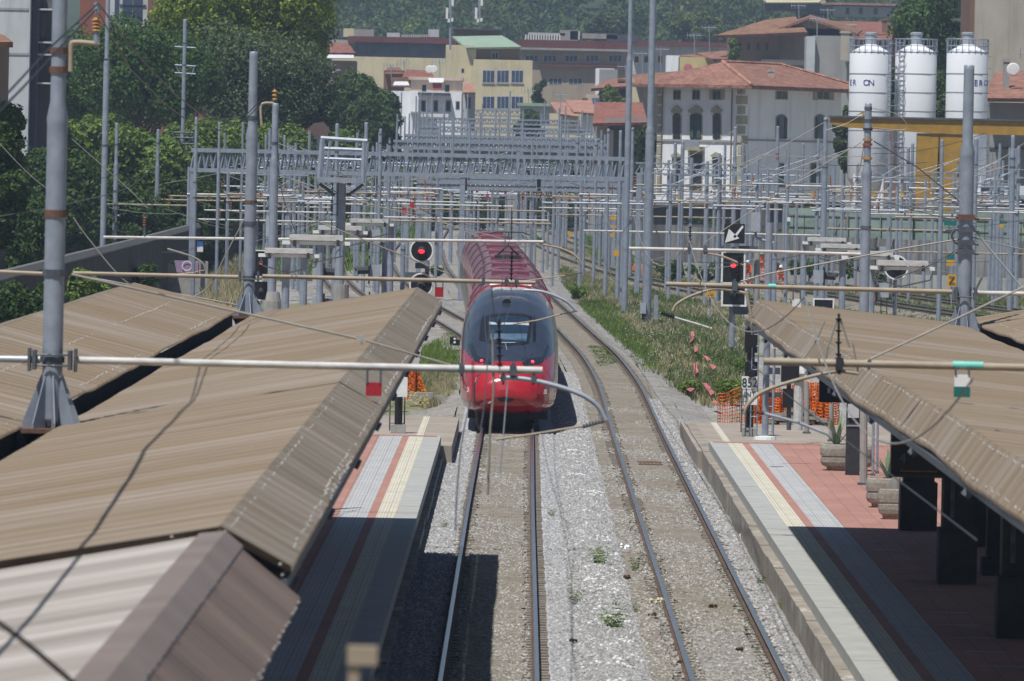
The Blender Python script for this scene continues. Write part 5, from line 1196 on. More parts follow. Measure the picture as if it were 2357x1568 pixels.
t,c=slim_box('info_totem','dark upright totem with pale notice before the first planter',1949,925,1977,1094,.55,'dark','totem',.3); sign(t,1951,930,1976,962,c.y-.03,'pl_cool','notice'); q=MB(); a=P(1949,978,c.y); b=P(1977,982,c.y); q.box((a.x-.01,c.y-.02,b.z),(b.x+.01,c.y+.3,a.z)); q.build('ledge',M['galv'],t)
for i,(x,y0,y1,r,m_,lb) in enumerate([(1987,905,1116,.09,'concrete','concrete post right of the dark totem'),(1856,880,998,.07,'concrete','concrete post in front of the orange netting'),(1912,930,1016,.06,'concrete','concrete post left of the first planter'),(2008,940,1095,.035,'galv','slim grey pole right of the concrete post'),(2018,945,1090,.03,'galv','second slim grey pole right of the concrete post'),(2062,1100,1194,.1,'concrete','pale round post beside the departure board')]):
    c=at(x,y1); a=P(x,y0,c.y); t=thing('post',lb,'post',c); q=MB(); q.cyl(c,(a.x,c.y,max(a.z,4.3 if 'slim' in lb else a.z)),r,n=10); q.build('shaft',M[m_],t); q=MB(); q.box(c-Vector((r*1.5,r*1.5,0)),c+Vector((r*1.5,r*1.5,.05))); q.build('foot',M['galv_dark'],t)
# departure board "4"
Yb4=94; a=P(2051,955,Yb4); b=P(2350,1102,Yb4); t=thing('departure_board','large black board numbered 4 hanging under the right canopy','sign',(a.x,Yb4,a.z)); q=MB(); q.box((a.x,Yb4-.12,b.z+.02),(7.0,Yb4+.12,4.42)); h=q.build('case',M['black'],t)
q=MB(); q.box((a.x-.02,Yb4-.14,b.z-.01),(7.02,Yb4+.14,b.z+.03)); q.build('frame',M['dark'],t)
text('4',P(2077,1056,Yb4-.14),.19,'galv_dark',h)
q=MB(); 
for k in range(14): q.box((a.x+.13+k*.035,Yb4-.125,P(2080,1111-9,Yb4).z+.10),(a.x+.15+k*.035,Yb4-.121,P(2080,1111-9,Yb4).z+.115))
q.build('led_line',M['ochre'],h)
Yb5=116; a=P(1885,868,Yb5); b=P(2045,932,Yb5); t=thing('platform_sign','navy platform sign hanging under the right canopy edge','sign',(a.x,Yb5,a.z)); q=MB(); q.box((a.x,Yb5-.06,b.z+.02),(6.1,Yb5+.06,P(1885,862,Yb5).z)); h=q.build('panel',mat('navy',(.012,.018,.045),None,2,.4),t)
for k,xx in enumerate((1904,1922,1933)): 
    q=MB(); u=P(xx,893,Yb5-.07); w_=P(xx+6,905,Yb5-.07); q.box((u.x,Yb5-.075,w_.z),(w_.x,Yb5-.065,u.z)); q.build('character',M['pl_cool'],h)
q=MB(); 
for x_ in (a.x+.3,5.9): q.cyl((x_,Yb5,b.z+.3),(x_,Yb5,4.75),.02,n=5)
q.build('hanger',M['galv_dark'],t)
# dark posts / starter signals at the platform ends
def starter(label,x,ytop,ybot,heads,z=.3,board=None):
    c=at(x,ybot,z); Y=c.y; t=thing('platform_signal',label,'signal',c,'platform end signals'); q=MB(); q.cyl(c,(c.x,Y,P(x,ytop,Y).z),.11,n=10); q.build('post',M['black'],t)
    q=MB(); q.box(c-Vector((.2,.2,0)),c+Vector((.2,.2,.22))); q.build('foot',M['concrete'],t)
    for x0,y0,x1,y1 in heads: a=P(x0,y0,Y); b=P(x1,y1,Y); q=MB(); q.box((a.x,Y-.25,b.z),(b.x,Y-.12,a.z)); q.cyl(((a.x+b.x)/2,Y-.25,(a.z+b.z)/2),((a.x+b.x)/2,Y-.5,(a.z+b.z)/2-.05),.1,n=8); q.build('signal_board',M['black'],t)
    ladder(t,x-17,x-9,ybot-110,ybot-8,Y-.4) if 'right' in label else None; ladder(t,x+8,x+17,ybot-270,ybot,Y-.3,'galv') if 'right' in label else ladder(t,x-18,x+14,ybot-90,ybot-4,Y+.4)
    return t,Y
t,Y=starter('black signal post with boards lettered 852 INT on the right platform end',1724,745,1003,[(1714,752,1742,812),(1714,832,1742,880)])
h=sign(t,1707,866,1742,897,Y-.3,'white_paint','number_board'); text('852',P(1725,882,Y-.33),.34,'black',h,(R(90),0,0),sx=.85)
h=sign(t,1709,898,1742,932,Y-.3,'white_paint','letter_board'); text('INT',P(1725,908,Y-.33),.2,'dark',h,(R(90),0,0))
t,Y=starter('black signal post with white boards on the left platform end',916,860,996,[])
sign(t,913,868,937,914,Y-.2,'white','board'); 
# light pole and things at right platform end
c=at(1760,1012); t=thing('lamp_pole','grey steel pole on a white foot at the right platform end','pole',c); q=MB(); q.cyl(c,(c.x,c.y,6.2),.09,n=10); q.build('shaft',M['galv'],t); q=MB(); q.lathe(c,[(.3,0),(.28,.08),(.12,.1)],12); q.build('foot',M['white'],t)
sign(t,1767,846,1795,862,c.y,'pl_slate','side_plate'); sign(t,1767,903,1797,915,c.y,'pl_slate','side_plate')
c=at(1774,1010); t=thing('ladder','thin grey ladder standing beside the pole on the right platform','ladder',c); ladder(t,1770,1779,800,1010,c.y,'galv')
Y=170; t=thing('sign','white no entry style sign with red ring beside the canopy edge','sign',P(1785,800,Y)); h=sign(t,1777,779,1806,803,Y,'white_paint','sign_face'); q=MB(); c_=P(1787,791,Y-.04); n=18; vs=[]
for i in range(n): a=2*math.pi*i/n; d=Vector((math.cos(a),0,math.sin(a))); vs+=[c_+d*.1,c_+d*.075]
q.add(vs,[(2*i,2*i+1,2*((i+1)%n)+1,2*((i+1)%n)) for i in range(n)]); q.build('ring',M['red_sign'],h); post(t,1782,803,1000,Y,.03)
Y=185; t=thing('platform_signal','dark signal with two hoods seen sideways above the orange netting','signal',P(1815,950,Y),'platform end signals'); sign(t,1798,838,1838,880,Y,'black','signal_board',t=.2); sign(t,1801,895,1825,938,Y,'black','signal_board',t=.2); q=MB(); q.cyl(P(1815,880,Y),P(1815,990,Y),.06,n=8); q.build('post',M['galv_dark'],t)
c=P(1836,880,188); t=thing('lamp_post','pale post with conical collar behind the netting','pole',P(1836,985,188)); q=MB(); q.lathe(P(1836,990,188),[(.13,0),(.13,1.45),(.28,1.5),(.1,1.8),(.1,2.4)],12); q.build('shaft',M['white_pipe'],t)
t,c=slim_box('signal_cabinet','dark slim signal head hanging at the tip of the right canopy',1714,770,1740,800,3.4,'black','signal'); 
# orange netting
def netting(label,pts,Y,m_='orange',sag=4,cell=.16,th=.022,zfix=None):
    xs=[p[0] for p in pts]; t=MB(); x0,x1=min(xs),max(xs); a=P(x0,pts[0][2],Y)
    nx=max(4,int((P(x1,900,Y).x-P(x0,900,Y).x)/cell))
    top=lambda x: interp([(p[0],p[1]) for p in pts],x); bot=lambda x: interp([(p[0],p[2]) for p in pts],x)
    ny=int(9*.1/cell); Gd=[]
    for i in range(nx+1):
        x=x0+(x1-x0)*i/nx; yt=top(x)+random.uniform(-3,3)*.6; yb=bot(x); off=.12*math.sin(i*.9)+.08*math.sin(i*2.3); Gd.append([P(x+random.uniform(-1,1),yt+(yb-yt)*j/ny,Y+off) for j in range(ny+1)])
    for i in range(nx):
        for j in range(ny+1): t.cyl(Gd[i][j],Gd[i+1][j],th,n=3,caps=False)
    for i in range(nx+1):
        for j in range(ny): t.cyl(Gd[i][j],Gd[i][j+1],th*.8,n=3,caps=False)
    o=t.build('safety_netting',M[m_]); prop(o,label,'netting','orange safety netting'); return o
netting('orange safety netting stretched left of the numbered signal post',[(1651,908,992),(1690,898,996),(1724,882,996)],G(1680,994).y,cell=.07,th=.014)
netting('orange safety netting bunched behind the pole and posts',[(1735,930,1000),(1765,890,998),(1800,898,1000),(1840,878,1000),(1880,882,1000),(1908,895,1000)],G(1800,1000,0.).y,cell=.055,th=.019)
netting('second sheet of orange netting lying behind the first one',[(1740,945,1000),(1800,905,1000),(1860,915,1000),(1930,890,1000)],G(1800,1000,0.).y+1.6,cell=.05,th=.02)
netting('orange safety netting hanging left of the train beside the left canopy edge',[(938,856,905),(955,848,915),(963,855,924),(978,900,926)],G(958,922).y,cell=.045,th=.018)
# crumpled orange mesh heaped along the fence
Yn=G(1800,1000,0.).y+.6; rn=np.random.default_rng(4); cs=[]
for k in range(9500):
    x=rn.uniform(1738,1912); tp=interp([(1738,935),(1770,905),(1800,912),(1840,885),(1880,890),(1912,900)],x); y=tp+(1000-tp)*rn.random()**.8
    if math.sin(x*.11)+math.sin(y*.13+x*.05)+rn.uniform(-1,1)<-.55: continue
    cs.append(P(x,y,Yn+rn.uniform(-.2,.5)))
cs=np.array([tuple(c) for c in cs]); rv=rn.normal(size=cs.shape)
def slivers(cs,l,w_,seed):
    r=np.random.default_rng(seed); a=r.normal(size=cs.shape); a[:,1]*=.3; a/=np.linalg.norm(a,axis=1)[:,None]; b=np.cross(a,np.array([0,-1.,.1])); V=np.stack([cs-a*l-b*w_,cs+a*l-b*w_,cs+a*l+b*w_,cs-a*l+b*w_],1).reshape(-1,3); return V,np.arange(len(V)).reshape(-1,4)
V,Q=slivers(cs,.085,.014,3); npmesh('netting_heap',V,Q,M['orange'],label='thick crumpled heap of orange netting behind the platform posts',cat='netting')
cs=[]
for k in range(1400):
    x=rn.uniform(936,978); tp=interp([(936,856),(955,848),(963,855),(978,900)],x); y=tp+(922-tp)*rn.random()
    cs.append(tuple(P(x,y,G(958,922).y+rn.uniform(-.1,.3))))
V,Q=slivers(np.array(cs),.05,.011,5); npmesh('netting_heap',V,Q,M['orange'],label='crumpled orange netting beside the left canopy edge near the train',cat='netting')
# dark pillars under the right canopy
for x0,x1,yb_,lb in ((2077,2148,1222,'dark square pillar under the right canopy, farthest and leftmost'),(2166,2238,1345,'dark square pillar under the right canopy, middle one with a wide plinth'),(2302,2390,1470,'dark square pillar under the right canopy, nearest the camera')):
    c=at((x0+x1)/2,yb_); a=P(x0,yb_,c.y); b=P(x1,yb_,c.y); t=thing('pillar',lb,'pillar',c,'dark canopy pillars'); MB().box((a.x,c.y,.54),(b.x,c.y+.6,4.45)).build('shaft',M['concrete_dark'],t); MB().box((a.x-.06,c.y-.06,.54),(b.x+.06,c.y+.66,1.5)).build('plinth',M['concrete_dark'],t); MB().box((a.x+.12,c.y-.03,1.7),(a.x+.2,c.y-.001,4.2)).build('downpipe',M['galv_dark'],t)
# rubble heap
q=MB()
for k in range(240):
    x=random.gauss(1830,45); y=random.uniform(935,998); c=P(x,y,G(1800,1000,0).y-random.uniform(.1,.5)); r=random.uniform(.03,.1)
    if y< 930+abs(x-1830)*.6: continue
    q.box(c-Vector((r*1.6,r,r*.5)),c+Vector((r*1.6,r,r*.5)))
q.build('rubble',M['planter'],label='pale rubble heap behind the orange netting',cat='rubble',kind='stuff')
# yellow/white chunks left
c=G(975,925); t=thing('kerb_block','grey stone blocks lying past the left platform end','stone',c); q=MB(); q.box(c+Vector((-.5,0,0)),c+Vector((.3,.4,.3))); q.box(c+Vector((.35,.1,0)),c+Vector((.7,.4,.2))); q.build('blocks',M['concrete'],t)
# pink netting scraps
for i,pts in enumerate([[(1592,765),(1595,778),(1588,792)],[(1600,802),(1602,812)],[(1606,822),(1622,822),(1632,832)],[(1634,842),(1645,852)],[(1598,838),(1601,852),(1603,862)],[(1571,882),(1580,895),(1594,903)],[(1620,885),(1632,900),(1640,912)],[(1640,925),(1655,932)]]):
    A_=[G(x,y,-.12) for x,y in pts]; q=MB(); [q.slab([a+Vector((-.06,0,random.uniform(0,.1))),a+Vector((.08,0,.05)),b_+Vector((.07,0,random.uniform(0,.15))),b_+Vector((-.07,0,.02))],(0,-.3,1),.015) for a,b_ in zip(A_,A_[1:])]; q.build('netting_scrap',M['pink_net'],label='scrap of faded pink netting lying in the weeds',cat='netting',group='pink netting scraps')
for i,pts in enumerate([[(1460,620),(1470,612),(1478,628)],[(1672,632),(1690,620),(1708,634)],[(1870,632),(1900,625),(1920,640)],[(1980,665),(1998,655),(2005,678)],[(1998,688),(2008,690)],[(1848,605),(1860,600)]]):
    A_=[G(x,y,-.0) for x,y in pts]; q=MB(); q.tube([a+Vector((0,0,.1)) for a in A_],.22,6); q.build('netting_heap',M['orange'],label='crumpled heap of orange netting on the far tracks',cat='netting',group='far orange netting heaps')
# stakes with red tips
for x,y0,y1 in ((1599,785,880),(1629,865,900),(1648,830,905),(1676,840,900),(1596,870,902),(1560,758,800)):
    g=G(x,y1); q=MB(); q.cyl(g,(g.x,g.y,P(x,y0,g.y).z*.5+g.z*.5),.018,n=4); q.build('marker_stake',M['rust_red'],label='thin rusty marker stake in the weeds',cat='stake',group='marker stakes')
# signal-wire pulley thing near verge
c=G(1553,790); Y=G(1553,790).y
# litter
for x,y,m_,lb in ((1510,1385,'pl_cream','cream crumpled paper beside the right track'),(1352,1182,'white','small white litter by the train track'),(1440,1260,'galv_new','blue grey plastic scrap between the tracks'),(1716,1238,'white','white paper scrap on the outer rail of the right track')):
    c=G(x,y,-.15); q=MB()
    for k in range(7): d=Vector((random.uniform(-.1,.1),random.uniform(-.3,.3),random.uniform(-.02,.06))); q.lathe(c+d,[(.01,-.03),(.05,0),(.02,.04)],5)
    q.build('litter',M[m_],label=lb,cat='litter')
c=G(1496,1068,-.17); q=MB()
for k in (-.25,.25): q.box(c+Vector((-.32,k*3-.15,-.02)),c+Vector((.32,k*3+.15,.03)))
for k in range(6): q.box(c+Vector((-.28+k*.1,-.6,-.02)),c+Vector((-.22+k*.1,.6,.02)))
q.build('track_magnet',M['rust'],label='rusty grated track device between the rails of the right track',cat='track equipment')
# hanging foreground post (out of focus)
Y=22; t=thing('post','blurred weathered post end at the bottom frame edge','post',P(835,1640,Y)); q=MB(); a=P(800,1487,Y); b=P(868,1530,Y); q.box((a.x,Y-.04,b.z),(b.x,Y+.04,a.z)); q.build('cap',M['tan_pipe'],t); q=MB(); a=P(805,1530,Y); q.box((a.x-.005,Y-.03,a.z-2.2),(a.x+.03,Y+.03,a.z)); q.build('shaft',M['tan_pipe'],t); q=MB(); q.cyl(P(855,1560,Y),P(862,1640,Y),.018,n=8); q.build('stay',M['galv_dark'],t)
# ================= buildings =================
class Face:
    def __init__(s,parent,p0,n): s.t=parent; s.p0=Vector(p0); s.n=Vector(n).normalized()
    def quad(s,name,x0,y0,x1,y1,m_,off=.02,t=.06,par=None,poly=None):
        ps=poly or [(x0,y0),(x1,y0),(x1,y1),(x0,y1)]
        if not poly:   # keep edges vertical/horizontal in the world
            c=PL((x0+x1)/2,(y0+y1)/2,s.p0,s.n); a=PL(x0,(y0+y1)/2,s.p0,s.n); b=PL(x1,(y0+y1)/2,s.p0,s.n); zt=PL((x0+x1)/2,y0,s.p0,s.n).z; zb=PL((x0+x1)/2,y1,s.p0,s.n).z
            pts=[Vector((a.x,a.y,zt)),Vector((b.x,b.y,zt)),Vector((b.x,b.y,zb)),Vector((a.x,a.y,zb))]
        else: pts=[PL(x,y,s.p0,s.n) for x,y in ps]
        pts=[p+s.n*off for p in pts]; return MB().slab(pts,s.n,t).build(name,M[m_],par or s.t)
    def window(s,x0,y0,x1,y1,frame='frame_white',pane='glass_dark',bars=1,off=.03,sill=None,fw=.16):
        w=s.quad('window',x0,y0,x1,y1,frame,off,.1)
        dx=(x1-x0)*fw/(bars+1); dy=(y1-y0)*fw*.6; n=bars+1; W_=(x1-x0-dx*(n+1))/n
        for k in range(n): s.quad('pane',x0+dx+k*(W_+dx),y0+dy,x0+dx+k*(W_+dx)+W_,y1-dy,pane,off+.02,.05,par=w)
        if sill: s.quad('sill',x0-1,y1,x1+1,y1+1.5,sill,off+.12,.2,par=w)
        return w
def block(t,x0,y0,x1,yb,Y,dep,m_,name='wall',z0=None):
    xm=(x0+x1)/2; xa=P(x0,(y0+yb)/2,Y).x; xb=P(x1,(y0+yb)/2,Y).x; zt=P(xm,y0,Y).z; zb=z0 if z0 is not None else P(xm,yb,Y).z
    q=MB(); q.box((xa,Y,zb),(xb,Y+dep,zt)); o=q.build(name,M[m_],t); return o,(xa,xb,zt,zb)
def bthing(label,x,Y,cat='building',g='town buildings beyond the railway',name='building',z=-.4): return thing(name,label,cat,(P(x,300,Y).x,Y,z),g)
def gable_roof(t,xa,xb,Y0,Y1,ze,zr,m_,ov=.6,axis='x',th=.25):
    q=MB()
    if axis=='x': 
        ym=(Y0+Y1)/2; A=[(xa-ov,Y0-ov,ze),(xb+ov,Y0-ov,ze),(xb+ov,ym,zr),(xa-ov,ym,zr),(xa-ov,Y1+ov,ze),(xb+ov,Y1+ov,ze)]
    else:
        xm=(xa+xb)/2; A=[(xa-ov,Y1+ov,ze),(xa-ov,Y0-ov,ze),(xm,Y0-ov,zr),(xm,Y1+ov,zr),(xb+ov,Y1+ov,ze),(xb+ov,Y0-ov,ze)]
        q.add(A+[(a,b,c-th) for a,b,c in A],[(0,1,2,3),(3,2,5,4),(7,1,0,6),(1,7,8,2),(2,8,11,5),(5,11,10,4),(6,0,3,9),(9,3,4,10),(6,9,8,7),(9,10,11,8)])
        return q.build('roof',M[m_],t)
    q.add(A+[(a,b,c-th) for a,b,c in A],[(0,1,2,3),(3,2,5,4),(6,7,1,0),(1,7,8,2),(2,8,11,5),(5,11,10,4),(6,0,3,9),(9,3,4,10),(6,9,8,7),(9,10,11,8)])
    return q.build('roof',M[m_],t)
def chimney(par,x,yt,yb,Y,w=.35,m_='pl_brick'):
    a=P(x,yt,Y); b=P(x,yb,Y); q=MB(); q.box((a.x-w,Y-w,b.z-1),(a.x+w,Y+w,a.z)); q.box((a.x-w*1.25,Y-w*1.25,a.z-.25),(a.x+w*1.25,Y+w*1.25,a.z-.1)); return q.build('chimney',M[m_],par)
# --- villa ---
Yv=640; corner=P(1706,300,Yv); nL=Vector((-.5,-.866,0)); dL=Vector((-.866,.5,0)); dR=Vector((.5,.866,0)); nR=Vector((.866,-.5,0))
v=thing('villa','white villa with orange tiled hip roof and quoined corner','villa',(corner.x,Yv,-.4))
ze=P(1706,197,Yv).z; cx,cy=corner.x,Yv
fl=Face(v,corner,nL); fr=Face(v,corner,nR)
lw=(PL(1512,300,corner,nL)-corner).length; rw=(PL(1934,300,corner,nR)-corner).length; rw=min(rw,30)
c0=Vector((cx,cy,0)); cL=c0+dL*lw; cR=c0+dR*rw; cB=cL+dR*rw
q=MB(); base=[c0,cR,cB,cL]; q.add([Vector((p.x,p.y,-.4)) for p in base]+[Vector((p.x,p.y,ze+.2)) for p in base],[(0,1,5,4),(1,2,6,5),(2,3,7,6),(3,0,4,7),(4,5,6,7)]); q.build('wall',M['pl_white'],v)
ov=2.0; e=[c0-dL*ov-dR*ov,c0+dR*(rw+ov)-dL*ov,cB+dR*ov+dL*ov,cL+dL*ov-dR*ov]; zr=P(1780,146,Yv+8).z; hm_=lw/2
r1=c0+dL*hm_+dR*hm_*.95; r2=c0+dL*hm_+dR*(rw-hm_*.95); V3=lambda p,z:Vector((p.x,p.y,z))
q=MB(); q.add([V3(p,ze) for p in e]+[V3(r1,zr),V3(r2,zr)]+[V3(p,ze-.3) for p in e],[(0,1,5,4),(1,2,5),(2,3,4,5),(3,0,4),(6,7,1,0),(7,8,2,1),(8,9,3,2),(9,6,0,3),(9,8,7,6)]); vr=q.build('roof',M['tile_orange'],v)
q=MB(); 
for a,b in ((e[0],r1),(e[1],r2),(r1,r2)): q.cyl(V3(a,ze if a is not r1 else zr)+Vector((0,0,.05)),V3(b,zr)+Vector((0,0,.05)),.16,n=6)
q.build('ridge_tiles',M['tile_pale'],vr)
for x,yt in ((1770,160),(1778,160),): chimney(vr,x,yt,180,Yv+6,.15,'pl_beige')
for x,y in ((1560,140),(1812,150),(1843,160)): pass
for k in range(11):
    y=198+k*23
    fl.quad('quoin',1697-(3 if k%2 else 0),y,1706,y+19,'pl_quoin',.05,.1); fr.quad('quoin',1706,y,1714+(5 if k%2 else 0),y+19,'pl_quoin',.05,.1)
    fl.quad('quoin',1512,y,1521+(2 if k%2 else 0),y+19,'pl_quoin',.05,.1)
fl.quad('string_course',1512,322,1706,327,'pl_grey',.12,.15)
for x in (1558,1602,1650):
    w_=9 if x!=1650 else 10
    fl.window(x-w_,207,x+w_,231,'pl_quoin','pl_shutter',1,.05,fw=.18)
    if x==1650: fl.quad('shutter',x-17,208,x-9,230,'pl_quoin',.1,.05); fl.quad('shutter',x+9,208,x+17,230,'pl_quoin',.1,.05)
    ww=8 if x!=1602 else 12
    fl.quad('window_hood',0,0,0,0,'pl_quoin',.3,.3,poly=[(x-ww-4,254),(x,243),(x+ww+4,254),(x+ww+2,260),(x-ww-2,260)])
    arch=[(x-ww,262+6),(x-ww*.6,263),(x,261),(x+ww*.6,263),(x+ww,268),(x+ww,320),(x-ww,320)]
    w0=fl.quad('window',0,0,0,0,'pl_quoin',.06,.1,poly=[(a+(-2.5 if a<x else 2.5 if a>x else 0),b-2) for a,b in arch]); fl.quad('pane',0,0,0,0,'glass_dark',.12,.1,par=w0,poly=arch)
    if x==1602: fl.quad('shutter',x-12,265,x-4,318,'pl_shutter',.2,.06,par=w0); fl.quad('shutter',x+4,265,x+12,318,'pl_shutter',.2,.06,par=w0)
    yt,yb=(362,432) if x!=1602 else (350,440); hw=9 if x!=1602 else 13
    fl.quad('window_hood',0,0,0,0,'pl_quoin',.3,.3,poly=[(x-hw-3,yt-4),(x,yt-12),(x+hw+3,yt-4),(x+hw+1,yt),(x-hw-1,yt)])
    w0=fl.quad('window',x-hw-2,yt,x+hw+2,yb,'pl_quoin',.06,.1); fl.quad('pane',x-hw,yt+5,x+hw,yb-2,'glass_dark',.12,.1,par=w0)
fl.quad('balcony',1583,338,1622,347,'pl_quoin',1.0,1.0); fl.quad('balcony_rail',1584,326,1621,338,'galv',1.0,.06)
for x in (1523,1683): fl.quad('downpipe',x,200,x+1.6,440,'pl_brown',.2,.12)
for x0,y0,x1,y1 in ((1784,210,1812,230),(1878,211,1908,230)): fr.window(x0,y0,x1,y1,'pl_quoin','glass_dark',1,.05); 
fr.quad('shutter',1870,211,1879,231,'pl_quoin',.1,.05); fr.quad('shutter',1907,211,1917,231,'pl_quoin',.1,.05)
for x in (1797,1886): 
    arch=[(x-11,273),(x-6,267),(x,265),(x+6,267),(x+11,273),(x+11,320),(x-11,320)]; w0=fr.quad('window',0,0,0,0,'pl_quoin',.05,.1,poly=[(a+(-2 if a<x else 2),b-2) for a,b in arch]); fr.quad('pane',0,0,0,0,'glass_blue',.1,.08,par=w0,poly=arch); fr.quad('shutter',x-11,272,x-6,320,'pl_shutter',.16,.05,par=w0); fr.quad('shutter',x+6,272,x+11,320,'pl_shutter',.16,.05,par=w0)
fr.quad('string_course',1706,324,1934,327,'pl_grey',.1,.12)
for x in (1800,1875): w0=fr.quad('window',x-12,375,x+12,432,'pl_quoin',.05,.1); fr.quad('pane',x-10,378,x+10,430,'pl_shutter',.1,.08,par=w0)
# --- yellow school block with green roof ---
Y=1000; t=bthing('cream yellow block with pale green roof behind the gantries',1120,Y); 
o,(xa,xb,zt,zb)=block(t,1086,138,1222,470,Y,18,'pl_cream',z0=-.4); f=Face(t,(xa,Y,0),(0,-1,0))
block(t,1022,104,1092,470,Y+2,14,'pl_cream',z0=-.4); block(t,1078,112,1196,140,Y+3,12,'pl_brown')
q=MB(); A_=[P(1040,84,Y+16),P(1155,82,Y+16),P(1200,108,Y+1),P(1074,110,Y+1)]; q.slab(A_,(0,-.6,1),.3); q.build('roof',M['pl_greenroof'],t)
block(t,1044,68,1150,86,Y+18,8,'pl_brown'); block(t,1042,66,1152,69,Y+16,12,'pl_slate',name='roof_slab')
fw=Face(t,(xa,Y+3,0),(0,-1,0)); fw.window(1131,120,1147,137,'frame_white','glass_dark',1)
for x0 in (1110,1143,1176): f.window(x0,161,x0+28,192,'frame_white','glass_blue',2,fw=.12,sill='pl_grey'); f.window(x0,221,x0+28,252,'frame_white','glass_blue',2,fw=.12)
fs_=Face(t,(xa,Y+2,0),(0,-1,0)); fs_.window(1061,158,1068,168,'pl_grey','glass_dark',0)
# --- long low block left with dark glazed band ---
Y=1060; t=bthing('long cream block with a dark glazed top storey, left of the green roof',880,Y)
o,(xa,xb,zt,zb)=block(t,760,132,1034,470,Y,18,'pl_cream',z0=-.4); block(t,818,98,1032,134,Y+2,16,'pl_slate'); block(t,800,86,1050,99,Y+1,18,'pl_maroon',name='roof_slab'); block(t,742,92,820,100,Y+3,18,'pl_grey',name='roof_slab')
f=Face(t,(xa,Y+2,0),(0,-1,0))
for x in range(822,1000,30): w_=f.quad('window',x,101,x+26,128,'glass_blue' if x%60 else 'pl_blueglass',.05,.08)
for x,y,x1,y1,m_ in ((748,68,790,88,'pl_slate'),(790,66,814,86,'pl_cream'),(814,68,860,88,'pl_grey'),(890,76,920,88,'pl_cool'),(985,68,1010,86,'pl_cool')): block(t,x,y,x1,y1,Y+5,6,m_,name='roof_hut')
q=MB(); [q.box((P(x,84,Y+4).x,Y+4,P(x,86,Y+4).z),(P(x+3,84,Y+4).x,Y+4.3,P(x,80,Y+4).z)) for x in range(925,985,5)]; q.build('roof_railing',M['pl_cool'],t)
t=bthing('small house with red tiles and white awning by the dark plane trees',785,1020); block(t,750,140,815,470,1020,10,'pl_brown',z0=-.4); q=MB(); q.slab([P(757,100,1026),P(800,99,1026),P(818,122,1018),P(750,122,1018)],(0,-.5,1),.3); q.build('roof',M['tile_red'],t); q=MB(); q.slab([P(755,126,1017),P(814,127,1017),P(814,134,1014),P(752,134,1014)],(0,-.4,1),.1); q.build('awning',M['white'],t)
# masts with antennas on roof
for x,yt,yb,lb in ((1036,0,115,'tall antenna mast with white panels behind the green roof'),(1103,0,66,'second antenna mast with white panels, above the green roof block')):
    Y=990; t=thing('antenna_mast',lb,'antenna',P(x,yb,Y)); q=MB(); q.cyl(P(x,yb,Y),P(x,-30,Y),.18,n=6); q.build('mast',M['galv'],t)
    for dx,y0,y1 in ((-8,18,44),(5,-8,14),(-4,44,52),(4,42,50)): sign(t,x+dx-2,y0,x+dx+3,y1,Y-.3,'white','antenna_panel',t=.15)
# --- right long block with maroon fascia ---
Y=1080; t=bthing('long tan block with dark maroon roof fascia, right of the green roof',1320,Y)
o,(xa,xb,zt,zb)=block(t,1195,115,1452,470,Y,20,'pl_tan',z0=-.4); block(t,1190,94,1450,114,Y-.6,22,'pl_maroon',name='roof_fascia'); block(t,1194,112,1452,117,Y-1.2,2,'pl_grey',name='cornice'); block(t,1240,150,1452,154,Y-1.0,2,'pl_maroon',name='cornice')
f=Face(t,(xa,Y,0),(0,-1,0))
for x0 in (1208,1250,1299,1347,1400): f.window(x0,127,x0+31,143,'frame_white','glass_blue',2,fw=.15)
for x0 in (1262,1308): f.window(x0,180,x0+32,195,'frame_white','glass_blue',2,fw=.15)
for x,y,x1,y1,m_ in ((1215,76,1300,82,'pl_cool'),(1288,70,1330,94,'pl_grey'),(1312,72,1334,92,'pl_cool'),(1340,78,1420,90,'pl_grey'),(1395,80,1470,96,'pl_slate')): block(t,x,y,x1,y1,Y+6,5,m_,name='roof_hut')
q=MB(); [q.box((P(x,90,Y+4).x,Y+4,P(x,93,Y+4).z),(P(x+3,90,Y+4).x,Y+4.3,P(x,80,Y+4).z)) for x in range(1208,1290,6)]; q.build('roof_railing',M['white'],t)
t=bthing('pale grey roofed block between the maroon fascia and the brown palazzo',1560,1150); o,(xa,xb,zt,zb)=block(t,1452,106,1672,470,1150,20,'pl_cool',z0=-.4); block(t,1450,96,1674,107,1148,22,'pl_maroon',name='roof_fascia'); f=Face(t,(xa,1150,0),(0,-1,0))
for x0 in (1458,1480,1512,1540,1568): f.window(x0,128,x0+13,146,'pl_cream','glass_dark',0)
t=bthing('blank tan gable wall house above the orange roofed cottage',1375,1040); block(t,1368,158,1410,470,1040,8,'pl_white',z0=-.4); block(t,1376,160,1418,470,1039,8,'pl_grey',z0=-.4)
t=bthing('yellow annex with pink dish beside the villa roof',1610,900); block(t,1530,128,1560,470,900,6,'pl_white',z0=-.4); o,_=block(t,1558,132,1640,470,900,8,'pl_yellow',z0=-.4); q=MB(); q.slab([P(1560,128,907),P(1680,118,907),P(1675,140,898),P(1640,134,898)],(0,-.4,1),.3); q.slab([P(1600,122,906),P(1670,117,906),P(1674,136,897),P(1640,136,897)],(0,-.4,1),.3); q.build('roof',M['tile_orange'],t)
block(t,1640,135,1668,470,900,8,'pl_grey',z0=-.4)
q=MB(); c=P(1583,156,895); q.lathe(c,[(.1,-.05),(.4,-.04),(.55,0),(.4,.06)],16,'y'); q.build('satellite_dish',M['pink_net'],t); tube(t,'dish_post',[(1583,156),(1583,200)],895,.06,'galv')
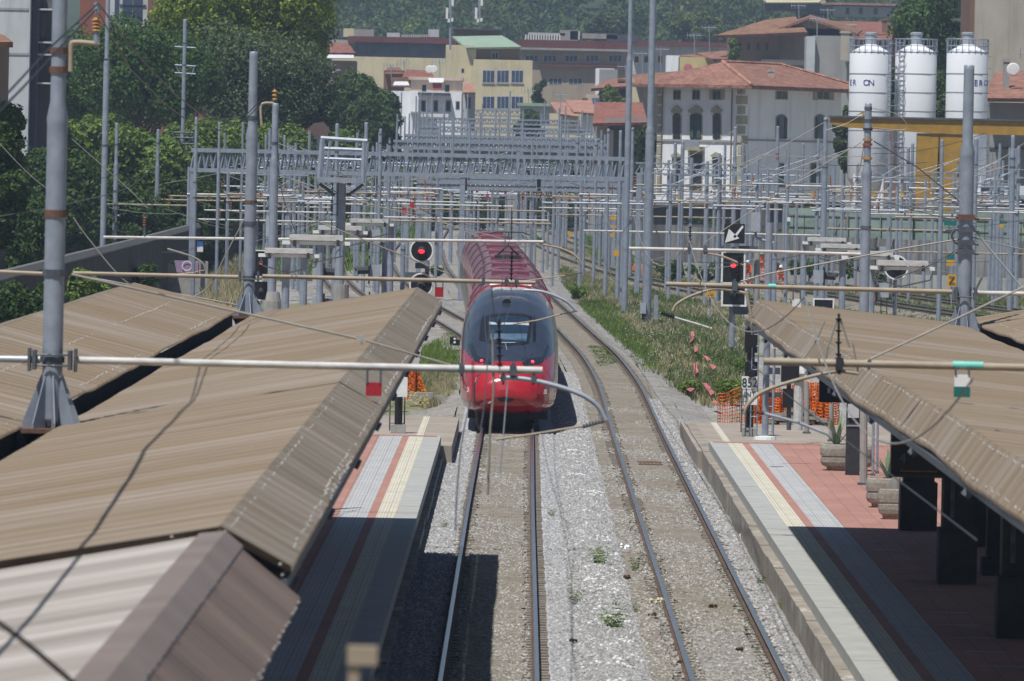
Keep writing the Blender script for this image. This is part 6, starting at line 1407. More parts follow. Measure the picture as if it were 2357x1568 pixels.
# --- white house with balconies ---
Y=880; t=bthing('white house with red awning and flat roof terraces above the gantries',975,Y)
o,(xa,xb,zt,zb)=block(t,898,210,958,470,Y,10,'pl_white',z0=-.4); block(t,942,212,1062,470,Y-1,10,'pl_white',z0=-.4); block(t,945,184,1063,214,Y+3,8,'pl_pink'); block(t,940,178,1066,185,Y+2.5,9,'pl_pink',name='roof_slab'); block(t,900,178,945,200,Y+4,8,'pl_brick')
f=Face(t,(xa,Y-1,0),(0,-1,0)); f3=Face(t,(xa,Y+3,0),(0,-1,0)); f1=Face(t,(xa,Y,0),(0,-1,0))
for x0,y0,x1,y1 in ((968,231,980,258),(997,231,1008,258),(1025,231,1038,258),(1058-10,233,1058,253)): f.window(x0,y0,x1,y1,'pl_grey','glass_dark',0)
f1.window(911,231,920,251,'pl_grey','glass_dark',0)
for x0,x1 in ((971,981),(1024,1034)): f3.window(x0,196,x1,212,'pl_shutter','glass_dark',0)
f.quad('balcony',945,258,1000,262,'pl_grey',1.2,1.2); f.quad('balcony',962,214,1036,220,'pl_slate',1.2,1.2); f.quad('balcony_rail',962,262,1032,270,'white',1.2,.1)
q=MB(); q.slab([P(985,180,Y+2),P(1022,180,Y+2),P(1020,190,Y-.4),P(988,190,Y-.4)],(0,-.5,1),.1); q.build('awning',M['white'],t); q=MB(); q.slab([P(995,190,Y+1),P(1016,190,Y+1),P(1016,204,Y-.2),P(996,204,Y-.2)],(0,-.8,.6),.08); q.build('awning',M['red_sign'],t)
q=MB(); q.slab([P(908,188,Y+3),P(938,188,Y+3),P(942,196,Y+1),P(904,196,Y+1)],(0,-.5,1),.1); q.build('awning',M['white'],t)
for x in (988,998): q=MB(); q.lathe(P(x,160,Y+4),[(.1,-.05),(.4,-.04),(.5,0),(.4,.06)],14,'y'); q.build('satellite_dish',M['white'],t)
q=MB(); q.slab([P(935,160,Y+12),P(990,163,Y+12),P(1000,178,Y+5),P(925,178,Y+5)],(0,-.5,1),.3); q.build('roof',M['tile_red'],t)
t=bthing('grey sided low wing with pinkish tiles right of the white house',1080,900); block(t,1066,212,1090,470,902,10,'pl_cool',z0=-.4); q=MB(); q.slab([P(1068,190,908),P(1088,190,908),P(1094,213,900),P(1066,213,900)],(0,-.5,1),.3); q.build('roof',M['tile_pale'],t); f=Face(t,(0,902,0),(0,-1,0)); f.window(1072,224,1083,250,'pl_slate','glass_blue',0)
t=bthing('brown brick roof terrace house left of the white house',920,950); block(t,880,162,925,470,950,10,'pl_brick',z0=-.4); q=MB(); q.slab([P(893,156,958),P(920,156,958),P(930,170,948),P(885,170,948)],(0,-.5,1),.3); q.build('roof',M['tile_red'],t)
# --- cluster right of yellow block ---
t=bthing('orange roofed cottage with blue grey wall left of the tall slim pole',1400,820); block(t,1372,202,1450,470,826,9,'pl_blueg',z0=-.4) if 'pl_blueg' in M else block(t,1378,203,1440,470,826,9,'pl_slate',z0=-.4); q=MB(); q.slab([P(1395,184,838),P(1450,178,838),P(1452,198,822),P(1360,204,822)],(0,-.4,1),.35); q.build('roof',M['tile_orange'],t); chimney(t,1430,182,195,828,.4)
t=bthing('tan shed with large red tiled roof left of the stoutest pole',1420,700); block(t,1364,284,1398,470,700,8,'pl_beige',z0=-.4); block(t,1394,272,1500,284,699,8,'pl_grey',name='parapet'); block(t,1402,282,1500,470,701,8,'pl_darkgrey',z0=-.4); block(t,1398,300,1410,470,699.5,2,'pl_beige',z0=-.4)
q=MB(); q.slab([P(1370,235,716),P(1478,236,716),P(1490,282,698),P(1364,284,698)],(0,-.35,1),.3); q.build('roof',M['tile_red'],t)
q=MB(); 
t2=bthing('long grey tiled roofs stepping up between the poles',1500,840); block(t2,1450,196,1530,470,842,9,'pl_beige',z0=-.4); q.slab([P(1448,172,852),P(1620,160,852),P(1560,186,838),P(1452,192,838)],(0,-.4,1),.3); q.build('roof',M['tile_brown'],t2)
t=bthing('narrow yellow gable wall between the tall poles',1460,800); q=MB(); q.slab([P(1455,178,800),P(1458,180,800),P(1472,235,800),P(1455,240,800)],(0,-1,0),4); q.box((P(1455,235,800).x,800.1,-.4),(P(1472,235,800).x,804,P(1460,236,800).z)); q.build('wall',M['pl_cream'],t)
t=bthing('low red roofed houses with skylight behind the far gantries',1300,900); q=MB(); q.slab([P(1265,236,915),P(1330,236,915),P(1330,268,898),P(1285,262,898)],(0,-.4,1),.3); q.slab([P(1300,230,918),P(1370,232,918),P(1375,262,899),P(1320,258,899)],(0,-.4,1),.3); q.build('roof',M['tile_pale'],t); o,(xa,xb,zt,zb)=block(t,1262,262,1335,470,899,8,'pl_cream',z0=-.4); block(t,1335,262,1372,470,900,8,'pl_white',z0=-.4); block(t,1348,218,1410,236,930,6,'pl_pink'); block(t,1340,226,1352,240,925,6,'pl_red')
q=MB(); q.slab([P(1362,226,905),P(1388,226,905),P(1390,238,902),P(1364,238,902)],(0,-.5,1),.1); q.build('skylight',M['glass_blue'],t)
t=bthing('green topped canopy shed below the yellow block windows',1240,950); block(t,1195,244,1310,470,950,8,'pl_cool',z0=-.4); block(t,1190,238,1312,245,949,9,'pl_greenroof',name='roof_slab')
# --- brown palazzo upper right ---
Y=900; t=bthing('brown palazzo with wide overhanging hip roof above the villa',1730,Y); o,(xa,xb,zt,zb)=block(t,1677,78,1790,470,Y,16,'pl_darkbrown' if 'pl_darkbrown' in M else 'pl_brown',z0=-.4); block(t,1780,66,1958,470,Y+2,16,'pl_tandark',z0=-.4)
q=MB(); q.slab([P(1762,46,Y+9),P(1830,38,Y+9),P(1858,74,Y-2),P(1644,82,Y-2)],(0,-.4,1),.4); q.build('roof',M['tile_brown'],t)
q=MB(); q.slab([P(1790,70,Y+2),P(1860,44,Y+2),P(1960,76,Y+2),P(1960,82,Y+2),P(1790,82,Y+2)],(0,-1,0),12); q.build('gable',M['pl_tandark'],t)
q=MB(); q.slab([P(1780,70,Y+1),P(1860,40,Y+1),P(1862,36,Y+14),P(1790,62,Y+14)],(-.3,0,1),.3); q.slab([P(1860,40,Y+1),P(1972,78,Y+1),P(1985,68,Y+14),P(1864,34,Y+14)],(.3,0,1),.3); q.build('roof',M['tile_brown'],t)
f=Face(t,(xa,Y,0),(0,-1,0))
for x0 in (1698,1718,1740,1760): f.window(x0,98,x0+9,118,'pl_brown','black',0)
block(t,1752,138,1860,150,Y-3,3,'pl_darkgrey',name='terrace')
t=bthing('blank grey rendered wall block left of the silos',1910,840); block(t,1852,84,1872,470,839,6,'pl_cool',z0=-.4); block(t,1868,83,1962,470,840,6,'pl_grey',z0=-.4); chimney(t,1944,72,120,838,.5,'pl_beige')
t=bthing('low red tiled houses above the silos left of the big tree',2020,1000); block(t,1900,78,2090,470,1006,8,'pl_brick',z0=-.4); q=MB(); q.slab([P(1880,48,1040),P(2080,52,1040),P(2070,66,1020),P(1950,62,1020)],(0,-.4,1),.3); q.slab([P(1965,62,1018),P(2060,60,1018),P(2050,92,1002),P(1955,86,1002)],(0,-.4,1),.3); q.slab([P(2050,60,1018),P(2075,70,1010),P(2080,92,1000),P(2030,92,1000)],(.2,-.3,1),.3); q.build('roof',M['tile_red'],t); chimney(t,1958,56,66,1004,.7,'pl_beige'); chimney(t,2040,44,60,1010,.6,'pl_brick')
t=bthing('terraced villa with long veranda roof on the hillside top right',1990,1350,z=20); block(t,1920,16,2100,40,1355,8,'pl_cool'); block(t,1900,8,2110,13,1352,12,'tile_pale',name='roof_slab'); f=Face(t,(0,1355,0),(0,-1,0)); [f.window(x,18,x+10,34,'pl_grey','glass_dark',0) for x in (1945,1975,2010,2050)]
t=bthing('pale yellow house with awning among the hillside trees top right',1790,1380,z=22); block(t,1760,0,1900,8,1382,8,'pl_cream'); block(t,1760,8,1890,24,1384,8,'pl_darkgrey'); q=MB(); q.slab([P(1752,-4,1386),P(1890,-2,1386),P(1885,6,1378),P(1765,6,1378)],(0,-.5,1),.3); q.build('awning',M['pl_cream'],t)
t=bthing('small pink tiled farmhouse half hidden in hillside trees',1700,1700,z=30); block(t,1660,36,1740,60,1702,8,'pl_pink'); q=MB(); q.slab([P(1680,26,1710),P(1720,26,1710),P(1745,40,1698),P(1655,40,1698)],(0,-.4,1),.4); q.build('roof',M['tile_pale'],t)
t=bthing('reddish hillside house at the top edge right of the plane tree',1035,1800,z=40); block(t,1010,-5,1060,14,1802,8,'pl_brick'); block(t,1005,-12,1065,2,1800,12,'tile_red',name='roof_slab')
# --- beige tower right ---
Y=560; t=bthing('tall blank beige apartment block at the right edge',2300,Y); o,(xa,xb,zt,zb)=block(t,2240,-60,2480,470,Y,14,'pl_beige',z0=-.4); block(t,2228,-60,2241,470,Y+1,12,'pl_brick',z0=-.4)
t=bthing('red tiled low house below the beige block, dish on its roof',2320,540); block(t,2276,238,2480,470,530,8,'pl_grey',z0=-.4); q=MB(); q.slab([P(2290,166,540),P(2480,158,540),P(2480,228,526),P(2262,226,526)],(0,-.5,1),.3); rf=q.build('roof',M['tile_orange'],t); q=MB(); q.lathe(P(2331,160,530),[(.1,-.05),(.4,-.04),(.5,0),(.4,.06)],16,'y'); q.build('satellite_dish',M['white'],t); chimney(rf,2316,136,175,531,.22,'pl_grey'); f=Face(t,(0,530,0),(0,-1,0)); f.window(2325,276,2350,290,'pl_darkgrey','glass_dark',0); f.quad('string_course',2276,340,2420,344,'pl_darkgrey',.1,.1)
# --- top left ---
Y=420; t=bthing('white slab block with dark balconies at the top left corner',40,Y); block(t,-60,-60,66,470,Y,12,'pl_cool',z0=-.4); block(t,66,-60,84,470,Y+1,12,'pl_slate',z0=-.4); block(t,84,-60,120,470,Y+3,8,'pl_darkgrey',z0=-.4)
f=Face(t,(0,Y,0),(0,-1,0)); 
for y in (18,121): f.quad('string_course',-60,y,66,y+5,'pl_grey',.05,.1)
for y in (20,96,124,190): block(t,84,y,122,y+4,Y+1.2,2,'pl_cool',name='balcony_slab')
for y in (30,102,130): block(t,90,y,104,y+56 if y<100 else y+16,Y+2.6,.3,'glass_blue',name='window')
t=bthing('reddish brown building with white glazed bay top left',330,560); block(t,336,-60,402,470,560,10,'pl_brick',z0=-.4); block(t,240,-60,338,470,562,10,'pl_cool',z0=-.4); block(t,180,-60,262,470,563,10,'pl_red',z0=-.4); f=Face(t,(0,562,0),(0,-1,0)); 
for x0,x1 in ((264,274),(282,304),(306,328)): f.quad('window',x0,-30,x1,50,'glass_blue',.06,.08)
f.quad('mullion',275,11,336,13,'pl_slate',.12,.1)
t=bthing('strip of red roof behind the yellow green plane tree',520,640); q=MB(); q.slab([P(455,32,650),P(570,34,650),P(575,62,640),P(450,60,640)],(0,-.5,1),.3); q.build('roof',M['tile_red'],t); block(t,455,58,575,470,641,8,'pl_red',z0=-.4)
t=bthing('dark red eave poking in at the left frame edge',5,300); q=MB(); q.slab([P(-40,72,304),P(8,80,304),P(30,97,298),P(-40,97,298)],(0,-.4,1),.25); q.build('roof',M['tile_brown'],t); q=MB(); q.box((P(-60,90,300).x,300,-.4),(P(-2,90,300).x,306,P(-20,96,300).z)); q.build('wall',M['pl_brown'],t)
# --- silos ---
def silo(cx,label,Y,lad,txt=None,k=0,rpx=48):
    s=F/Y; r=rpx/s; z1=P(cx,124,Y).z; zb=P(cx,415,Y).z; x=P(cx,270,Y).x; t=thing('silo',label,'silo',(x,Y,-.4),'white cement silos'); c=Vector((x,Y,0))
    q=MB(); q.lathe(c,[(r*.12,zb-1.6),(r*.96,zb),(r,zb+.1),(r,z1),(r*.97,z1+.1),(.35,z1+.7)],40); b=q.build('tank',M['silo_white'],t)
    for p_ in b.data.polygons: p_.use_smooth=len(p_.vertices)==4
    for y in (171,214,257,301,340,381): 
        z=P(cx,y,Y).z; q=MB(); q.lathe(c,[(r*1.0,z-.05),(r*1.012,z-.03),(r*1.012,z+.03),(r,z+.05)],40); q.build('seam',M['silo_seam'],b)
    q=MB(); q.lathe(c,[(.42,z1+.5),(.42,z1+1.35),(.47,z1+1.37),(.47,z1+1.5),(.3,z1+1.56)],18); q.build('filter',M['galv_new'],t)
    q=MB(); n=20
    for zz in (z1+.1,z1+.55,z1+1.05):
        for i in range(n): a=2*math.pi*i/n; b_=2*math.pi*(i+1)/n; q.cyl((x+r*math.cos(a),Y+r*math.sin(a),zz),(x+r*math.cos(b_),Y+r*math.sin(b_),zz),.03,n=4,caps=False)
    for i in range(n): a=2*math.pi*i/n; q.cyl((x+r*math.cos(a),Y+r*math.sin(a),z1),(x+r*math.cos(a),Y+r*math.sin(a),z1+1.05),.03,n=4)
    q.build('guard_rail',M['galv'],t)
    a=lad; lx,ly=x+(r+.12)*math.sin(a),Y-(r+.12)*math.cos(a); d=Vector((math.cos(a),math.sin(a),0)); q=MB()
    for sgn in (-.22,.22): q.cyl((lx+d.x*sgn,ly+d.y*sgn,zb-2),(lx+d.x*sgn,ly+d.y*sgn,z1+1),.025,n=4)
    z=zb-2
    while z<z1+1: q.cyl((lx-d.x*.22,ly-d.y*.22,z),(lx+d.x*.22,ly+d.y*.22,z),.018,n=4); z+=.35
    nn=Vector((math.sin(a),-math.cos(a),0)); z=zb
    while z<z1+.8:
        pts=[Vector((lx,ly,z))+d*(.38*math.cos(w_))+nn*(.38*math.sin(w_)+.1) for w_ in np.linspace(0,math.pi,7)]; q.tube(pts,.02,4); z+=.9
    q.build('ladder',M['galv'],t)
    q=MB()
    for i in range(4):
        w_=math.pi/4+i*math.pi/2; lx,ly=x+r*.93*math.cos(w_),Y+r*.93*math.sin(w_); q.cyl((lx,ly,-.4),(lx,ly,zb+.4),.13,n=8)
        w2=w_+math.pi/2; q.cyl((lx,ly,.2),(x+r*.93*math.cos(w2),Y+r*.93*math.sin(w2),zb-.4),.07,n=5)
    q.build('leg',M['silo_white'],t)
    if txt:
        for ch,ang in txt:
            a=ang; p=c+Vector((math.sin(a)*(r+.012),-math.cos(a)*(r+.012),P(cx,192,Y).z)); text(ch,p,.60,'silo_blue',b,(math.pi/2,0,a),ext=.006)
        a=txt[0][1]*.55+.1 if k==0 else 1.15
    return t
Ys=515
silo(2000,'leftmost white cement silo with partly worn blue letters',Ys,1.0,[('E',-1.18),('R',-.88),('O',-.22),('N',.02)],0)
silo(2105,'middle white cement silo, plain, between the two lettered ones',Ys+1.5,-.75,None,1)
silo(2223,'rightmost white cement silo, letters cut by a grey mast',Ys,2.2,[('E',.38),('R',.66),('C',1.0),('O',1.32)],2)
# crane
Y=490; t=thing('gantry_crane','yellow gantry crane beam and box legs before the silos','crane',(P(2160,400,Y).x,Y,-.4))
def bx(n,x0,y0,x1,y1,d,m_='yellow_crane',yo=0): 
    xm=(x0+x1)/2; q=MB(); a=P(x0,(y0+y1)/2,Y); b=P(x1,(y0+y1)/2,Y); q.box((a.x,Y+yo-d,P(xm,y1,Y).z),(b.x,Y+yo+d,P(xm,y0,Y).z)); return q.build(n,M[m_],t)
zA=P(1908,270,Y); q=MB(); A_=[P(1910,272,Y),P(1990,278,Y),P(2500,277-12,Y),P(2500,304+6,Y),P(2180,310,Y),P(1945,297,Y),P(1912,288,Y)]
z0=P(2180,276,Y).z; z1=P(2180,308,Y).z; xs=[P(x,290,Y).x for x in (1910,1950,2150,2600)]
q.slab([Vector((xs[0],Y,z0)),Vector((xs[3],Y,z0)),Vector((xs[3],Y,z1)),Vector((xs[2],Y,z1)),Vector((xs[1],Y,z1+.28)),Vector((xs[0],Y,z0-.45))],(0,-1,0),.8); bmq=q.build('beam',M['yellow_crane'],t)
q=MB(); q.box((xs[0]-.1,Y-.15,z0),(xs[3],Y+.95,z0+.12)); q.build('beam_top',M['galv_dark'],t)
q=MB()
for x in (2142,2264,2270): xx=P(x,290,Y).x; MB().box((xx-.03,Y-.03,z1+.02),(xx+.03,Y+.01,z0)).build('stiffener',M['ochre'],bmq)
for xa_,xb_,xc,xd,lb in ((2110,2160,2106,2146,'leg'),(2162,2216,2166,2202,'leg')):
    za=P(2160,308,Y).z; q=MB(); q.slab([Vector((P(xa_,330,Y).x,Y+.1,za)),Vector((P(xb_,330,Y).x,Y+.1,za)),Vector((P(xd,460,Y).x,Y+.1,-.4)),Vector((P(xc,460,Y).x,Y+.1,-.4))],(0,-1,0),.7); q.build('leg',M['yellow_crane'],t)
q=MB(); q.slab([Vector((P(1966,270,Y).x,Y-.02,z0+.1)),Vector((P(1985,255,Y).x,Y-.02,P(1985,257,Y).z)),Vector((P(1989,257,Y).x,Y-.02,P(1985,257,Y).z)),Vector((P(1989,270,Y).x,Y-.02,z0+.1)),Vector((P(1985,270,Y).x,Y-.02,z0+.1)),Vector((P(1984,262,Y).x,Y-.02,P(1984,262,Y).z))],(0,-1,0),.3); q.build('lug',M['yellow_crane'],t)
# sheds / yard clutter behind fence
def shed(label,x0,y0,x1,Y,wall,roof,dep=8,rise=10):
    t=bthing(label,(x0+x1)/2,Y,'shed','yard sheds behind the fence','shed'); block(t,x0,y0+rise,x1,y0+60,Y,dep,wall,z0=-.4)
    q=MB(); q.slab([P(x0+6,y0,Y+dep),P(x1,y0,Y+dep),P(x1+6,y0+rise+4,Y-.6),P(x0-4,y0+rise+4,Y-.6)],(0,-.3,1),.2); q.build('roof',M[roof],t); return t
mat('sheet_roof',(.40,.43,.45),(.30,.32,.35),.6,.6,stretch=(1,6,1)); 
shed('grey sheet roofed shed behind the green fence at far right',2245,428,2440,508,'pl_darkgrey','sheet_roof',14,22)
shed('dark low shed left of the silos behind the fence',1760,452,1940,520,'pl_darkgrey','pl_darkgrey',8,8)
shed('low dark shed roofs before the villa',1500,462,1720,560,'pl_darkgrey','pl_brown',8,6)
shed('small brown roofed hut right of the yard masts',1730,462,1830,540,'pl_beige','pl_brown',8,6)
# ---- fences and walls ----
def wall(label,pts,zt,m_,name='boundary_wall',th=.25,cat='wall',posts=None,z0=-.45,g=None):
    t=thing(name,label,cat,(pts[0][0],pts[0][1],z0),g); q=MB()
    zts=zt if isinstance(zt,list) else [zt]*len(pts)
    for (a,b),za,zb in zip(zip(pts,pts[1:]),zts,zts[1:]):
        d=Vector((b[0]-a[0],b[1]-a[1],0)).normalized(); n=Vector((-d.y,d.x,0))*th/2
        A=Vector((a[0],a[1],0)); B=Vector((b[0],b[1],0)); q.add([V3(A-n,z0),V3(B-n,z0),V3(B+n,z0),V3(A+n,z0),V3(A-n,za),V3(B-n,zb),V3(B+n,zb),V3(A+n,za)],[(0,3,2,1),(4,5,6,7),(0,1,5,4),(1,2,6,5),(2,3,7,6),(3,0,4,7)])
    q.build('panel',M[m_],t)
    if posts:
        q=MB()
        for a,b in zip(pts,pts[1:]):
            L_=math.hypot(b[0]-a[0],b[1]-a[1]); n=int(L_/posts[0])
            for i in range(n+1): x=a[0]+(b[0]-a[0])*i/n; y=a[1]+(b[1]-a[1])*i/n; q.cyl((x,y-.3,z0),(x,y-.3,posts[1]),posts[2],n=5)
        q.build('posts',M[posts[3]],t,kind='stuff' if False else None)
    return t
def gp(x,y): g=G(x,y); return (g.x,g.y)
a=gp(1560,640); 
gn=[P(1800,560,478),P(2100,560,470),P(2460,560,462)]
t=wall('green netted fence behind the yard tracks on the right',[(p.x,p.y) for p in gn],[P(1800,478,478).z,P(2100,486,470).z,P(2460,492,462).z],'green_net','netted_fence',.06,'fence',(2.6,4.6,.05,'galv'))
q=MB()
for (p,r_) in zip(gn,gn[1:]):
    for k in range(7): z=-.2+k*.75; q.cyl((p.x,p.y-.1,z),(r_.x,r_.y-.1,z),.025,n=4)
    L_=(r_-p).length; 
    for k in range(int(L_/.9)): f_=k/int(L_/.9); c=p.lerp(r_,f_); q.cyl((c.x,c.y-.12,-.3),(c.x,c.y-.12,4.4),.018,n=4)
q.build('mesh_wires',M['galv_dark'],t)
sl=[P(1530,560,500),P(1800,560,478),P(2100,560,464),P(2470,560,455)]
wall('weathered grey slatted wall along the yard tracks',[(p.x-.0,p.y-2.0) for p in sl],[P(1560,518,500).z,P(1800,540,478).z,P(2100,552,464).z,P(2470,560,455).z],'slat_wall','slatted_wall',.15,'fence')
wall('low pale concrete strip at the foot of the slatted wall',[(p.x,p.y-3.5) for p in sl],[.75]*4,'concrete_slab','low_wall',.3)
# left retaining walls
rw_=[(P(-30,600,250).x,250),(P(160,600,300).x,300),(P(330,600,360).x,360),(P(430,600,420).x,420),(P(560,520,560).x,560),(P(700,500,760).x,760)]
zz=[P(-30,655,250).z,P(160,604,300).z,P(330,560,360).z,P(430,532,420).z,P(560,498,560).z,P(700,474,760).z]
t=wall('dark stained retaining wall along the left yard edge',rw_,zz,'ret_wall','retaining_wall',.5)
q=MB()
for (a,b),za,zb in zip(zip(rw_,rw_[1:]),zz,zz[1:]): q.cyl((a[0],a[1]-.2,za+.1),(b[0],b[1]-.2,zb+.1),.28,n=6)
q.build('coping',M['pl_darkgrey'],t)
g1=G(352,690); g2=G(470,690); Yg=min(g1.y,395)
t=wall('low graffiti covered wall below the hedge trees',[(P(345,650,385).x,385),(P(478,650,385).x,385)],P(400,600,385).z,'concrete','graffiti_wall',.3)
mat('graffiti',(.45,.28,.45),(.34,.22,.36),.8,.8,lo=.45,hi=.55); mat('graffiti2',(.42,.40,.40),(.10,.09,.1),1.4,.8,lo=.42,hi=.5)
f=Face(t,(0,384.8,0),(0,-1,0)); f.quad('graffiti',405,600,456,628,'graffiti',.03,.03); f.quad('graffiti',352,606,404,640,'graffiti2',.03,.03)
q=MB(); c=P(430,612,384.7); n=20; vs=[]
for i in range(n): a=2*math.pi*i/n; d=Vector((math.cos(a),0,math.sin(a))); vs+=[c+d*.28,c+d*.22]
q.add(vs,[(2*i,2*i+1,2*((i+1)%n)+1,2*((i+1)%n)) for i in range(n)]); q.build('painted_ring',M['white'],t)

for i,(x,yt,yb,Y) in enumerate(((900,150,185,885),(930,140,172,960),(1012,138,178,884),(1440,150,185,838),(1478,120,172,850),(1520,110,165,850),(1598,78,128,905),(1632,60,120,905),(1838,10,60,905),(1880,40,84,845),(1905,20,70,905),(2058,50,92,1003),(1290,215,262,902),(1216,205,244,953),(2375,120,165,540))):
    t=thing('roof_aerial','thin television aerial on a roof beyond the railway','aerial',P(x,yb,Y),'roof aerials'); q=MB(); q.cyl(P(x,yb,Y),P(x,yt,Y),.06,n=5); q.build('mast',M['galv'],t)
    c=P(x,yt+4,Y); q=MB(); q.cyl(c-Vector((1,0,0)),c+Vector((1,0,0)),.035,n=4); [q.cyl(c+Vector((d,0,-.4)),c+Vector((d,0,.4)),.03,n=4) for d in (-.9,-.5,-.1,.3,.7)]; q.build('elements',M['galv'],t)
# ================= vegetation =================
def leaves(centers,size,up=.0,aspect=.6,seed=0,nrm=None):
    n=len(centers); r=np.random.default_rng(seed)
    d=r.normal(size=(n,3)); 
    if nrm is not None: d=d*.75+nrm
    d[:,2]+=up; d/=np.linalg.norm(d,axis=1)[:,None]
    a=r.normal(size=(n,3)); a-= (a*d).sum(1)[:,None]*d; a/=np.linalg.norm(a,axis=1)[:,None]; b=np.cross(d,a)
    s=size*r.uniform(.6,1.4,size=(n,1))
    V=np.stack([centers-a*s-b*s*aspect*.4,centers+b*s*aspect*-.9,centers+a*s+b*s*aspect*.3,centers+b*s*aspect],1)
    return V.reshape(-1,3),np.arange(4*n).reshape(-1,4)
def crown(blobs,n,size,seed,inner=.35,flat=1.):
    r=np.random.default_rng(seed); out=[]; nr=[]
    w=np.array([b[3]**2 for b in blobs]); w=w/w.sum()
    for b,wi in zip(blobs,w):
        k=int(n*wi); d=r.normal(size=(k,3)); d/=np.linalg.norm(d,axis=1)[:,None]
        lump=1+.16*np.sin(d[:,0]*5+b[0])*np.sin(d[:,2]*6+b[2])+.10*np.sin(d[:,1]*9+d[:,2]*8)
        rad=b[3]*(1-inner*r.random(k)**1.8)*lump
        out.append(np.array(b[:3])+d*rad[:,None]*np.array([1,1,flat])); nr.append(d)
    return np.concatenate(out),np.concatenate(nr)
def tree(label,cx,yt,yb,wpx,Y,m_,n=5000,leaf=.28,blobs=None,seed=1,trunk=True,g='trees along the left railway edge',cat='tree',name='broadleaf_tree',dy=1.,nb=16,base=-.4,up=.3,vis_trunk=None):
    s=F/Y; c=P(cx,(yt+yb)/2,Y); w=wpx/s/2; h=(yb-yt)/s/2; r=random.Random(seed)
    t=thing(name,label,cat,(c.x,Y,base),g)
    bl=[]
    for k in range(nb):
        a=r.uniform(0,2*math.pi); u=r.uniform(-.75,.8); rr=math.sqrt(max(0,1-u*u))*r.uniform(.35,.75); br=min(w,h)*r.uniform(.40,.62)
        bl.append((c.x+w*rr*math.cos(a),Y+w*dy*rr*math.sin(a),c.z+h*u*.8,br))
    if blobs: bl=blobs
    Cn,Nr=crown(bl,n,leaf,seed); V,Q=leaves(Cn,leaf,up,.7,seed,Nr)
    npmesh('crown',V,Q,M[m_],t)
    q=MB(); zt=c.z+h*.2; tr=max(.18,w*.07); x,z=c.x,base; pts=[Vector((c.x,Y,base)),Vector((c.x+r.uniform(-.2,.2),Y,base+(zt-base)*.45)),Vector((c.x+r.uniform(-.4,.4),Y,zt))]
    q.tube(pts,[tr,tr*.7,tr*.4],8)
    for b in bl[:7]: q.tube([pts[1].lerp(pts[2],r.random()*.7),Vector(b[:3])],[tr*.4,tr*.1],5)
    q.build('trunk',M['trunk'],t); return t
LT=[
 ('dark shaded tree cropped by the left frame edge',-10,190,640,130,300,'fol_dark',5200,.16),
 ('broad mid green tree behind the thick left mast',80,205,640,190,430,'fol_mid',6500,.24),
 ('mid green tree with brownish top right of the thick mast',205,195,600,190,446,'fol_mid',6500,.24),
 ('bushy mid green tree behind the first slim masts',320,238,590,190,440,'fol_mid',6500,.24),
 ('bright bushy tree behind the plate mast',440,262,580,170,455,'fol_mid',5500,.24),
 ('low dark tree above the retaining wall at left',20,420,690,190,330,'fol_dark',5200,.18),
 ('umbrella pine with flat dark crown left of the plane trees',325,56,280,300,505,'fol_pine',6500,.22),
 ('smaller umbrella pine above the mid green trees at left',190,75,290,220,512,'fol_pine',4800,.22),
 ('dark pine just behind the crossarm post',420,85,270,150,520,'fol_pine',4600,.22),
 ('tall yellow green plane tree reaching the top edge',620,-110,165,330,560,'fol_yellow',8500,.28),
 ('yellow green plane branch mass left of the tallest plane tree',460,-60,125,210,555,'fol_yellow',4600,.26),
 ('big rounded grey green oak below the plane tree',575,66,330,330,530,'fol_grey',10500,.22),
 ('grey green oak crown right of the big rounded oak',690,130,330,170,548,'fol_grey',5200,.22),
 ('shaded green tree between the plane tree and the oaks',700,30,240,120,600,'fol_dark',3600,.26),
 ('mid green shrubby tree left below the oak',510,240,560,180,480,'fol_mid',4800,.24),
 ('mid green tree right below the oak',640,290,540,190,500,'fol_mid',5200,.24),
 ('green tree behind the steel platform frame',745,262,520,160,560,'fol_mid',4800,.26),
 ('tall poplar like tree left of the white house',815,150,430,130,690,'fol_far',5200,.3),
 ('grey green poplar touching the distant gantries',868,175,450,110,680,'fol_far',4800,.3),
 ('deep green hedge tree mass low behind the slim masts',250,380,640,230,425,'fol_dark',6000,.24),
 ('deep green hedge tree low behind the plate mast',420,400,620,200,440,'fol_dark',5000,.24),
 ('shadowy tree filling behind the thick left mast',120,330,660,200,400,'fol_dark',5200,.22),
 ('green tree between the two tall left masts, behind the pines',250,140,420,260,540,'fol_dark',5000,.26),
 ('dark conifer filling between poplar and oak',772,190,440,90,700,'fol_dark',3000,.3),
]
for i,a in enumerate(LT):
    tree(*a[:7],n=int(a[7]*4.2),leaf=a[8]*.56,seed=11+i,name='pine_tree' if 'pine' in a[0] else 'broadleaf_tree',dy=.8,nb=26)
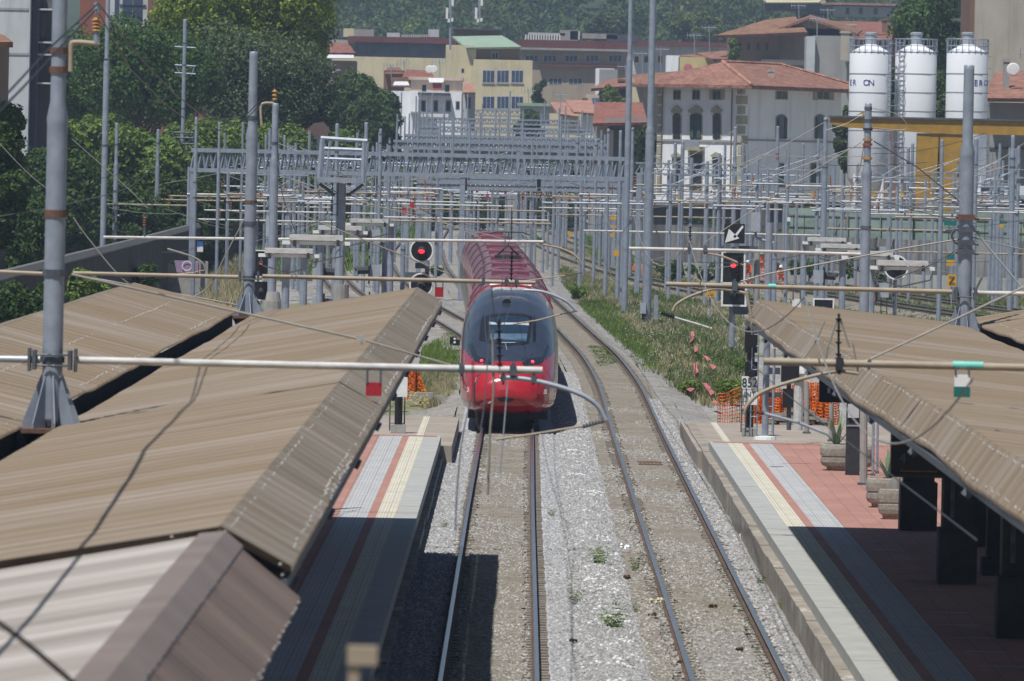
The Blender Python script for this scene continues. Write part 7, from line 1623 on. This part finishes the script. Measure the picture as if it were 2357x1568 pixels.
# extra understory behind the left wall
RT=[
 ('big dark green tree between the silos and the beige block',2150,-40,185,190,650,'fol_pine',6500,.26),
 ('green tree below the big dark one, behind the silos',2110,130,330,170,600,'fol_dark',4500,.26),
 ('grey green tree between villa and leftmost silo',1945,205,450,60,590,'fol_grey',3000,.24),
 ('grey green tree showing between the right two silos',2165,190,420,70,580,'fol_grey',3000,.24),
 ('small dark tree right of the rightmost silo',2292,290,400,80,545,'fol_dark',2600,.22),
 ('round green tree peeking between the pitched roofs and poles',1418,200,300,70,790,'fol_far2',2600,.28),
 ('dark conifer beside the tan shed',1478,270,470,60,650,'fol_dark',2200,.24),
 ('narrow green tree right of the yellow school block',1240,160,300,38,960,'fol_far',1800,.32),
 ('tree climbing beside the palazzo wall',1688,85,140,30,880,'fol_mid',900,.26),
 ('shrub tree in front of the far white wall',1215,255,330,60,930,'fol_far',1200,.34),
 ('olive green tree on the hillside above the pale block',1640,34,110,110,1330,'fol_far2',3600,.5),
 ('bright rounded tree on the hillside left of the olive green one',1580,30,100,80,1340,'fol_far2',2600,.5),
 ('layered grey cedar on the hillside behind the maroon block',1400,20,96,120,1320,'fol_grey',2600,.5),
 ('dark tall cypress group at the top right hillside',1880,-30,50,90,1400,'fol_dark',2400,.5),
]
for i,a in enumerate(RT): tree(*a[:7],n=int(a[7]*2.2),leaf=a[8]*.65,seed=71+i,g='trees among the far buildings',dy=.7,nb=14)
# hillside wood as one mass
r=np.random.default_rng(5); Vs=[];Qs=[];n0=0
for mk,frac in (('fol_far',.42),('fol_pine',.36),('fol_far2',.22)):
    Vs=[];Qs=[];n0=0; N_=int(1100*frac)
    for k in range(N_):
        Y=1310+(r.random()**1.1)*1300; x=r.uniform(-.045,.085)*Y; z=hz(x,Y); rad=r.uniform(4,8); hh=rad*r.uniform(.9,1.5)
        bl=[(x+r.normal()*rad*.45,Y+r.normal()*rad*.3,z+hh*r.uniform(.5,1.5),rad*r.uniform(.4,.62)) for _ in range(6)]
        Cn,Nr=crown(bl,620 if Y<1700 else 300,.5,k); V,Q=leaves(Cn,(.5 if Y<1700 else .8),.3,.7,k,Nr); Vs.append(V); Qs.append(Q+n0); n0+=len(V)
    npmesh('hillside_wood',np.concatenate(Vs),np.concatenate(Qs),M[mk],label={'fol_far':'mixed green wood covering the hillside','fol_pine':'dark pines and cypresses of the hillside wood','fol_far2':'pale olive green patches of the hillside wood'}[mk],cat='wood',kind='stuff')
# grass and weeds scattered by ground polygons in view pixels
def inpoly(x,y,poly):
    c=False; j=len(poly)-1
    for i in range(len(poly)):
        xi,yi=poly[i]; xj,yj=poly[j]
        if (yi>y)!=(yj>y) and x<(xj-xi)*(y-yi)/(yj-yi)+xi: c=not c
        j=i
    return c
def tufts(name,label,poly,n,h,w,m_,cat='grass',blades=6,spread=.12,clump=None,z=-.38,seed=3,lean=.35):
    r=random.Random(seed); W_=[gp(x,y) for x,y in poly]; xs=[p[0] for p in W_]; ys=[p[1] for p in W_]; V=[];Q=[]; cnt=0; tries=0
    while cnt<n and tries<n*30:
        tries+=1; x=r.uniform(min(xs),max(xs)); y=r.uniform(min(ys),max(ys))
        if not inpoly(x,y,W_): continue
        if clump and math.sin(x*clump[0]+1)+math.sin(y*clump[1]+x*.7)+r.uniform(-.8,.8)<clump[2]: continue
        cnt+=1; hh=h*r.uniform(.5,1.3)
        for b in range(blades):
            a=r.uniform(0,math.pi); dx,dy=math.cos(a)*w,math.sin(a)*w; bx_,by=x+r.uniform(-spread,spread),y+r.uniform(-spread,spread)*2; lx,ly=r.uniform(-lean,lean)*hh,r.uniform(-lean,lean)*hh; k=len(V); H2=hh*r.uniform(.6,1.1)
            V+=[(bx_-dx,by-dy,z),(bx_+dx,by+dy,z),(bx_+lx+dx*.5,by+ly+dy*.5,z+H2*.7),(bx_+lx*1.5-dx*.1,by+ly*1.5-dy*.1,z+H2)]; Q.append((k,k+1,k+2,k+3))
    if V: npmesh(name,V,Q,M[m_],label=label,cat=cat,kind='stuff')
VG=[(1290,560),(1345,560),(1560,620),(1700,700),(1720,800),(1710,900),(1640,935),(1560,900),(1500,860),(1450,800),(1400,745),(1330,700),(1290,640)]
tufts('verge_grass','dry pale grass of the verge between the right track and the signals',VG,7000,.30,.022,'fol_grass',seed=1)
tufts('verge_grass','straw coloured grass patches of the verge',VG,6500,.30,.02,'fol_straw',clump=(1.1,.15,-.1),seed=2)
tufts('verge_weeds','green weeds growing in the flowery verge',VG,3600,.34,.03,'fol_grassg','weeds',clump=(.9,.11,.3),seed=4)
SH=[(1330,700),(1390,690),(1440,745),(1500,800),(1520,850),(1480,862),(1440,810),(1380,750)]
tufts('verge_weeds','low dark green weeds beside the bend of the right track',SH,2600,.30,.03,'fol_mid','weeds',seed=5)
tufts('verge_weeds','green weeds between the train and the right track',[(1275,745),(1330,790),(1345,830),(1285,850),(1275,800)],1500,.12,.03,'fol_mid','weeds',seed=6,z=-.3)
tufts('verge_weeds','green weed patch inside the bend of the right track',[(1352,800),(1400,805),(1420,840),(1380,850)],500,.10,.03,'fol_mid','weeds',seed=61,z=-.22)
tufts('yard_grass','grass and weeds across the right yard',[(1500,590),(2356,640),(2356,790),(1900,790),(1720,760),(1600,640)],7000,.35,.03,'fol_grass',clump=(.25,.07,.25),seed=7)
tufts('yard_weeds','green weeds across the right yard',[(1500,590),(2356,640),(2356,790),(1900,790),(1720,760),(1600,640)],3000,.38,.04,'fol_grassg','weeds',clump=(.3,.09,.5),seed=8)
tufts('yard_weeds','weeds along the foot of the slatted wall',[(1540,585),(2356,612),(2356,640),(1540,610)],1500,.8,.06,'fol_grassg','weeds',clump=(.5,.03,.3),seed=9)
tufts('bank_grass','tall dry grass on the bank left of the signals',[(470,610),(560,600),(600,640),(600,700),(470,710)],4200,.8,.04,'fol_straw',seed=10)
tufts('bank_weeds','bright green shrubs behind the left signals',[(560,540),(880,470),(1000,480),(960,560),(860,620),(760,650),(590,640)],5200,.9,.08,'fol_weed','weeds',clump=(.35,.03,-.1),seed=12,lean=.5)
tufts('bank_weeds','weeds left of the train by the dwarf signal',[(975,800),(1040,770),(1062,830),(1060,870),(1000,880),(985,920),(965,900)],1800,.30,.02,'fol_weed','weeds',seed=13)
tufts('bank_grass','dry grass tuft left of the train front',[(965,850),(1040,850),(1050,900),(1000,930),(975,930)],2200,.30,.018,'fol_straw',seed=14)
tufts('far_weeds','green bushes along the far tracks',[(900,470),(980,455),(1010,470),(960,520),(900,560)],1500,1.2,.14,'fol_weed','weeds',seed=15,lean=.5)
tufts('far_weeds','green growth beside the far right tracks',[(1340,520),(1480,540),(1560,600),(1420,620),(1350,580)],2600,.7,.06,'fol_weed','weeds',clump=(.4,.05,.1),seed=16,lean=.5)
# flowers
def flowers(label,poly,n,m_,seed,zr=(.0,.45),rr=(.02,.045)):
    r=random.Random(seed); W_=[gp(x,y) for x,y in poly]; xs=[p[0] for p in W_]; ys=[p[1] for p in W_]; q=MB(); c=0
    while c<n:
        x=r.uniform(min(xs),max(xs)); y=r.uniform(min(ys),max(ys))
        if not inpoly(x,y,W_): continue
        if math.sin(x*1.3)+math.sin(y*.2)+r.uniform(-1.2,1.2)<.1: continue
        c+=1; z=-.3+r.uniform(*zr); k=r.uniform(*rr); q.add([(x-k,y,z),(x,y-k,z+k*.5),(x+k,y,z),(x,y+k,z+k*.8),(x,y,z+k)],[(0,1,4),(1,2,4),(2,3,4),(3,0,4)])
    q.build('wild_flowers',M[m_],label=label,cat='flowers',kind='stuff')
flowers('white wild flowers dotting the verge',[(1340,740),(1480,700),(1700,720),(1710,880),(1560,890),(1450,800)],650,'flower_white',3,rr=(.015,.035))
flowers('white wild flowers farther up the verge',[(1400,600),(1560,630),(1700,700),(1480,700),(1400,680)],180,'flower_white',8,rr=(.025,.045))
flowers('yellow flowers past the left platform end',[(925,905),(960,905),(985,940),(925,945)],90,'flower_yellow',4,(.1,.5),(.03,.05))
# bushes
def bush(label,x,yb,wpx,hpx,m_,n=700,leaf=.06,seed=0,g='roadside bushes',z=-.3,name='bush'):
    g0=G(x,yb,z); s=F/g0.y; w=wpx/s/2; h=hpx/s; r=random.Random(seed); bl=[(g0.x+r.uniform(-.6,.6)*w,g0.y+r.uniform(-.5,.5)*w,g0.z+h*r.uniform(.25,.75),min(w,h)*r.uniform(.3,.5)) for _ in range(8)]
    Cn,Nr=crown(bl,n,leaf,seed,.6); V,Q=leaves(Cn,leaf,.4,.5,seed,Nr); t=thing(name,label,'bush' if name=='bush' else 'weed',g0,g); npmesh('foliage',V,Q,M[m_],t)
    q=MB(); [q.cyl(g0,Vector(b[:3]),.012,.005,4) for b in bl[:5]]; q.build('stems',M['trunk'],t); return t
bush('bright yellow green bush beside the train body in the verge',1333,692,56,40,'fol_weed',1500,.07,1)
bush('bush by the ballast near the pink netting',1588,908,70,34,'fol_weed',1100,.05,2)
bush('leafy bush left of the orange netting',1680,925,110,50,'fol_weed',2200,.05,3)
bush('dark bush among the pink scraps',1710,860,50,30,'fol_mid',900,.05,4)
bush('green bush below the retaining wall at far left',60,760,200,90,'fol_weed',3200,.09,5)
bush('yellow green bush behind the canopy at left',210,680,110,70,'fol_weed',2400,.1,6)
bush('green bush beside the first slim masts',150,715,90,60,'fol_weed',1800,.09,7)
bush('green bush left of the train behind the round signals',1010,640,40,34,'fol_weed',900,.1,8)
bush('low green bush by the far track bend left of the train roof',1240,560,30,16,'fol_weed',400,.12,9)
def fern(label,x,yb,wpx,n,m_,seed,g,z=-.17):
    g0=G(x,yb,z); w=wpx/(F/g0.y)/2*1.25; r=random.Random(seed); t=thing('ballast_weed',label,'weed',g0,g); q=MB()
    for k in range(n):
        a=r.uniform(0,6.28); Ls=w*r.uniform(.5,1.1); d=Vector((math.cos(a),math.sin(a),0)); s_=Vector((-d.y,d.x,0)); hh=Ls*r.uniform(.7,1.7); o=g0+Vector((r.uniform(-.3,.3)*w,r.uniform(-.6,.6)*w,0)); m=7
        for j in range(1,m+1):
            f=j/m; c=o+d*Ls*f+Vector((0,0,hh*math.sin(f*2.2))); l=Ls*.26*(1.15-f*.7)
            for sg in (-1,1): q.quad(c,c+s_*sg*l*.6+d*l*.2+Vector((0,0,l*.25)),c+s_*sg*l+d*l*.5,c+s_*sg*l*.4+d*l*.45-Vector((0,0,l*.1)))
    q.build('leaves',M[m_],t)
for i,(x,y,w,h,lb) in enumerate(((1378,1305,52,32,'feathery green weed on the ballast shoulder, upper one'),(1460,1315,34,28,'feathery green weed hugging the right track'),(1322,1390,38,32,'feathery green weed left on the shoulder'),(1415,1452,60,52,'largest feathery green weed on the ballast shoulder'),(1466,1412,26,20,'small weed near the cream paper scrap'),(1800,1405,28,24,'green weed at the foot of the right platform kerb'),(1750,1345,26,26,'small weed beside the right platform kerb stones'),(1022,1215,20,50,'thin weeds growing left of the train track'),(1270,1190,22,26,'thin weed beside the outer rail of the train track'))):
    fern(lb,x,y,w,16+w//3,'fol_weed',30+i,'weeds on the ballast')
for i,(x,y) in enumerate(((1440,1333),(1370,1375),(1500,1420),(1560,1530),(1450,1540),(1320,1480),(1640,1400),(1700,1500))):
    bush('dry brown weed on the near ballast',x,y,24,10,'brown_weed',260,.02,50+i,'dry weeds on the ballast',-.17,'ballast_weed')
tufts('ballast_grass','sparse grass sprouts between the rails of the right track',[(1500,1280),(1640,1280),(1790,1568),(1610,1568)],260,.07,.012,'fol_grassg',seed=20,z=-.2,blades=7)
tufts('ballast_grass','sparse grass sprouts between the rails of the train track',[(1095,1170),(1215,1170),(1215,1260),(1085,1260)],90,.06,.012,'fol_grassg',seed=21,z=-.2,blades=6)

# far shrubbery behind the distant gantries
Vs=[];Qs=[];n0=0; r=np.random.default_rng(9)
for k in range(46):
    Y=r.uniform(770,850); px=r.uniform(890,1420); g0=P(px,400,Y); zt=P(px,r.uniform(338,372),Y).z; bl=[(g0.x+r.normal()*1.5,Y+r.normal(),r.uniform(.2,.85)*zt,zt*r.uniform(.22,.36)) for _ in range(5)]
    Cn,Nr=crown(bl,650,.4,k); V,Q=leaves(Cn,.36,.3,.7,k,Nr); Vs.append(V); Qs.append(Q+n0); n0+=len(V)
npmesh('shrubbery',np.concatenate(Vs),np.concatenate(Qs),M['fol_far'],label='dark bushes lining the far end of the railway behind the gantries',cat='bushes',kind='stuff')

for i,(x,y,w,h,lb) in enumerate(((30,655,120,60,'dark bush leaning over the retaining wall at the left edge'),(250,600,120,50,'bush spilling over the retaining wall behind the slim masts'),(380,560,110,40,'bush topping the wall by the crossarm post'),(120,740,150,60,'leafy bush in front of the retaining wall, right of the far left one'),(30,700,130,70,'leafy bush at the left edge before the retaining wall'))): bush(lb,x,y+40,w,h+40,'fol_weed' if i>2 else 'fol_mid',2600,.08,90+i)

for i,a in enumerate((('dark bush growing up against the far left retaining wall',25,662,800,170,238,'fol_dark',3600,.09),('green sapling in front of the retaining wall right of the thick mast',205,596,760,95,285,'fol_weed',3000,.10),('dark ivy clad bush just left of the thick left mast base',105,640,800,70,262,'fol_pine',2200,.09),('bush against the retaining wall behind the second slim mast',330,590,700,70,345,'fol_dark',2000,.10))): tree(*a[:7],n=a[7],leaf=a[8],seed=200+i,cat='bush',name='wall_bush',g='bushes hiding the retaining wall',nb=12)

Vs=[];Qs=[];n0=0; r=np.random.default_rng(19)
for k in range(34):
    Y=r.uniform(498,506) if k%2 else r.uniform(478,486)-16*(k%4>1); px=r.uniform(1540,2380); g0=P(px,470,Y); hh=r.uniform(2.2,4.6) if k%2 else r.uniform(.8,2.0); bl=[(g0.x+r.normal()*1.2,Y+r.normal()*.4,r.uniform(.2,.85)*hh,hh*r.uniform(.22,.36)) for _ in range(5)]
    Cn,Nr=crown(bl,420,.15,k); V,Q=leaves(Cn,.15,.3,.7,k,Nr); Vs.append(V); Qs.append(Q+n0); n0+=len(V)
npmesh('shrubbery',np.concatenate(Vs),np.concatenate(Qs),M['fol_dark'],label='dark scrub growing along the slatted wall and green fence',cat='bushes',kind='stuff')
# ================= camera, light, haze =================
cam=bpy.data.cameras.new('camera'); co_=bpy.data.objects.new('camera',cam); C.objects.link(co_); SC.camera=co_
cam.sensor_width=36; cam.lens=F/2356*36; cam.clip_start=1; cam.clip_end=6000
cam.shift_x=-28/2356; cam.shift_y=-419/2356
co_.matrix_world=Matrix.Translation((0,0,H))@Matrix.Rotation(math.pi/2,4,'X')@Matrix.Rotation(ROLL,4,'Z')
cam.dof.use_dof=True; cam.dof.focus_distance=225; cam.dof.aperture_fstop=8
EL,AZ=R(65),R(31)
sd=Vector((-math.sin(AZ)*math.cos(EL),-math.cos(AZ)*math.cos(EL),math.sin(EL)))
sun=bpy.data.lights.new('sun','SUN'); so=bpy.data.objects.new('sun',sun); C.objects.link(so); sun.energy=5.0; sun.angle=R(.53); sun.color=(1,.985,.96)
so.rotation_euler=sd.to_track_quat('Z','Y').to_euler()
w=bpy.data.worlds.new('World'); SC.world=w; w.use_nodes=True; nt=w.node_tree; bg=nt.nodes['Background']
sky=nt.nodes.new('ShaderNodeTexSky'); sky.sky_type='NISHITA'; sky.sun_disc=False; sky.ozone_density=4; sky.dust_density=.4; sky.sun_elevation=EL; sky.sun_rotation=math.atan2(sd.x,sd.y)
nt.links.new(sky.outputs[0],bg.inputs[0]); bg.inputs[1].default_value=.052
# haze box
hm_=bpy.data.materials.new('haze_air'); hm_.use_nodes=True; nt=hm_.node_tree; nt.nodes.remove(nt.nodes['Principled BSDF'])
pv=nt.nodes.new('ShaderNodeVolumePrincipled'); pv.inputs['Color'].default_value=(.62,.76,1,1); pv.inputs['Density'].default_value=HAZE; pv.inputs['Anisotropy'].default_value=.2
nt.links.new(pv.outputs[0],nt.nodes['Material Output'].inputs['Volume'])
q=MB(); q.box((-760,-45,-1.6),(760,3700,190)); q.build('haze',hm_,kind='stuff')
SC.view_settings.view_transform='Standard'; SC.view_settings.look='None'; SC.view_settings.exposure=0.0; SC.view_settings.gamma=1
SC.render.engine='CYCLES'; cy_=SC.cycles; cy_.max_bounces=5; cy_.diffuse_bounces=2; cy_.glossy_bounces=2; cy_.transmission_bounces=2; cy_.volume_bounces=0; cy_.transparent_max_bounces=4; cy_.caustics_reflective=False; cy_.caustics_refractive=False
cy_.use_denoising=True; cy_.denoiser='OPENIMAGEDENOISE'; cy_.volume_step_rate=10
cy_.sample_clamp_indirect=6; SC.render.film_transparent=False
